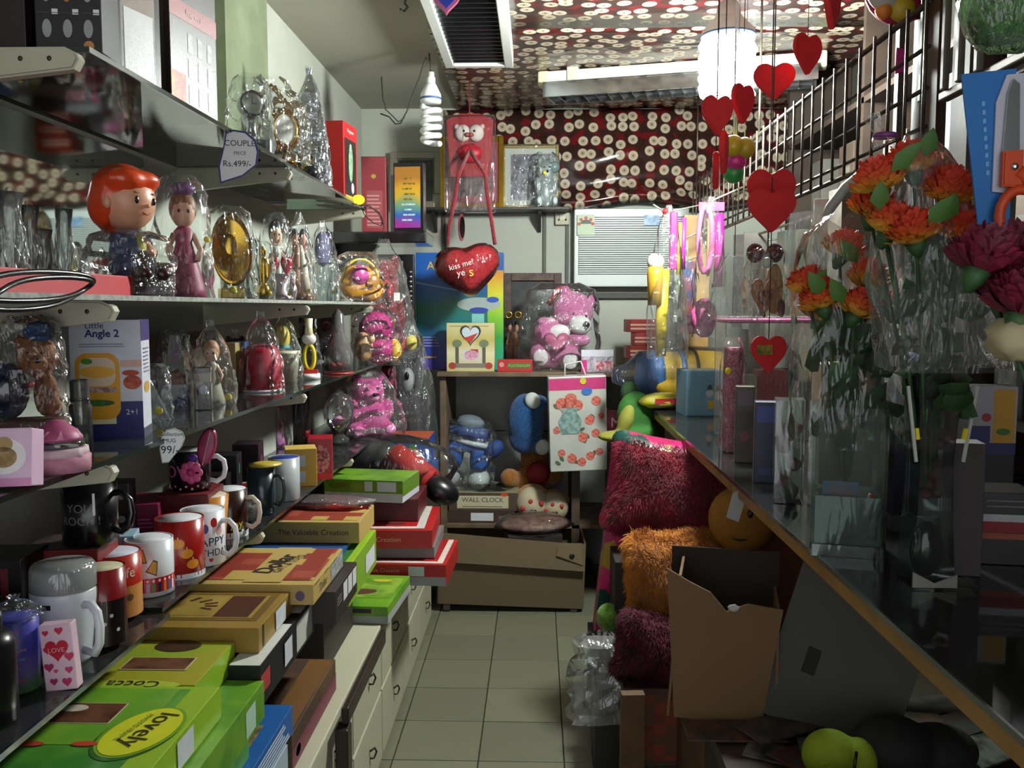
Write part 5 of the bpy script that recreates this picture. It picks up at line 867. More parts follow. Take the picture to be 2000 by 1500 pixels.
p, W, H = put(1003, 712, 46, 112, y=4.52); t = T('couple_statue', 'tan couple statue with gold rings over their heads', 'statue', (p.x, 4.52, ztop)); fig_couple(t, W, H * .86, M('#9a7250', .5), M('#a8805e', .5), M('#6d5a48', .5)); [O('gold_ring', tube([(s * W * .2 + W * .13 * math.cos(a), 0, H * .92 + W * .13 * math.sin(a)) for a in [2 * PI * i / 14 for i in range(14)]], W * .04, 6, True), GOLD, t) for s in (-1, 1)]
# pink bear, head bowed to one side
p, W, H = put(1095, 720, 150, 160, y=4.36); t = T('pink_teddy', 'big pink teddy bear in clear wrap sitting on the cabinet, head bowed', 'plush toy', (p.x, 4.40, ztop), 0); PB = FUR('#d477a8', '#c2629a')
O('body', blob([(-W * .12, 0, H * .32, W * .27, W * .22, H * .32), (-W * .26, -W * .1, H * .18, W * .15, W * .2, H * .17), (W * .12, -W * .12, H * .14, W * .15, W * .2, H * .13), (-W * .22, -W * .1, H * .45, W * .14, W * .16, H * .2), (W * .24, -W * .12, H * .38, W * .15, W * .13, H * .09, (0, 10, 0))], .011), PB, t)
hd = O('head', blob([(0, 0, 0, W * .27, W * .24, H * .24), (-W * .16, 0, H * .22, W * .08, W * .06, H * .07), (W * .2, .0, H * .18, W * .08, W * .06, H * .07)], .010), PB, t, (W * .16, -W * .02, H * .72), (14, 12, 0))
O('muzzle', ball(W * .15, W * .12, H * .12), M('#cfcaca', .8), hd, (W * .12, -W * .22, -H * .1)); O('nose', ball(W * .045, W * .04, H * .045), BLACK, hd, (W * .19, -W * .33, -H * .06)); [O('eye', ball(W * .018, W * .015, W * .018, n=8, m=6), BLACK, hd, (x * W, -W * .23, H * .02)) for x in (0, .17)]
for x, y, z in ((-.26, -.3, .16), (.12, -.32, .12)): O('foot_pad', ball(W * .10, W * .03, H * .1), M('#c9c0c2', .8, bump=.4, bs=90), t, (x * W, y * W, z * H))
O('bib', ball(W * .14, W * .05, H * .1), M('#dcd6da', .8), t, (-W * .02, -W * .2, H * .46)); O('pink_heart', puff(heart_pts(W * .34, H * .26), W * .12), M('#c06088', .4), t, (-W * .06, -W * .34, H * .2)); O('ribbon', tube([(-W * .16, .02, H * .8), (-W * .02, -W * .05, H * .99), (W * .1, -W * .05, H * 1.0)], W * .035, 6), RED, t); bag(t, W * 1.08, W * .85, H * 1.06, 211, FILM, neck=1, crump=.05)
# red chocolate boxes, silver packs
for k, (px, py, w_, h_, yy) in enumerate(((1258, 668, 74, 24, 4.46), (1266, 645, 66, 22, 4.46), (1258, 622, 74, 30, 4.46))):
    p, W, H = put(px, py, w_, h_, y=yy); b = Bx('red_snack_box', ('bottom red snack carton of the small stack by the back wall', 'middle red snack carton of the small stack by the back wall', 'top red snack carton of the small stack by the back wall')[k], 'box', (p.x, yy, ztop + .055 + k * .064), (W, .10, .062), M(('#9a3a24', '#a83228', '#a02a24')[k], .4), (2, -4, 3)[k], 'red snack cartons'); b.lines('front', .1, .9, .2, .8, 2, M('#d8b0a0', .5), .5); b.rect('front', 0, 0, .12, 1, M('#7a1c18', .4))
b = Bx('dark_base_box', 'dark carton under the small stack of red snack cartons', 'box', (hit(1262, 700, y=4.46).x, 4.46, ztop), (.19, .12, .054), M('#2a2020', .5))
p, W, H = put(1166, 716, 62, 44, y=4.22); b = Bx('silver_gift_pack', 'silver-wrapped flat gift with a pink end beside the pink teddy', 'gift', (p.x, 4.235, ztop), (W, .07, H), M('#b9b4bc', .2, .7, bump=.3, bs=40)); b.rect('front', 0, 0, .18, .55, M('#c02878', .4)); b.rect('front', .4, .1, 1, .5, M('#a83a4a', .4, hex2='#d8b8c0', vs=60)); b.rect('front', 0, .7, 1, 1, M('#d8d8de', .25, .6))
# things in the cabinet
p, W, H = put(936, 1034, 138, 24, y=4.26); b = Bx('brown_flat_box', 'flat dark brown carton with a white barcode label in the cabinet', 'box', (p.x, 4.42, ZS), (W, .30, .056), M('#3a2a22', .6)); small_label(b, 'front', .38, .15, .7, .85)
p, W, H = put(944, 1010, 136, 40, y=4.26); b = Bx('wall_clock_box', 'carton labelled WALL CLOCK with a dark scroll design on top', 'box', (p.x, 4.42, ZS + .057), (W, .30, .088), M('#4a3a2c', .55)); b.rect('top', 0, 0, 1, 1, M('#8a8a6a', .5)); b.rect('front', .12, .15, .86, .85, M('#b9b496', .5), 'cream_label', lift=2); b.text('front', 'WALL CLOCK', .49, .62, .3, TXT, 0, .6); b.lines('front', .2, .8, .22, .34, 1, M('#5a5040', .5)); b.disc('front', .80, .92, .1, .22, M('#c04a24', .5), 'orange_sticker', lift=4)
for i in range(14): a = i * .9; b.put('scroll_print', [(x * .07, (y - .5) * .05) for x, y in disc_pts(1, 1, 12)], 'top', .52 + .03 * i * math.cos(a) * .8, .42 + .022 * i * math.sin(a), M('#23221e', .5), i * 40, 2 + .2 * i)
b.disc('top', .52, .42, .8, .72, M('#55543f', .5), 'scroll_ground', lift=1.5)
zc = ZS + .147
p = hit(905, 935, y=4.42); m_ = mpp(p)
t = T('blue_doll', 'blue soft doll with white boots and belt in clear wrap', 'plush toy', (p.x, 4.40, zc), 0, rot=(0, 8, 0)); s = m_; t.scale = (.84, .84, .80)
BD = M('#1c55a8', .75, var=.1, bump=.2, bs=150)
O('trousers', blob([(-.082, 0, .18, .060, .06, .11, (0, 6, 0)), (.076, 0, .18, .060, .06, .11, (0, -4, 0)), (0, .01, .27, .118, .07, .05)], .008), BD, t)
for sx in (-1, 1): O('boot', ball(.066, .075, .07), M('#b4bcbd', .4), t, (sx * .086, -.03, .072))
O('belt', lathe([(.128, .275), (.134, .29), (.128, .305)], 24, sy=.62), M('#b9c0c8', .5), t, (0, .01, 0), (0, 5, 0)); O('jacket', blob([(0, .01, .34, .12, .08, .06), (.15, -.03, .27, .05, .045, .07, (0, 40, 0)), (-.13, .02, .33, .05, .05, .06)], .009), M('#243f78', .7), t); O('hood', ball(.085, .07, .05), M('#6d7a84', .6), t, (-.01, .02, .405)); bag(t, .34, .22, .43, 221, FILM, neck=1)
p, W, H = put(1040, 1000, 30, 30, y=4.34)
t = T('orange_plush', 'orange plush toy slumped under the teal one in the cabinet', 'plush toy', (hit(1035, 1000, y=4.44).x, 4.47, ZS), 0); O('body', blob([(0, .02, .13, .11, .09, .13), (.02, .02, .30, .07, .06, .13), (-.10, -.05, .19, .05, .05, .05), (.12, 0, .2, .05, .05, .05)], .011), FUR('#a86c1c', '#8a5414'), t); O('belly', ball(.06, .04, .06), M('#8a1c20', .7), t, (.04, -.08, .22)); O('white_patch', ball(.04, .03, .035), M('#b0aaa2', .8), t, (.055, -.03, .36))
for k, px in enumerate((1040, 1082)):
    p, W, H = put(px, 1030, 54, 80, y=4.27); t = T('cookie_plush_head', ('white round-faced plush with red dots, bigger of the two in the cabinet', 'white round-faced plush with red dots, smaller of the two in the cabinet')[k], 'plush toy', (p.x, 4.29, ZS), 0, 'dotted plush heads'); q = (1, .86)[k]; r = W * .62 * q
    O('face', ball(r, r * .8, r * 1.05, (0, 0, r * 1.05)), M('#b0a488', .8, bump=.3, bs=120), t); O('fringe', blob([(0, .03, r * 1.7, r * .8, r * .6, r * .5), (-r * .7, .02, r * 1.4, r * .4, r * .4, r * .5), (r * .7, .02, r * 1.4, r * .4, r * .4, r * .5)], .007), FUR('#a87424', '#8a5a1a'), t)
    for x, z in ((-.55, .95), (-.1, 1.35), (.5, 1.25)): O('red_dot', ball(r * .15, r * .08, r * .15), M('#a8302a', .6), t, (x * r, -r * .72, z * r))
    O('heart_nose', puff(heart_pts(r * .4, r * .36), r * .15), M('#4a2018', .6), t, (r * .05, -r * .78, r * .55))
p, W, H = put(1028, 892, 88, 128, y=4.30); t = T('teal_plush', 'teal blue plush lying on its side with white soles showing', 'plush toy', (p.x, 4.33, p.z), 0)
O('body', blob([(0, 0, H * .55, W * .42, W * .32, H * .42), (-W * .05, .02, H * .3, W * .36, W * .3, H * .28), (W * .28, -W * .1, H * .82, W * .2, W * .18, H * .13), (W * .3, -W * .1, H * .16, W * .2, W * .18, H * .14)], .010), FUR('#135a92', '#0e3f74'), t); O('sole', ball(W * .17, W * .08, H * .13), M('#bcc2bd', .8), t, (W * .14, -W * .28, H * .87), (0, -30, 0)); O('sole', ball(W * .16, W * .08, H * .12), M('#bcc2bd', .8), t, (W * .36, -W * .26, H * .16), (0, 20, 0))
# flowered gift bag
p, W, H = put(1130, 918, 112, 186, y=4.10); t = T('flowered_bag', 'white gift bag printed with red roses and a vase, hung from the cabinet', 'gift bag', (p.x, 4.12, p.z), 0, rot=(3, -2, 4)); O('bag_body', box(W, .07, H, bev=.004), M('#b9b9b0', .3, coat=.5, hex2='#a9ada4', vs=6), t); O('pink_top', box(W * .98, .072, H * .12), M('#b83a70', .35), t, (0, 0, H * .86))
def rose(x, z, s, c='#b0443c'): flat(t, 'printed_rose', [(q * s + 0, (r_ - .5) * s) for q, r_ in disc_pts(1, 1, 10)], M(c, .4, hex2='#c97a6a', vs=90), (x * W, -.0375, z * H))
rr_ = random.Random(7)
for x, z, s in ((-.28, .72, .055), (-.12, .76, .06), (.0, .70, .05), (-.2, .66, .05), (.32, .74, .045), (.2, .54, .045), (.3, .4, .04), (.08, .36, .045), (-.3, .2, .035), (-.12, .14, .045), (.2, .16, .04), (.36, .2, .035), (-.38, .44, .03), (.4, .58, .03), (.05, .1, .04)): rose(x, z, s)
for i in range(16): flat(t, 'printed_leaf', [(q * .03, (r_ - .5) * .016) for q, r_ in disc_pts(1, 1, 8)], M('#4a5a3c', .5), (rr_.uniform(-.42, .42) * W, -.0372, rr_.uniform(.05, .8) * H), (90, rr_.uniform(0, 180), 0))
flat(t, 'printed_vase', [(-.04, 0), (.04, 0), (.055, .06), (.03, .1), (.045, .12), (-.045, .12), (-.03, .1), (-.055, .06)], M('#5a7a78', .4, hex2='#8aa09a', vs=40), (-.14 * W, -.0379, .4 * H)); flat(t, 'printed_tag', [(q * .05, (r_ - .5) * .035) for q, r_ in disc_pts(1, 1, 14)], M('#3a6ab0', .4), (.16 * W, -.0385, .84 * H)); flat(t, 'printed_tag', [(q * .03, (r_ - .5) * .03) for q, r_ in disc_pts(1, 1, 14)], M('#b8b432', .4), (.1 * W, -.0385, .95 * H))
O('handle', tube([(-W * .2, 0, H), (-W * .18, .02, H + .05), (W * .1, .03, H + .06), (W * .16, 0, H)], .004, 6), M('#c0c0c0', .4), t)
p, W, H = put(1198, 850, 44, 48, y=4.1); b = Bx('maroon_m_box', 'small maroon carton with a big letter M beside the green toy', 'box', (p.x + .03, 4.16, p.z), (W * 1.3, .08, H), M('#5a1424', .45)); b.text('front', 'Me', .5, .5, .4, M('#b08a94', .5)); SB('m_box_support', 'dim carton standing under the maroon letter carton', p.x + .11, 4.08, 4.18, .001, p.z - .001, .14, M('#221a17', .6))
# hats-like green toy
p, W, H = put(1232, 866, 125, 112, y=3.75); t = T('green_toy', 'green and yellow soft toy shaped like a hat near the counter end', 'plush toy', p, 0); O('dome', blob([(.02, 0, H * .5, W * .3, W * .26, H * .42), (W * .1, 0, H * .2, W * .36, W * .3, H * .2)], .010), M('#2f6a24', .8, bump=.2, bs=90), t); O('brim', blob([(-W * .2, -W * .1, H * .14, W * .34, W * .26, H * .1), (-W * .08, -W * .14, H * .45, W * .13, W * .16, H * .3, (0, 20, 0))], .010), M('#8a8a34', .8, bump=.2, bs=90), t); O('tuft', ball(W * .14, W * .12, H * .2), M('#22441c', .8), t, (-W * .02, .03, H * .88))
# big carton on the floor
p0 = hit(857, 1187, z=0); p1 = hit(1135, 1187, z=0); W = p1.x - p0.x
t = T('brown_carton', 'wide low open cardboard carton on the floor at the back', 'carton', ((p0.x + p1.x) / 2, 4.13, .03), 0, rot=(0, 2, 1)); KD = M('#584a34', .85, var=.08, vs=10); D = .34; HH = .30
for nm, w_, d_, x, y in (('front_wall', W, .008, 0, -D / 2), ('back_wall', W, .008, 0, D / 2), ('side_wall', .008, D, -W / 2, 0), ('side_wall', .008, D, W / 2, 0)): O(nm, box(w_, d_, HH), KD, t, (x, y, 0))
O('bottom', box(W, D, .008), KD, t); O('front_flap', prism([(-W / 2, -.10), (W / 2, -.12), (W / 2, 0), (W * .1, .01), (-W / 2, .03)], .006), M('#5f513a', .85), t, (0, -D / 2 - .012, HH + .0), (-8, 0, 0)); O('side_flap', prism([(-.06, -.02), (.06, -.06), (.05, .04), (-.05, .03)], .005), M('#6f5f45', .85), t, (W / 2 - .07, -D / 2 - .03, HH - .03)); o = O('printed_spot', ball(.012, .003, .012, n=8, m=5), BLACK, t, (W / 2 - .06, -D / 2 - .035, HH - .05))
O('skid', box(.03, D, .03), M('#3a3024', .7), t, (-W / 2 + .04, 0, -.03)); O('skid', box(.03, D, .03), M('#3a3024', .7), t, (W / 2 - .04, 0, -.03))
t = T('wrapped_cloth_pack', 'reddish-brown cloth pack in clear film poking out of the carton', 'pack', (-.02, 4.12, .345), 0, rot=(6, 0, 8)); O('cloth', ball(.17, .1, .035, (0, 0, .03), 16, 8, .1), M('#4a2a22', .7, hex2='#6d4a3a', vs=40), t); O('clear_wrapper', ball(.185, .115, .045, (0, 0, .03), 18, 9, .2, 4), FILM, t); O('support_box', box(.25, .2, .29), M('#2a221a', .8), t, (0, 0, -.29))
# frame shelf on the back wall
zf = hit(950, 404, y=4.62).z; x0 = hit(798, 404, y=4.62).x; x1 = hit(1112, 404, y=4.62).x
t = T('picture_ledge', 'narrow dark ledge carrying framed pictures on the back wall', 'shelf', (0, 0, 0)); O('board', box(x1 - x0, .18, .014, bev=.002), M('#3a3a34', .5), t, ((x0 + x1) / 2, 4.71, zf - .014)); [O('bracket', prism([(0, 0), (.16, 0), (.15, -.02), (.02, -.10), (0, -.10)], .015), M('#2e2c28', .5), t, (x, YB, zf - .014), (0, 0, -90)) for x in (x0 + .12, x1 - .15)]
def framed(name, label, px, py, w_, h_, y, fm, fw, mat_c, art, inset):
    p, W, H = put(px, py, w_, h_, y=y); t = T(name, label, 'picture', (p.x, y, zf), 0, rot=(-4, 0, 0))
    for s in (-1, 1): O('frame_side', box(fw, .02, H, bev=.003), fm, t, (s * (W / 2 - fw / 2), 0, 0))
    for z in (0, H - fw): O('frame_rail', box(W - 2 * fw, .02, fw, bev=.003), fm, t, (0, 0, z))
    O('mount', box(W - 2 * fw, .006, H - 2 * fw), mat_c, t, (0, .003, fw)); O('artwork', box(W - 2 * fw - 2 * inset, .003, H - 2 * fw - 2 * inset), art, t, (0, -.002, fw + inset)); return t, W, H
framed('silver_framed_picture', 'dark forest picture in a pale silver frame, leftmost on the ledge', 812, 404, 100, 112, 4.74, M('#9a978a', .35, .5), .035, M('#8a8676', .6), M('#2a2f28', .4, hex2='#3f4a38', vs=25), .008)
framed('gold_framed_picture', 'gold-framed picture with maroon border behind the red pouch', 922, 404, 124, 140, 4.68, GOLD, .028, M('#8a3a48', .5), M('#6d6a66', .4, hex2='#3f4044', vs=30), .035)
t, W, H = framed('white_mount_picture', 'gilt-framed picture with a white mount and violet art', 1036, 402, 110, 122, 4.70, M('#a08a4a', .35, .6), .014, M('#b9bcb2', .5), M('#4a4450', .4, hex2='#8a8690', vs=22), .03); O('clear_wrapper', box(W * 1.01, .03, H * 1.01), FILM2, t, (0, -.005, 0))
p, W, H = put(1066, 402, 52, 108, y=4.6); t = T('wrapped_white_bear', 'pale bear ornament in silvery wrap at the end of the ledge', 'ornament', (p.x, 4.655, zf), 10); fig_bear(t, W, H * .92, M('#9fa8a8', .35, .3), M('#b9c4c4', .4)); O('balloon', ball(W * .22), M('#7a9090', .2), t, (W * .3, -W * .1, H * .72)); sticker(t, (-W * .1, -W * .34, H * .6), .01); bag(t, W * 1.1, W * .6, H, 231, FILM2, neck=1)
# hanging red pouch and heart cushion
p, W, H = fit(918, 345, 92, 120, y=4.3); t = T('red_pouch', 'red card holder with two white bears in a rose, hung in film', 'gift', (p.x, 4.3, p.z), 0)
O('card', prism([(-W * .42, 0), (W * .42, 0), (W * .5, H * .9), (W * .2, H), (-W * .2, H), (-W * .5, H * .9)], .02, bev=.004), M('#9a1c2a', .4), t)
for sx in (-1, 1): hd = O('bear_head', ball(W * .17, .03, H * .14), M('#c4b8b4', .7), t, (sx * W * .14, -.02, H * .68)); O('ear', ball(W * .06, .015, H * .05), M('#b89a98', .7), hd, (sx * W * .13, 0, H * .1)); O('eye', ball(.006, .004, .006, n=8, m=5), BLACK, hd, (-sx * W * .03, -.03, .005)); O('snout', ball(.014, .014, .011, n=8, m=6), M('#8a4a40', .6), hd, (-sx * W * .1, -.028, -.012))
O('rose', ball(W * .26, .03, H * .15, wob=.25), M('#a81a2a', .5), t, (0, -.02, H * .36)); O('clear_wrapper', box(W * 1.08, .06, H * 1.55, bev=.01), CLEAR('#fbf0f1', .02, .10, .8, 18), t, (0, 0, -H * .58)); O('string', tube([(0, 0, H), (0, 0, ZC - .02 - p.z)], .002, 5), M('#8a1c24', .6), t)
p, W, H = fit(921, 576, 120, 106, y=4.05); t = T('heart_cushion', 'red plush heart cushion with white and yellow words, hung on plush cords', 'cushion', (p.x, 4.05, p.z), 0, rot=(0, -8, 0)); hp = plump_heart(W * 1.04, H, 36, .5)
hm = puff(hp, .10); O('cushion', hm, M('#b81a26', .9, var=.15, vs=60, bump=.5, bs=200), t); O('plush_pile', fur_mesh(hm, 6000, .010, 3, .0009), M('#b81a26', .9), t); flattext(t, 'kiss me?', .024, M('#d9d4ce', .5), (-.02, -.072, H * .56), (86, -8, 0)); flattext(t, 'ye', .028, M('#dcdadc', .5), (-.028, -.072, H * .38), (90, 0, 0)); flattext(t, 's', .028, M('#d8c02a', .5), (.018, -.072, H * .385), (90, 0, 0)); O('clear_wrapper', puff([(x * 1.06, y * 1.06 - .008) for x, y in hp], .135), FILM3, t)
pl = [hit(x, y, y=4.08) for x, y in ((874, 478), (878, 440), (888, 390), (896, 340))]; pr = [hit(x, y, y=4.08) for x, y in ((967, 478), (960, 430), (952, 380), (948, 340))]
inv = Matrix.Translation(t.location) @ Matrix.Rotation(math.radians(-8), 4, 'Y'); inv.invert()
for q in (pl, pr): O('plush_cord', tube([inv @ v for v in q] + [inv @ Vector((hit(917, 250, y=4.2).x, 4.2, 2.1))] , .009, 7), FUR('#a01a2a', '#7a1220'), t)
O('cord_tail', tube([inv @ Vector((hit(917, 250, y=4.2).x, 4.2, 2.1)), inv @ Vector((hit(917, 250, y=4.2).x, 4.2, ZC - .02))], .002, 5), M('#8a1c24', .6), t)
p, W, H = fit(898, 468, 18, 54, y=4.5); o = O('pink_oval_mirror', prism(disc_pts(W, H), .012, bev=.003), M('#b0606e', .4), None, (p.x, 4.6, p.z), (0, 0, 50)); tag(o, 'small pink oval hand mirror hanging on the back wall', 'mirror'); O('glass', prism([(x, y + H * .1) for x, y in disc_pts(W * .8, H * .8)], .0135), M('#3a3438', .1, .6), o); O('loop', tube([(0, 0, H), (0, .1, H + .1), (0, .2 , H + .12)], .0015, 5), BLACK, o)
# tall boxes standing on a black ledge in the corner
yk = 3.95; zk = hit(770, 452, y=yk).z
t = T('black_ledge', 'glossy black corner ledge under the poster boxes', 'shelf', (0, 0, 0)); xa = hit(728, 452, y=yk).x; xb = hit(832, 452, y=yk).x; O('board', box(xb - XL - .005, .28, .05, bev=.006), M('#17181a', .12, coat=.8), t, ((xb + XL + .005) / 2, yk + .14, zk - .05)); O('strut', prism([(0, 0), (.2, 0), (.02, -.12), (0, -.12)], .02), BLACK, t, (XL + .003, yk + .2, zk - .05))
p, W, H = put(737, 430, 48, 142, y=yk); b = Bx('red_scroll_box', 'tall dusty red box with a gold mark and small print, in the corner', 'box', (p.x - .02, yk + .06, zk), (W, .09, H * 1.02), M('#8a3038', .45, var=.1), 4); b.rect('front', .2, .05, .85, .55, M('#984a50', .45), 'text_panel'); b.lines('front', .22, .82, .08, .52, 9, M('#c08a88', .5), .4); b.disc('front', .5, .74, .2, .06, M('#a8923a', .4)); b.rect('top', 0, 0, 1, 1, BLACK)
p, W, H = put(798, 450, 60, 134, y=yk); b = Bx('quote_poster_box', 'black-edged panel with a yellow to magenta picture and script', 'picture', (p.x, yk + .05, zk), (W, .05, H), BLACK, 0, rot=(0, 0, -6)); b.rect('front', .04, .06, .9, .94, RAMP(('#8a1a70', '#c02a98', '#9a2a90', '#2a5ab0', '#6a9a7a', '#c9a42a', '#d09a2a', '#a8702a'), 'Z', H, .35, .12), 'picture'); 
for i in range(9): b.rect('front', .28 + .04 * (i % 3), .16 + .075 * i, .62 + .05 * ((i * 2) % 4), .185 + .075 * i, M('#c9d8d8' if i < 4 else '#4a4420', .5, hex2='#8ab0b8' if i < 4 else '#b08a2a', vs=140), 'script_line', lift=3)
b = Bx('pale_booklet', 'thin pale blue booklet wedged between the corner boxes', 'book', (hit(762, 430, y=yk).x, yk + .10, zk), (.022, .1, .25), M('#8a98a0', .5), 4)
# black stand with chain beside the rainbow carton
p = hit(806, 700, y=4.0); t = T('black_stand', 'black upright stand with a beaded chain beside the rainbow carton', 'stand', (p.x - .03, 4.12, 0)); O('post', box(.05, .04, 1.62, bev=.003), BLACK, t); O('crossbar', box(.16, .03, .03, bev=.003), BLACK, t, (-.06, 0, 1.59)); O('foot', box(.2, .2, .02), BLACK, t); [O('bead', ball(.008, n=8, m=6), SILVER, t, (.012, -.028, 1.1 + .022 * i)) for i in range(21)]
p, W, H = fit(806, 775, 100, 130, y=3.95); t = T('black_white_plush', 'black and white plush in cloudy film beside the cabinet', 'plush toy', (p.x, 3.86, .684), 0); HH = p.z - .684 + H; fig_bear(t, W * .9, HH, FUR('#1a1a1c', '#2c2c30'), M('#8a9090', .7)); bag(t, W * 1.05, W * .8, HH * 1.06, 241, FILM2, neck=.9)
# wall socket and window unit air conditioner
p, W, H = fit(1098, 440, 28, 32, y=YB); t = T('wall_socket', 'small cream wall socket beside the air conditioner', 'socket', (p.x, YB - .016, p.z)); O('plate', box(W, .03, H, bev=.004), M('#b0aa94', .5), t); O('rocker', box(W * .4, .036, H * .35, bev=.002), M('#c9c4b0', .5), t, (0, 0, H * .3)); [O('pin_hole', ball(.006, .006, .006, n=8, m=5), BLACK, t, (s * .018, -.013, H * .3)) for s in (-1, 1)]
pa = hit(1121, 560, y=4.70); pb = hit(1121, 407, y=4.70); m_ = mpp(pa); W = 222 * m_; H = pb.z - pa.z; t = T('air_conditioner', 'white window air conditioner with louvred front on the back wall', 'air conditioner', (pa.x + W / 2, 4.70, pa.z))
AW = M('#cfd8d4', .3, var=.03, coat=.5); O('casing', box(W, .09, H, bev=.006), AW, t, (0, .05, 0)); O('grille_bed', box(W * .92, .004, H * .74), M('#3a4644', .5), t, (0, .003, H * .16))
sl = box(W * .92, .012, H * .0165); sl.materials.append(AW)
n = 27
for i in range(n):
    z = H * (.165 + .73 * (i / (n - 1)) ** .86) if False else H * (.165 + .725 * i / (n - 1)); O('louvre_slat', sl, None, t, (0, -.002, z), (3, 0, 0))
O('energy_label', box(W * .15, .003, H * .26), M('#b8c9a8', .5), t, (-W * .40, -.012, H * .66)); 
for i in range(5): flat(t, 'rating_star', [(q * .02, (r_ - .5) * .02) for q, r_ in disc_pts(1, 1, 5)], M('#b83a2a', .5), (-W * .40 + .035 * math.cos(PI * i / 4), -.0145, H * .80 + .03 * math.sin(PI * i / 4)))
flat(t, 'rating_fan', [(.03 * math.cos(PI * i / 10), .022 * math.sin(PI * i / 10)) for i in range(11)], M('#3a4a3c', .5), (-W * .40, -.014, H * .80)); O('blue_sticker', box(W * .13, .002, H * .13), M('#4a7ab0', .4, hex2='#9ab8d0', vs=30), t, (W * .17, -.012, H * .78))
# ================================================================= right side: glass-topped counter
ZK = .96; XK = .475
t = T('glass_counter', 'long glass-topped counter with a wooden rim along the right side', 'counter', (0, 0, 0))
CWD = M('#a07638', .45, hex2='#8a6430', vs=10); y0, y1 = .35, 4.05
O('glass_top', box(1.30 - XK - .004, y1 - y0, .008), CLEAR('#c9d4cc', .02, .04, 0, 1, ior=1.32), t, ((XK + .004 + 1.30) / 2, (y0 + y1) / 2, ZK - .008)); O('glass_edge', box(.004, y1 - y0, .008), GEDGE, t, (XK + .002, (y0 + y1) / 2, ZK - .008))
for ya, yb in ((y0, 2.2), (2.2, y1)): O('front_rail', box(.085, yb - ya - .004, .03, bev=.003), CWD, t, (XK + .05, (ya + yb) / 2, ZK - .039))
O('back_rail', box(.05, y1 - y0, .03), CWD, t, (1.2, (y0 + y1) / 2, ZK - .039))
for y in (.5, 1.35, 2.2, 3.1, 3.95): O('cross_rail', box(.62, .05, .03), CWD, t, (.88, y, ZK - .039)); O('leg', box(.05, .05, ZK - .039), M('#3a2a1c', .6), t, (1.2, y, 0))
for y in (.5, 3.95): O('leg', box(.05, .05, ZK - .039), M('#3a2a1c', .6), t, (XK + .06, y, 0))
t = T('low_plank_unit', 'low dark plank unit under the counter carrying papers and cartons', 'shelf unit', (0, 0, 0)); O('plank', box(.92, 2.1, .03), M('#3b2b1f', .6), t, (.84, 1.55, .43)); O('front_board', box(.02, .55, .42, bev=.003), M('#5a3e22', .6, hex2='#452f1a', vs=9), t, (.395, 2.28, 0)); O('side_board', box(.02, .5, .42), M('#2c2018', .7), t, (.395, 1.72, 0)); O('end_board', box(.85, .02, .42), M('#2c2018', .7), t, (.84, 2.58, 0)); O('support', box(.03, .03, .43), M('#2c2018', .7), t, (1.25, .6, 0)); O('support', box(.03, .03, .43), M('#2c2018', .7), t, (.42, .6, 0))
def K(px, py, w_, h_): return put(px, py, w_, h_, z=ZK)
# ---- goods on the counter, far to near
p, W, H = K(1315, 770, 180, 95); p.y = min(p.y, 3.9)
t = T('yellow_bolster', 'fat yellow plush bolster with blue and black bands in film', 'plush toy', (p.x, p.y, ZK), 4); R_ = H * .5
prof = [(-.5, .2), (-.46, .6), (-.3, .92), (0, 1), (.3, .95), (.46, .7), (.5, .3)]
def lay(prof, L, R, n=20):
    me = lathe([(r * R, x * L) for x, r in prof], n); me.transform(Matrix.Rotation(PI / 2, 4, 'Y')); return me
O('body', lay(prof, W, R_), M('#c9a01e', .6, var=.06, bump=.15, bs=60), t, (0, 0, R_ * 1.0)); 
for x, c, wd in ((-.12, '#2a5a9a', .05), (.02, '#1c1a1c', .03)): O('band', lay([(x, 1.0), (x, 1.03), (x + wd, 1.03), (x + wd, .99)], W, R_), M(c, .6), t, (0, 0, R_))
O('blue_end', lay([(-.53, .1), (-.5, .72), (-.32, 1.0), (-.28, .97)], W, R_ * 1.0), M('#2f62a4', .6), t, (0, 0, R_)); O('side_pad', ball(W * .17, R_ * .3, R_ * .34), M('#cfa824', .6), t, (-W * .2, -R_ * .85, R_ * .7)); O('clear_wrapper', lay([(-.75, .25), (-.6, .5), (-.5, .9), (0, 1.1), (.45, 1.0), (.56, .4)], W, R_), FILM2, t, (0, 0, R_ * 1.06))
p, W, H = K(1208, 748, 80, 42); t = T('candy_packet', 'crumpled clear and yellow snack packet on the counter end', 'packet', (p.x + .05, p.y - .0, ZK), 15); t.location = (.52, 3.70, ZK); O('packet', ball(.10, .06, .035, (0, 0, .035), 16, 8, .25, 2), M('#b9b48a', .25, coat=.6, hex2='#c9c020', vs=14), t); O('red_strip', box(.12, .004, .02), M('#a82a2a', .4), t, (0, -.06, .03))
b = Bx('light_blue_box', 'pale blue cube carton printed with tiny figures and a yellow square', 'box', K(1372, 812, 1, 1)[0] + Vector((.0, .07, 0)), (.15, .15, .175), M('#6f9ab4', .5), 6); b.disc('front', .62, .62, .12, .14, M('#22262a', .5), 'printed_head'); b.disc('front', .62, .5, .2, .16, M('#c0c4c8', .5), 'printed_figure', lift=2); b.disc('front', .85, .6, .12, .14, M('#22262a', .5), 'printed_head'); b.disc('front', .85, .45, .2, .2, M('#c0c4c8', .5), 'printed_figure', lift=2); b.rect('front', .58, .16, .74, .34, M('#c0a42a', .5), 'yellow_square'); b.rect('top', .04, .04, .96, .96, M('#86a8ba', .5))
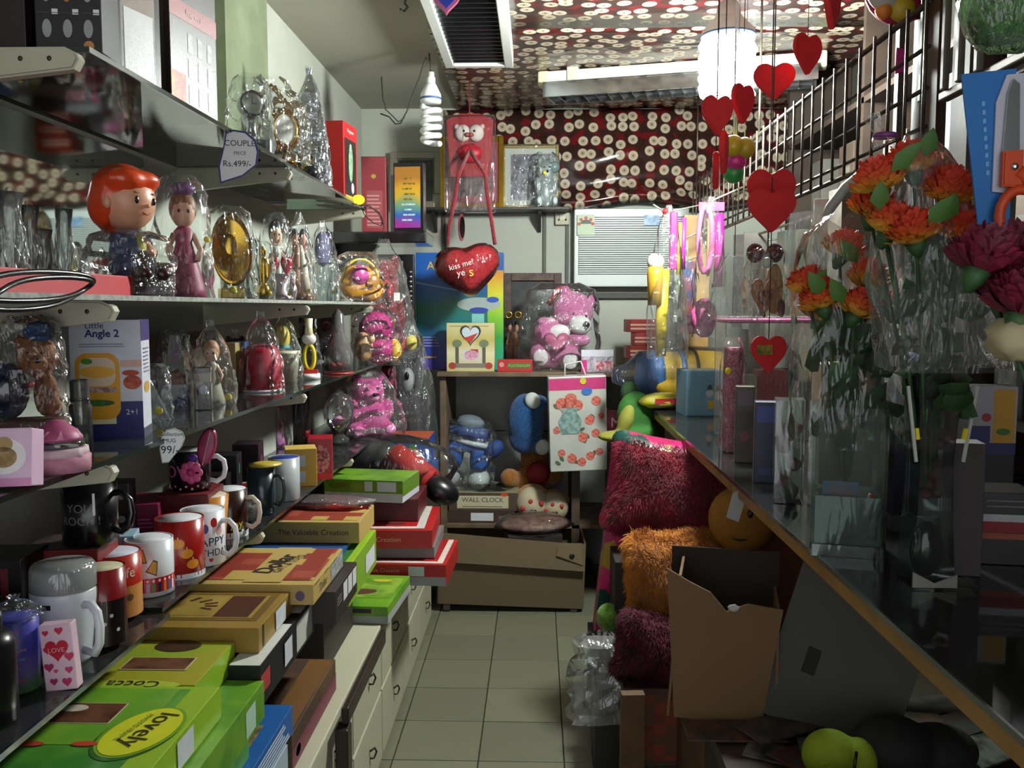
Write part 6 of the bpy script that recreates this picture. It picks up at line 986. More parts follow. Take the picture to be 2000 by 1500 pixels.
p, W, H = K(1428, 880, 44, 210); t = T('pink_net_tube', 'tall tube of pink bath salts in clear film at the counter edge', 'tube', p, 0); O('pink_fill', lathe([(W * .4, 0), (W * .42, H * .05), (W * .42, H * .92), (W * .38, H * .96), (0, H * .96)], 16), M('#b04a68', .6, hex2='#c87a90', vs=160, bump=.5, bs=220), t); bag(t, W * 1.1, W * 1.1, H * 1.05, 251, FILM, neck=1, crump=.05); sticker(t, (-W * .3, -W * .5, H * .75), .010)
p, W, H = K(1490, 800, 150, 165); p = hit(1485, 853, y=2.9); p.z = ZK; t = T('clear_gift_hamper', 'big clear plastic gift hamper with pink trim and white and red boxes', 'gift', p, 0)
W, H = .245, .37; O('white_box', box(W * .3, .07, H * .55, bev=.004), M('#a9a9a0', .5), t, (-W * .2, 0, 0)); O('red_box', box(W * .38, .08, H * .6, bev=.004), M('#a01c1e', .45), t, (W * .1, -.01, 0)); O('buff_box', box(W * .24, .07, H * .5, bev=.004), M('#9a9080', .5), t, (W * .42, 0, 0)); O('pink_trim', box(W * 1.08, .16, .014, bev=.004), M('#a04a78', .35), t, (0, 0, H * 1.0)); O('clear_wrapper', box(W * 1.12, .17, H * 1.06, bev=.012), FILM2, t)
for k, (px, py, w_, h_, c, c2, lb) in enumerate(((1457, 905, 36, 150, '#4a4030', '#2a2018', 'olive-brown narrow carton standing on the counter'), (1497, 945, 40, 160, '#1c2048', '#151a3a', 'navy blue narrow carton standing on the counter'))):
    p, W, H = K(px, py, w_, h_); b = Bx('narrow_carton', lb, 'box', p + Vector((0, .03, 0)), (W, W * .9, H), M(c, .4, hex2=c2, vs=12), -10)
    b.rect('front', .1, .75, .9, .95, M('#5a4a5a' if k == 0 else '#2a3a8a', .4)); b.disc('front', .5, .35, .5, .14, M('#6a2a24', .4)) if k == 0 else b.rect('front', .2, .1, .8, .2, M('#30386a', .4))
p, W, H = K(1545, 985, 56, 205); b = Bx('rose_clear_box', 'tall clear acetate box holding dark red roses', 'box', p + Vector((.0, .03, 0)), (W, W, H), CLEAR('#dfe6e2', .05, .04, .2, 10), -12); [O('rose', ball(W * .26, W * .24, W * .24, wob=.3, seed=i), M('#6a141c', .6), b.o, ((i % 2 - .5) * W * .36, -.005, H * (.2 + .17 * i))) for i in range(4)]; O('leaves', ball(W * .34, W * .3, H * .1, wob=.4), M('#22301e', .7), b.o, (0, 0, H * .1))
# square vase with bouquet
FR = M('#c93a24', .6, hex2='#e06a34', vs=60); FY = M('#d8a02c', .6, hex2='#e0c04a', vs=40); LF = M('#2f5228', .6, hex2='#22381c', vs=30); LF2 = M('#4a6e2a', .6)
def carnation(t, c, r, seed, tone=None):
    """ruffled bloom: many jagged petals on a dome, yellow below and orange-red above"""
    rnd = random.Random(seed); v, f = [], []; n = 54
    for i in range(n):
        el = math.asin(max(-.12, 1 - 1.1 * (i + .5) / n)); a = i * 2.39996 + rnd.uniform(-.2, .2); d = Vector((math.cos(a) * math.cos(el), math.sin(a) * math.cos(el), math.sin(el))); s = Vector((-math.sin(a), math.cos(a), rnd.uniform(-.3, .3))); k = len(v); R = r * rnd.uniform(.88, 1.08); b0 = Vector((0, 0, -.45 * r))
        m_ = b0.lerp(d * R, .6) + Vector((d.x, d.y, 0)) * r * .12
        v += [b0 + s * r * .06, b0 - s * r * .06, m_ + s * r * .22, m_ - s * r * .22, d * R * .94 + s * r * .28, d * R * 1.05 + s * r * .1, d * R * .92, d * R * 1.04 - s * r * .12, d * R * .94 - s * r * .28]
        f += [(k, k + 1, k + 3, k + 2), (k + 2, k + 6, k + 5, k + 4), (k + 2, k + 3, k + 6), (k + 3, k + 8, k + 7, k + 6)]
    h = O('flower', mesh('petals', [(x, y, z + .45 * r) for x, y, z in v], f), tone or RAMP(('#d8b83a', '#dca030', '#d8602a', '#cc3c22', '#d0442a'), 'Z', r * 1.5, .7, .006), t, Vector(c) - Vector((0, 0, .45 * r)), (rnd.uniform(-5, 24), rnd.uniform(-24, 24), 0))
    O('calyx', lathe([(r * .1, -r * .5), (r * .3, -r * .2), (r * .42, r * .14), (0, r * .2)], 8), LF, h)
def leaf(t, a, b_, w_, mat):
    a, b_ = Vector(a), Vector(b_); d = b_ - a; s = d.cross(Vector((0, 1, .3))).normalized() * w_; n = d.cross(s).normalized() * w_ * .3
    v = [a, a + d * .35 + s, a + d * .7 + s * .7, b_, a + d * .7 - s * .7, a + d * .35 - s, a + d * .35 + n, a + d * .7 + n]
    return O('leaf', mesh('leaf', v, [(0, 1, 6), (1, 2, 7, 6), (2, 3, 7), (3, 4, 7), (4, 5, 6, 7), (5, 0, 6)], True), mat, t)
def bouquet(name, label, base, heads, r, wrapW, wrapH, wrapz, stem_to, seed, leafm, tone=None):
    t = T(name, label, 'bouquet', base, 0); rnd = random.Random(seed)
    for i, (x, y, z) in enumerate(heads):
        carnation(t, (x, y, z), r, seed + i, tone); O('stem', tube([(x, y, z - r * .5), (x * .5, y * .5, (z + stem_to) / 2), (x * .12, y * .12, stem_to)], .0032, 5), LF, t)
    zs = [h[2] for h in heads]; lo = min(zs)
    for i in range(44):
        a = rnd.uniform(0, 2 * PI); z = rnd.uniform(stem_to + .10, lo + .0); q = rnd.uniform(.01, wrapW * .36); p_ = Vector((q * math.cos(a), q * math.sin(a) * .6, z)); leaf(t, p_, p_ + Vector((rnd.uniform(-.05, .05), rnd.uniform(-.06, .02), rnd.uniform(-.03, .07))), rnd.uniform(.016, .03), leafm)
    for i in range(5):
        h = heads[i % len(heads)]; p_ = Vector((h[0] + rnd.uniform(-.03, .03), h[1] - r * .8, h[2] + rnd.uniform(-.05, .02))); leaf(t, p_, p_ + Vector((rnd.uniform(-.04, .04), -.01, .04)), .014, LF2)
    return t
vb = K(1648, 1072, 1, 1)[0]; vm = mpp(vb)
t = T('square_vase', 'square clear glass vase wrapped in film beside the tall vase', 'vase', vb, -14); W = 128 * vm; H = 285 * vm
for nm, w_, d_, x, y in (('glass_wall', W, .006, 0, -W / 2), ('glass_wall', W, .006, 0, W / 2), ('glass_wall', .006, W, -W / 2, 0), ('glass_wall', .006, W, W / 2, 0)): O(nm, box(w_, d_, H, bev=.001), CLEAR('#e2ebe6', .006, .04, 0, 8, ior=1.16), t, (x, y, 0))
O('thick_base', box(W, W, .02), CRYSTAL, t); O('water_gel', box(W * .92, W * .92, H * .32), CLEAR('#7d8a80', .03, .1, .3, 20), t, (0, 0, .021)); O('paper_card', box(W * .5, .002, H * .35), M('#3a5a86', .5, hex2='#8a3a34', vs=25), t, (-W * .1, -W * .3, H * .14)); O('red_ribbon', tube([(W * .28, -W * .35, H * .12), (W * .24, -W * .38, H * .3), (W * .34, -W * .36, H * .42)], .006, 6), M('#a8141c', .4), t)
def hd_at(px, py, y): return hit(px, py, y=y) - vb
B1 = [(1640, 487, .02), (1578, 560, -.03), (1690, 545, -.05), (1668, 600, -.07), (1610, 585, -.06), (1600, 610, .03), (1708, 600, .02)]
heads = [tuple(hd_at(px, py, vb.y + dy)) for px, py, dy in B1]
t = bouquet('carnation_bouquet', 'film-wrapped bouquet of orange-red carnations in the square vase', vb, heads, .037, .16, .4, 0, H * .5, 11, LF)
z0 = H * .72; z1 = hd_at(1600, 420, vb.y).z
O('clear_wrapper', bagmesh(.185, .14, z1 - z0, 261, neck=1, crump=.08), FILM3, t, (-.005, 0, z0)); O('tissue', prism([(-.085, 0), (.02, .03), (.04, .08), (.0, .14), (-.05, .17), (-.09, .165), (-.098, .07)], .002), CLEAR('#f2f4f0', .22, .3, .4, 40), t, (hd_at(1640, 600, vb.y + .06).x, .065, hd_at(1640, 600, vb.y + .06).z))
# tall flared vase with second bouquet
vb = K(1822, 1150, 1, 1)[0] + Vector((.0, .03, 0)); vm = mpp(vb); H = 425 * vm; r = 52 * vm
t = T('tall_vase', 'tall flared clear glass vase with thick round base', 'vase', vb, 0)
def sqlathe(prof, n=4, rot=45): me = lathe([(q * 1.3, z) for q, z in prof], n, False); me.transform(Matrix.Rotation(math.radians(rot), 4, 'Z')); return me
O('body', sqlathe([(r * .78, 0), (r * .82, H * .05), (r * .72, H * .32), (r * .66, H * .55), (r * .78, H * .82), (r * 1.02, H), (r * .98, H), (r * .74, H * .81), (r * .62, H * .55), (r * .66, H * .32), (0, H * .30)]), CLEAR('#e2e9e6', .012, .04, .1, 8), t)
[O('dried_petal', ball(r * .22, r * .2, r * .2, wob=.3, seed=i), M('#5a1018', .6), t, (r * .35 * math.cos(i * 2.4), r * .3 * math.sin(i * 2.4), H * (.42 + .045 * (i % 7)))) for i in range(16)]
O('glass_ball_base', ball(r * .60, r * .5, H * .13, (0, 0, H * .16)), M('#23282a', .05, .2, coat=1), t); 
for s in (-1, 1): O('white_edge_tape', box(.004, .004, H * .34), M('#b9bcb4', .4), t, (s * r * .84, -r * .86, H * .58), (0, s * 8, 0)); O('yellow_spot', box(.005, .005, H * .05), YTAG, t, (s * r * .82, -r * .87, H * .68), (0, s * 8, 0))
O('label', prism([(-r * .8, 0), (r * .8, 0), (r * .8, H * .06), (0, H * .02), (-r * .8, H * .07)], .003), M('#8a8a80', .5), t, (0, -r * .86, H * .01))
B2 = [(1785, 320, .0), (1720, 355, -.03), (1850, 375, -.05), (1730, 440, -.05), (1790, 455, -.08), (1875, 450, -.04), (1700, 405, .02), (1830, 345, .06), (1890, 415, .03)]
heads = [tuple(hit(px, py, y=vb.y + dy) - vb) for px, py, dy in B2]
t = bouquet('yellow_red_bouquet', 'large film-wrapped bouquet of red and yellow carnations in the tall vase', vb, heads, .037, .16, .4, 0, H * .45, 31, LF)
z0 = H * .98; z1 = (hit(1730, 262, y=vb.y) - vb).z
O('clear_wrapper', bagmesh(.19, .15, z1 - z0, 271, neck=.9, crump=.09, lean=-.16), CLEAR('#fafcfb', haze=.05, ior=1.25, bump=1.0, bs=50, rough=.14), t, (.02, 0, z0)); tp = hit(1728, 268, y=vb.y) - vb
O('tied_neck', bagmesh(.03, .03, .05, 5, neck=.4, tw=.4), FILM2, t, tp - Vector((0, 0, .012)), (0, -25, 0)); O('purple_tie', tube([tp + Vector((.014 * math.cos(a), .014 * math.sin(a), .002)) for a in [2 * PI * i / 10 for i in range(10)]], .004, 6, True), M('#6a2a6a', .5), t)
# dark magenta bouquet at the right edge
vb = Vector((.68, 1.02, ZK)); 
t = T('magenta_bouquet', 'dark magenta film-wrapped bouquet at the right edge of counter', 'bouquet', vb, 0); O('glass_jar', lathe([(.035, 0), (.04, .02), (.045, .2), (.04, .2), (.034, .02), (0, .015)]), CRYSTAL, t)
hs = [tuple(hit(px, py, y=1.02 + dy) - vb) for px, py, dy in ((1905, 505, -.02), (1975, 500, .02), (1990, 590, -.05), (1960, 560, .0))]
for i, h in enumerate(hs): carnation(t, h, .04, 50 + i, M('#7a1230', .6, hex2='#5a0e28', vs=30)); O('stem', tube([h, (h[0] * .5, h[1] * .5, (h[2] + .05) / 2), (0, 0, .05)], .003, 5), LF, t)
O('cream_flower', ball(.03, .03, .025, wob=.3), M('#a89a78', .6), t, hit(1985, 660, y=.98) - vb); bg = bagmesh(.17, .14, .36, 281, neck=1, crump=.08); O('clear_wrapper', bg, CLEAR('#c08a9a', .10, .1, .8, 26), t, (.0, 0, .14))
for i in range(8): leaf(t, (0.0, 0, .1 + .02 * i), (.05 * math.cos(i * 2), -.04, .2 + .02 * i), .018, LF)
# second lunch carton and dark boxes behind the vases
p = hit(1925, 862, y=1.75); t = Bx('second_lunch_carton', 'white and blue lunch carrier carton half hidden behind the tall vase', 'box', (p.x, 1.75, ZK), (.085, .06, .27), M('#23201e', .5), -6); b = t
b.rect('front', 0, .52, 1, 1, M('#9a9aa0', .45)); b.rect('front', .5, .60, .96, .98, M('#b98a1e', .45), 'printed_carrier', lift=2); b.disc('front', .72, .68, .3, .05, M('#3a6a2a', .5), 'printed_greens', lift=3); b.rect('front', 0, .52, 1, .60, M('#20205c', .45), lift=2); b.rect('front', 0, .56, .45, .72, M('#20205c', .45), lift=2.5); b.disc('front', .36, .78, .2, .06, M('#9a2a24', .5), lift=3)
b = Bx('black_stripe_box', 'black carton with a red and white stripe at the right edge', 'box', (hit(1935, 1100, z=ZK).x + .02, 1.50, ZK), (.10, .09, .12), BLACK, -8); b.rect('front', .15, .45, .9, .60, M('#8a1c20', .45)); b.rect('front', .15, .60, .9, .70, M('#b9bcc0', .45)); b.rect('front', .15, .36, .9, .44, M('#a0503a', .45)); b.lines('front', .2, .9, .8, .95, 2, M('#6a6a6e', .5))
b = Bx('brown_gift_carton', 'tan striped carton standing behind the square vase', 'box', (.66, 1.95, ZK), (.11, .10, .30), M('#7a6248', .6), -6); b.rect('front', .46, 0, .54, 1, M('#5a3a1c', .6)); b.rect('front', 0, .55, 1, .60, M('#5a3a1c', .6)); 
b = Bx('navy_gift_carton', 'navy carton with a rounded top behind the tall vase', 'box', (.755, 1.85, ZK), (.07, .10, .30), M('#12142e', .5), -4); O('cap', ball(.034, .045, .03, (0, 0, .30)), M('#161a4a', .5), b.o)
Bx('grey_mauve_carton', 'dull mauve carton between the square and tall vases', 'box', (.655, 1.42, ZK), (.085, .05, .21), M('#4a4242', .6), -10)
# price slip on the counter edge
t = T('price_slip', 'white paper slip taped to the counter edge above the smiley cushion', 'price tag', (XK - .006, hit(1432, 960, x=XK - .006).y, ZK - .085), 0, rot=(0, 14, 20)); O('paper', prism([(-.018, 0), (.018, -.006), (.022, .05), (.006, .075), (-.016, .06)], .0015), M('#a8a8a4', .7), t)
# ---------------------------------------------------------------- soft goods in front of and under the counter
def pillow(name, label, c, w, h, th, base, furm=None, rot=(0, 0, 0), fur=None, cat='cushion'):
    t = T(name, label, cat, c, 0, rot=rot); P = []
    n = 40
    for i in range(n):
        a = 2 * PI * i / n; ca, sa = math.cos(a), math.sin(a); e = .45; q = .90 + .14 * abs(math.sin(2 * a)) ** 2; P.append((math.copysign(abs(ca) ** e, ca) * w / 2 * q, h / 2 + math.copysign(abs(sa) ** e, sa) * h / 2 * q))
    me = puff(P, th, 6); O('cover', me, base, t)
    if fur:
        k_ = fur[3]; f = puff([(x * k_, (y - h / 2) * k_ + h / 2 - h * .02) for x, y in P], th * 1.3, 6); O('fur_pile', fur_mesh(f, fur[0], fur[1], 5, fur[2]), furm, t); O('fur_ground', f, furm, t)
    return t
m, nt, N, L, b_ = _new('satin_patches'); v = tex(nt, 'Voronoi', 14); r_ = N.new('ShaderNodeValToRGB'); r_.color_ramp.interpolation = 'CONSTANT'
for i, (q, c) in enumerate(((0, '#b01458'), (.35, '#c8206a'), (.55, '#123f38'), (.68, '#2a1a5a'), (.8, '#a88a1a'), (.88, '#8a2a8a'))):
    e = r_.color_ramp.elements[i] if i < 2 else r_.color_ramp.elements.new(q); e.position = q; e.color = lin(c)
sp = N.new('ShaderNodeSeparateColor'); L.new(v.outputs['Color'], sp.inputs[0]); L.new(sp.outputs[0], r_.inputs[0]); L.new(r_.outputs[0], b_.inputs['Base Color']); b_.inputs['Roughness'].default_value = .35
p = hit(1278, 1062, y=2.86); W = (1400 - 1150) * mpp(p)
pillow('crimson_fur_cushion', 'crimson shaggy cushion with a bright patterned satin rim', (p.x + .01, 2.86, p.z + .0), W * 1.02, .36, .17, m, M('#96102f', .9, hex2='#740b26', vs=14, sheen=.3), (-14, 8, -8), (26000, .026, .0011, .90))
p = hit(1322, 1232, y=2.62); pillow('orange_fur_cushion', 'orange shaggy cushion squeezed below the crimson one', (p.x, 2.62, p.z), .29, .31, .16, M('#a8681a', .9), M('#c47a1c', .9, hex2='#a86414', vs=12, sheen=.3), (-6, -4, -4), (20000, .028, .0011, 1.0))
p = hit(1245, 1335, y=2.46); pillow('maroon_fur_cushion', 'maroon shaggy cushion lying below the orange one', (p.x + .03, 2.46, p.z), .24, .20, .15, M('#4a0e1e', .9), M('#5a1226', .9, hex2='#3a0c1c', vs=30), (-10, 14, 6), (11000, .02, .0011, 1.0))
p = hit(1440, 1074, y=2.46); t = T('smiley_cushion', 'round orange cushion with a smiling face under the counter', 'cushion', (p.x + .01, 2.46, p.z - .01), 0, rot=(-8, 0, -20)); W = 132 * mpp(p); O('cover', puff(disc_pts(W, W, 30), .10), M('#a06a24', .8, var=.08), t); [O('eye', ball(.009, .006, .013, n=10, m=6), BLACK, t, (s * W * .14, -.046, W * .62)) for s in (-1, 1)]; O('smile', tube([(W * .3 * math.sin(a), -.043 + .012 * abs(math.sin(a)), W * .5 - W * .28 * math.cos(a)) for a in [math.radians(-70 + 14 * i) for i in range(11)]], .003, 5), BLACK, t)
b = Bx('orange_carton', 'dull orange carton leaning under the counter behind the smiley cushion', 'carton', (.73, 2.60, .46), (.30, .12, .40), M('#6a3a1a', .7), 4)
# cushion supports
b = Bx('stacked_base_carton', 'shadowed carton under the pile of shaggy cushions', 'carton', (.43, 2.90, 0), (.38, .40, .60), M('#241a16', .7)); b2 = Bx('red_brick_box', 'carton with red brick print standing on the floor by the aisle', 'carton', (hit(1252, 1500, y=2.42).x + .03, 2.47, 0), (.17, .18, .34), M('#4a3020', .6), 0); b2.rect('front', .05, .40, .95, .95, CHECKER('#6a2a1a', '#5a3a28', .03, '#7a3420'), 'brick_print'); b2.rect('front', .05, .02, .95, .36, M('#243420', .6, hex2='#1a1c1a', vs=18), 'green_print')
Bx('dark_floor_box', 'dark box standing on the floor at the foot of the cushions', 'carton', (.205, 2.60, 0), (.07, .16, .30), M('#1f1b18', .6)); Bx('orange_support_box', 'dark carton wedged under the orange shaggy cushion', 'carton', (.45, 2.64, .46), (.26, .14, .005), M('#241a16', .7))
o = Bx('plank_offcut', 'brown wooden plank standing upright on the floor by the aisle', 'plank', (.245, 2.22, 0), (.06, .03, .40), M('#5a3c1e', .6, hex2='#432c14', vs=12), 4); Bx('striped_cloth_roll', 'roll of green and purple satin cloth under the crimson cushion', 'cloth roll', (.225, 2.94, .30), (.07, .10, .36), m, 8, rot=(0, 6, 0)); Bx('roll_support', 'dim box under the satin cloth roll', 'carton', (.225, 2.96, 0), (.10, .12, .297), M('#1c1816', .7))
p, W, H = fit(1196, 1216, 46, 50, y=2.8); o = O('lime_ball', ball(W * .5, W * .45, H * .55, (0, 0, H * .55)), FUR('#6a9a24', '#548018'), None, (p.x - .02, 2.72, p.z)); tag(o, 'lime green fluffy ball poking out beside the cushions', 'ball')
p, W, H = fit(1152, 1385, 105, 165, y=2.55); t = T('empty_clear_bag', 'empty crumpled clear plastic bag hanging beside the aisle', 'plastic bag', (p.x + .02, 2.5, p.z), 0); O('film', bagmesh(W, W * .7, H, 291, neck=1, crump=.22, n=16, m=10), CLEAR(haze=.16, bump=1.0, bs=24, rough=.16), t)
# torn carton and boards
p = hit(1400, 1392, y=1.98); t = T('torn_carton', 'torn tan cardboard carton standing open under the counter', 'carton', (.43, 2.02, .461), 0, rot=(0, 0, -12)); KD2 = M('#6f5436', .85, var=.08, vs=12); W, D, H = .25, .17, .34
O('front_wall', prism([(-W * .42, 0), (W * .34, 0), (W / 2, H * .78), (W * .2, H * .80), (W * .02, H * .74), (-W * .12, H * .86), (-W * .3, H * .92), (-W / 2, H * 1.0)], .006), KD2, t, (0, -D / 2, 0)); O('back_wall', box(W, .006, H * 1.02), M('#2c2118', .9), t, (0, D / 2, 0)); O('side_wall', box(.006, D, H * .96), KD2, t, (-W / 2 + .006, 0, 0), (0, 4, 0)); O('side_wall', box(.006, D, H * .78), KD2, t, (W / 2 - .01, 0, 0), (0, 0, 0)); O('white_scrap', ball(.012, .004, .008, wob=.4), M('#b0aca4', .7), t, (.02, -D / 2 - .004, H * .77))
t = T('grey_board', 'large grey board leaning inside the space under the counter', 'board', (.60, 1.86, .462), 0, rot=(-10, 14, -30)); O('sheet', box(.28, .008, .40, bev=.001), M('#4a4742', .8, var=.1, vs=7), t); O('hand_slot', box(.03, .010, .06, bev=.003), M('#1c1a18', .8), t, (-.06, 0, .12))
p = hit(1610, 1425, y=1.72); t = T('lime_frog_toy', 'lime green soft toy head with a dark wrapped body under the counter', 'plush toy', (p.x, 1.68, .462), 0); O('head', blob([(0, 0, .055, .055, .05, .05), (.05, -.01, .05, .035, .04, .045)], .006), M('#8a9a1a', .8, bump=.3, bs=120), t); O('body', blob([(.13, .03, .06, .08, .07, .06), (.22, .04, .05, .08, .06, .05)], .008), M('#16110f', .8), t); O('seam', tube([(.03, -.052, .09), (.026, -.056, .06), (.03, -.052, .035)], .003, 5), BLACK, t)
rn = random.Random(21)
for i in range(16):
    px = 1390 + 38 * i + rn.uniform(-20, 20); py = 1405 + rn.uniform(-35, 75); q = hit(px, py, z=.475)
    if q.x > 1.2 or q.x < .40: continue
    c = ('#4a4642', '#5a3a2a', '#6a5220', '#3a3836', '#4f4038', '#6a6660', '#3f1c1c', '#4a4a20')[i % 8]
    lb = ('grey', 'rusty', 'mustard', 'charcoal', 'taupe', 'pale grey', 'maroon', 'olive')[i % 8]
    o = Bx('folded_paper', f'{lb} folded paper sheet under the counter, ' + ('near the torn carton' if i < 6 else 'below the lime toy' if i < 11 else 'towards the right edge') + (', upper layer' if i % 2 else ', lower layer'), 'paper', (q.x, q.y, .461 + .006 * (i % 5)), (.20 + .05 * rn.random(), .05 + .05 * rn.random(), .005), M(c, .6, hex2='#2c2a28', vs=22), rot=(rn.uniform(-3, 3), rn.uniform(-3, 3), rn.uniform(-40, 40)), group='papers heaped under the counter')
t = T('film_heap', 'heap of crumpled clear film at the front of the low plank', 'plastic film', (.50, 1.50, .49), 10); O('film', ball(.13, .10, .035, (0, 0, .02), 20, 10, .4, 9), CLEAR(haze=.12, bump=1.0, bs=22), t)
# ---------------------------------------------------------------- wire grid rack above the counter
XG = .72
t = T('wire_grid', 'long steel wire display grid running above the counter', 'grid rack', (XG, 0, 0)); GW = M('#4d483e', .4, .6, hex2='#39352d', vs=20)
ZG = (1.685, 1.715, 1.785, 1.86, 1.94); y0, y1 = 1.72, 4.2
for z, r in zip(ZG, (.006, .004, .004, .004, .006)): O('rail', tube([(0, y0, z), (0, y1, z)], r, 6), GW, t)
vb_ = tube([(0, 0, ZG[0] - .0), (0, 0, ZG[-1] + .012)], .0035, 6); vb_.materials.append(GW)
n = 29
for i in range(n + 1): O('wire', vb_, None, t, (-.006, y0 + (y1 - y0) * i / n, 0))
for y in (1.75, 3.0, 4.15): O('hanger', tube([(0, y, ZG[-1]), (0, y, ZC - .03)], .004, 6), GW, t)
# wooden uprights and pale bars of the nearer rack
t = T('slatted_rack', 'wooden rack with pale upright bars at the upper right', 'rack', (XG + .03, 0, 0)); PW = M('#5d5948', .5, .1); BWD = M('#4a2e18', .6, hex2='#3a230f', vs=12)
za = hit(1800, 205, x=XG + .03).z
for px in (1812, 1856, 1885, 1922): y = hit(px, 150, x=XG + .03).y; O('upright_bar', box(.012, .016, ZC - za - .02, bev=.003), PW, t, (-.01, y, za))
O('bottom_rail', box(.02, .30, .016, bev=.003), M('#5a5040', .5, .5), t, (0, 1.57, za - .016)); ys = hit(1790, 100, x=XG + .06).y
O('wood_panel', box(.02, .12, .62), BWD, t, (.05, ys - .02, za - .2)); O('wood_panel', box(.02, .07, .62), BWD, t, (.05, ys - .18, za - .2)); O('side_bar', box(.02, .02, ZC - 1.45), M('#4a3d2c', .5), t, (.02, ys + .05, 1.43)); O('dark_shelf', box(.12, .3, .012), M('#3a2a20', .5), t, (.06, 1.40, za - .03))
t = T('dark_shelving', 'dark wooden wall shelving behind the wire grid', 'shelving', (0, 0, 0)); DW = M('#33261b', .7, hex2='#271c13', vs=9)
for z in (1.10, 1.42, 1.74, 2.06): O('shelf_board', box(.26, 2.5, .02), DW, t, (1.215, 2.75, z))
for y in (1.5, 2.3, 3.1, 4.0): O('upright', box(.26, .025, 1.45), DW, t, (1.215, y, ZK))
rq = random.Random(9); kk = 0
for z in (1.121, 1.441, 1.761):
    for j, y in enumerate((1.7, 1.98, 2.14, 2.52, 2.88, 3.32, 3.66)):
        c = ('#3d3228', '#4a4842', '#2a2a2c', '#543d23', '#34201c', '#3f453c', '#5a5348')[(j + kk) % 7]; cn = ('brown', 'grey', 'charcoal', 'tan', 'maroon', 'sage', 'stone')[(j + kk) % 7]
        Bx('shelved_carton', f'{cn} carton on the dark shelving behind the grid, ' + ('lower', 'middle', 'upper')[kk] + ' row ' + ('near end' if j < 3 else 'far end' if j > 4 else 'centre'), 'carton', (1.2, y, z), (.18, .13 + .06 * rq.random(), .15 + .11 * rq.random()), M(c, .6, var=.2, vs=12), 0, 'cartons on the dark shelving').rect('left', .15, .2, .8, .6, M('#5d5a50', .6, hex2=c, vs=20))
    kk += 1
# wooden post far behind
o = Bx('wood_post', 'tall honey-coloured wooden plank at the far end of wire grid', 'plank', (hit(1358, 500, y=4.0).x, 3.98, ZK), (.115, .03, .82), M('#a88650', .55, hex2='#8f6e3e', vs=9)); 
# stock behind the grid: bagged packs on a rail
t = T('steel_rail', 'thin steel rail behind the wire grid carrying bagged packs', 'rail', (0, 0, 0)); O('rod', tube([(XG + .19, 1.85, 1.68), (XG + .19, 4.2, 1.68)], .005, 6), STEEL, t); [O('bracket', tube([(XG + .19, y, 1.68), (XR - .002, y, 1.70)], .004, 6), STEEL, t) for y in (1.9, 3.0, 4.15)]
rn = random.Random(5)
for i in range(12):
    y = 1.9 + i * .19; z = 1.45 + rn.uniform(-.1, .08); c = ('#4a4a42', '#2a3830', '#57524a', '#222220', '#625d54', '#3a2c28')[i % 6]
    b = Bx('hanging_pack', ('grey', 'green-black', 'stone', 'black', 'pale', 'brown')[i % 6] + ' bagged pack hanging behind the wire grid, ' + ('far end' if i > 7 else 'middle stretch' if i > 3 else 'near end') + (' upper' if i % 2 else ' lower'), 'pack', (XG + .19, y, z - .2), (.10, .09, .40), M(c, .5, hex2='#4a463e', vs=12), rn.uniform(-20, 20), 'packs hanging behind the grid'); O('hook', tube([(0, 0, .40), (0, .0, 1.68 - z + .2)], .002, 5), STEEL, b.o)
# ---------------------------------------------------------------- hanging toys on hooks
hy = 3.55
def hook(t, a, b_): O('hook', tube([a, (Vector(a) + Vector(b_)) / 2, b_], .0035, 6), M('#b9b6a8', .3, .7), t)
p0 = hit(1300, 415, y=hy); t = T('bat_and_ball_set', 'pink and yellow toy bat set in clear film hanging from a grid hook', 'toy', p0, 0); m_ = mpp(p0)
O('yellow_bat', tube([(-.012, 0, -.56), (-.010, 0, -.40), (.0, 0, -.22)], .024, 10, taper=[.9, 1, .8]), M('#c9b01e', .4), t); O('gold_cone', lathe([(.03, -.36), (.034, -.24), (.03, -.21), (0, -.21)], 14), M('#b8902a', .4), t, (-.035, 0, 0)); O('white_ball', ball(.034, c=(-.036, 0, -.19)), M('#c9c4bc', .5), t); O('pink_handle', box(.028, .03, .22, bev=.004), M('#d81a78', .4), t, (.030, -.01, -.22)); O('yellow_stick', tube([(.052, 0, -.24), (.058, 0, -.04)], .008, 6), M('#c9c03a', .4), t); O('lilac_stick', tube([(.07, 0, -.22), (.072, 0, -.02)], .01, 6), M('#b83aa0', .4), t); O('clear_wrapper', bagmesh(.16, .09, .60, 301, neck=.88, crump=.07), FILM, t, (.012, 0, -.57)); hook(t, (0, 0, .0), (.74 - p0.x, .12, .06)); hook(t, (-.05, -.01, .03), (0, 0, 0)); O('red_tie', ball(.014, .014, .012), RED, t, (0, 0, .004))
p0 = hit(1390, 395, y=3.25); t = T('magenta_jump_rope', 'magenta inflatable ring pack in clear film hanging from a grid hook', 'toy', p0, 0)
O('magenta_roll', tube([(.028, 0, -.04), (.03, 0, -.18), (.026, 0, -.30)], .017, 8), M('#a81878', .25, coat=.6), t); O('pink_ring', tube([(-.02 + .024 * math.cos(a), 0, -.13 + .12 * math.sin(a)) for a in [2 * PI * i / 18 for i in range(18)]], .010, 6, True), M('#c05a90', .3), t); O('orange_strip', box(.012, .01, .22), M('#c08a3a', .4), t, (-.005, .012, -.26)); O('pink_pom', ball(.045, .03, .07, wob=.15), M('#b03a78', .6, hex2='#c8629a', vs=60), t, (-.02, 0, -.41)); O('clear_wrapper', bagmesh(.12, .07, .50, 305, neck=.9), FILM, t, (0, 0, -.48)); hook(t, (0, 0, .005), (.74 - p0.x, .05, .06)); O('header_card', box(.09, .004, .03), M('#c03a8a', .4), t, (0, 0, -.03))
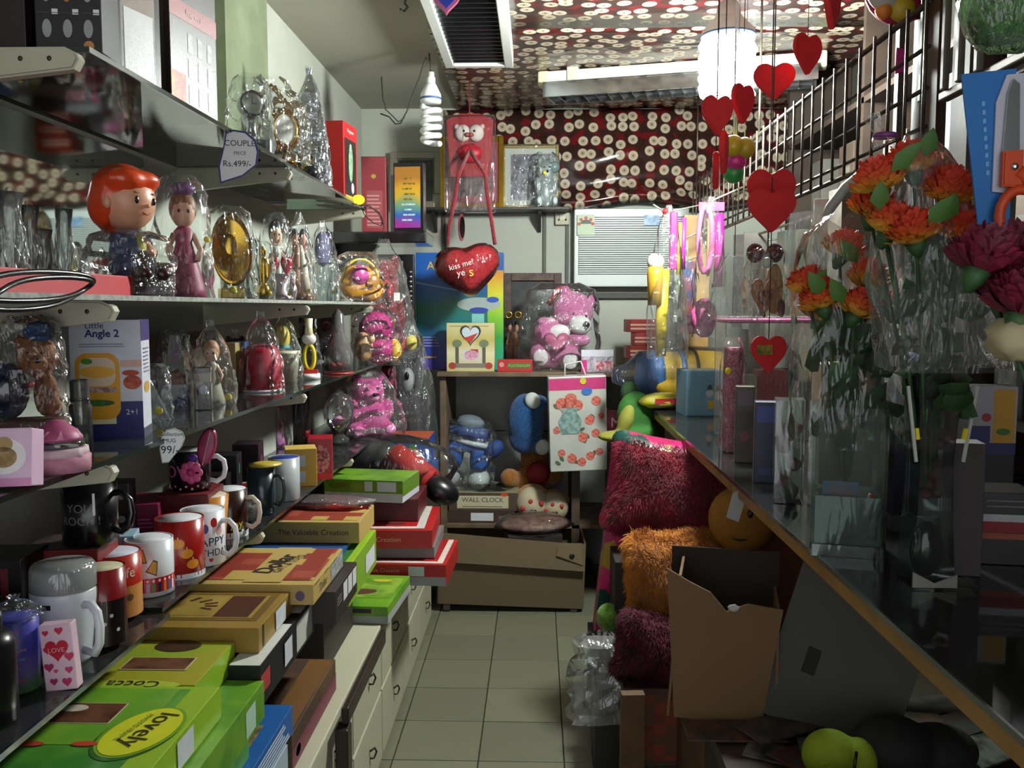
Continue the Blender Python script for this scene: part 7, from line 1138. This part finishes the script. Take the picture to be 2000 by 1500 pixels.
for k, (px, py, y, h_, c, lb) in enumerate(((1345, 600, 3.75, .30, '#24406a', 'thin blue and red stick pack behind the bat set'), (1330, 560, 3.8, .34, '#2c5a34', 'green printed toy card behind the bat set'), (1435, 590, 2.42, .17, '#9a9c98', 'plain crumpled clear pouch hanging near the keyring'))):
    p0 = hit(px, py - 90, y=y); t = T('hanging_card_pack', lb, 'pack', p0, 0)
    O('card', box(.06 if k < 2 else .10, .008, h_, bev=.002), M(c, .4, hex2='#8a3a34' if k == 0 else '#c0b8a8', vs=14) if k < 2 else FILM2, t, (0, 0, -h_)); O('clear_wrapper', bagmesh(.08 if k < 2 else .13, .05, h_ * 1.05, 310 + k, neck=.92, crump=.14), FILM2 if k == 2 else FILM, t, (0, 0, -h_)); hook(t, (0, 0, 0), (XG - p0.x, .02, .06)) if k < 2 else O('string', tube([(0, 0, 0), (0, 0, ZC - .016 - p0.z)], .0012, 4), STEEL, t)
# heart hangings
def fheart(px, py, w_, h_, y, rz, label, top=None, c=None, thick=.012):
    p, W, H = fit(px, py, w_, h_, y=y); t = T('foam_heart', label, 'heart', (p.x, y, p.z), rz, 'red foam hearts on strings'); O('heart', prism(plump_heart(W, H), thick, bev=.002), c or FOAM, t); O('string', tube([(0, 0, H * .85), (0, 0, (top or ZC - .016) - p.z)], .0011, 4), M('#2a2424', .7), t); return t, W, H
for args in ((1400, 264, 64, 82, 1.76, 14, 'dusky red foam heart nearest the tube light, lower left of the cluster'), (1450, 242, 62, 82, 1.80, 38, 'turned dark red foam heart second from left under the glaring lamp'), (1511, 196, 80, 76, 2.02, -8, 'bright red foam heart on a thread over the tube light end'), (1576, 146, 72, 84, 1.96, 30, 'bright red foam heart tilted beside the tube light end'), (1624, 58, 75, 95, 1.75, 55, 'narrow turned foam heart at the top edge of the picture'), (1413, 340, 72, 88, 1.85, 72, 'foam heart seen almost edge-on above the magenta ring pack'), (1397, 370, 72, 76, 1.9, 80, 'thin edge-on foam heart lowest in the left cluster')):
    t, W, H = fheart(*args)
    if args[2] < 55: t.scale = (1.6 if args[2] > 40 else 3.2, 1, 1) if False else (1, 1, 1)
t, W, H = fheart(1505, 428, 94, 104, 1.90, 0, 'rear bright red foam heart of the overlapping pair'); 
t, W, H = fheart(1506, 454, 94, 92, 1.86, 0, 'front bright red foam heart of the overlapping pair', top=hit(1506, 345, y=1.86).z)
t, W, H = fheart(1500, 728, 70, 78, 1.862, 4, 'dark red heart with a yellow sticker hanging above the counter goods', top=hit(1500, 446, y=1.862).z); O('yellow_sticker', box(W * .42, .002, H * .24), M('#a8902a', .5, hex2='#4a5a1c', vs=60), t, (-W * .14, -.008, H * .46))
p, W, H = fit(1497, 620, 86, 150, y=1.95); t = T('wooden_keyring', 'carved wooden heart keyring pair with maroon pompoms in film', 'keyring', (p.x, 1.95, p.z), 0); O('tan_heart', prism([(x * 1, y) for x, y in heart_pts(W * .62, H * .5)], .012, bev=.003), M('#a8683e', .6, hex2='#8e5230', vs=40), t, (-W * .08, -.01, 0)); O('carved_heart', tube([(x, -.018, y + H * .12) for x, y in heart_pts(W * .26, H * .22, 20)], .003, 5, True), M('#7a3a20', .6), t, (-W * .1, 0, 0)); O('tall_heart', prism([(x, y) for x, y in disc_pts(W * .4, H * .66)], .012, bev=.003), M('#9a7444', .6), t, (W * .18, .01, H * .04)); 
for x, c in ((-.24, '#6a1420'), (.2, '#4a1020')): O('pompom', ball(W * .2, W * .16, H * .13), FUR(c, '#380c16'), t, (x * W, .02, H * .84))
O('white_bead', ball(W * .12, W * .1, H * .07), M('#b9c4b8', .4), t, (-W * .06, -.02, H * .70)); O('red_drop', ball(W * .09, W * .06, H * .12), M('#5a0f18', .5), t, (W * .3, -.01, H * .12)); O('cord', tube([(0, 0, H * .7), (0, 0, H * 1.0), (0, 0, ZC - .016 - p.z)], .0016, 5), M('#4a443a', .6), t); bag(t, W * 1.1, W * .6, H * .9, 321, FILM, neck=1)
# balls in a net beside the hearts
for k, (px, py, c, lb) in enumerate(((1432, 285, '#b8b41e', 'yellow ball at the top of the net'), (1456, 288, '#a8a82a', 'olive-yellow ball beside the yellow one'), (1440, 312, '#c02a88', 'magenta ball in the middle of the net'), (1438, 334, '#2a9a4a', 'green ball at the bottom of the net'))):
    p, W, H = fit(px, py, 42, 42, y=2.2); t = T('net_ball', lb, 'ball', (p.x, 2.2 + .01 * k, p.z), 0, 'balls hanging in a net'); O('ball', ball(W * .5, c=(0, 0, 0)), M(c, .3, coat=.3), t); O('net_cord', tube([(0, 0, W * .5), (0, 0, ZC - .02 - p.z)], .0012, 4), WHITE, t)
# parrot balloon toy, green plush, scissors, top heart
p = hit(1735, 10, y=1.95); t = T('parrot_cutout', 'pink and yellow paper bird with a round eye at the top right', 'decoration', (p.x, 1.95, p.z), 10); m_ = mpp(p)
O('head', ball(.075, .03, .07, (.02, 0, .03)), M('#b02050', .5), t); O('cheek', ball(.04, .02, .04, (-.02, -.02, .02)), M('#b9b4a8', .5), t); O('eye', ball(.014, .008, .014, (-.02, -.042, .03), n=12, m=8), M('#2a3a40', .3), t); O('upper_beak', ball(.03, .02, .028, (.018, -.02, -.012)), M('#c0a42a', .5), t); O('lower_beak', ball(.018, .015, .018, (-.022, -.02, -.018)), M('#d87a2a', .5), t); O('tail_flag', prism([(.02, -.14), (.05, -.13), (.045, -.09), (.022, -.085)], .003), M('#c83a88', .5), t); O('string', tube([(.02, 0, .09), (.02, 0, ZC - .016 - p.z)], .0015, 4), BLACK, t)
p = hit(1965, 80, y=1.25); t = T('green_plush', 'green fluffy toy in clear film at the top right corner', 'plush toy', (p.x, 1.25, p.z), 0); O('body', ball(.045, .04, .05, (0, 0, .045), wob=.05), FUR('#3f7a1c', '#2c5a14'), t); O('tail', ball(.02, .02, .04, (-.03, 0, .03)), FUR('#4f8a2c', '#2c5a14'), t); O('clear_wrapper', ball(.062, .05, .062, (0, 0, .045), 14, 9, .15), FILM, t); O('string', tube([(0, 0, .09), (0, 0, ZC - .02 - p.z)], .0015, 4), BLACK, t)
p = hit(1945, 465, y=1.20); m_ = mpp(p); t = T('scissors_pack', 'orange-handled scissors on a blue and white card hanging at right', 'scissors pack', (p.x, 1.20, p.z), 0); H = 325 * m_
O('blue_card', prism([(-.008, 0), (.03, 0), (.03, H), (-.04, H * .97)], .003), M('#1c6ab0', .45, var=.06), t, (-.01, .008, 0)); O('white_card', prism([(.0, .06), (.10, .05), (.10, H), (.012, H * .96), (.0, H * .8)], .003), M('#b9b6c4', .5), t, (-.006, .004, 0)); O('blade', prism([(.002, .10), (.024, .10), (.02, H * .90), (.012, H * .93), (.006, H * .85)], .003), SILVER, t, (0, -.002, 0)); OR = M('#c8461a', .45); O('handle_shank', prism([(0, .065), (.026, .065), (.026, .112), (0, .110)], .010, bev=.002), OR, t, (0, -.006, 0)); O('handle_loop', tube([(.026 + .026 * math.cos(a), -.006, .028 + .034 * math.sin(a)) for a in [2 * PI * i / 18 for i in range(18)]], .007, 8, True), OR, t); O('handle_arm', tube([(.02, -.006, .085), (.05, -.006, .062), (.09, -.006, .045)], .010, 8), OR, t); O('rivet', ball(.005, .004, .005), SILVER, t, (.014, -.012, .09)); O('hang_string', tube([(.03, 0, H), (.03, 0, ZC - .02 - p.z)], .0015, 4), WHITE, t)
flat(t, 'pen_scribble', [(.06, .14), (.064, .14), (.072, .17), (.06, .175), (.066, .18), (.058, .182)], M('#4a3a90', .5), (0, .0015, 0)); [flat(t, 'small_print', [(-.001, 0), (.003, 0), (.003, .006), (-.001, .006)], M('#6aa0d0', .5), (-.022 + .002 * i * .6, .0055, .17 - .011 * i)) for i in range(9)]
p = hit(872, 12, z=2.30); t = T('pink_blue_heart', 'pink heart charm with a blue centre hanging at the top edge', 'decoration', p, 0); t.location.z -= .03; O('heart', prism(heart_pts(.085, .08), .006, bev=.002), M('#c86a8a', .5), t); O('blue_heart', prism([(x, y + .02) for x, y in heart_pts(.05, .045)], .009), M('#2a3ab8', .4), t); O('string', tube([(0, 0, .07), (0, 0, ZC - .02 - t.location.z)], .0012, 4), BLACK, t)

o = O('white_band', tube([hit(x, y, y=1.9) for x, y in ((1604, 440), (1622, 405), (1650, 368), (1684, 338), (1712, 322))], .011, 8, taper=[.7, 1, 1, .9, .7]), M('#a9ada8', .4), None); tag(o, 'curved white plastic band behind the flower bouquets', 'band'); O('hang_loop', tube([hit(1712, 322, y=1.9), Vector((XG, 1.95, 1.70))], .002, 5), STEEL, o)
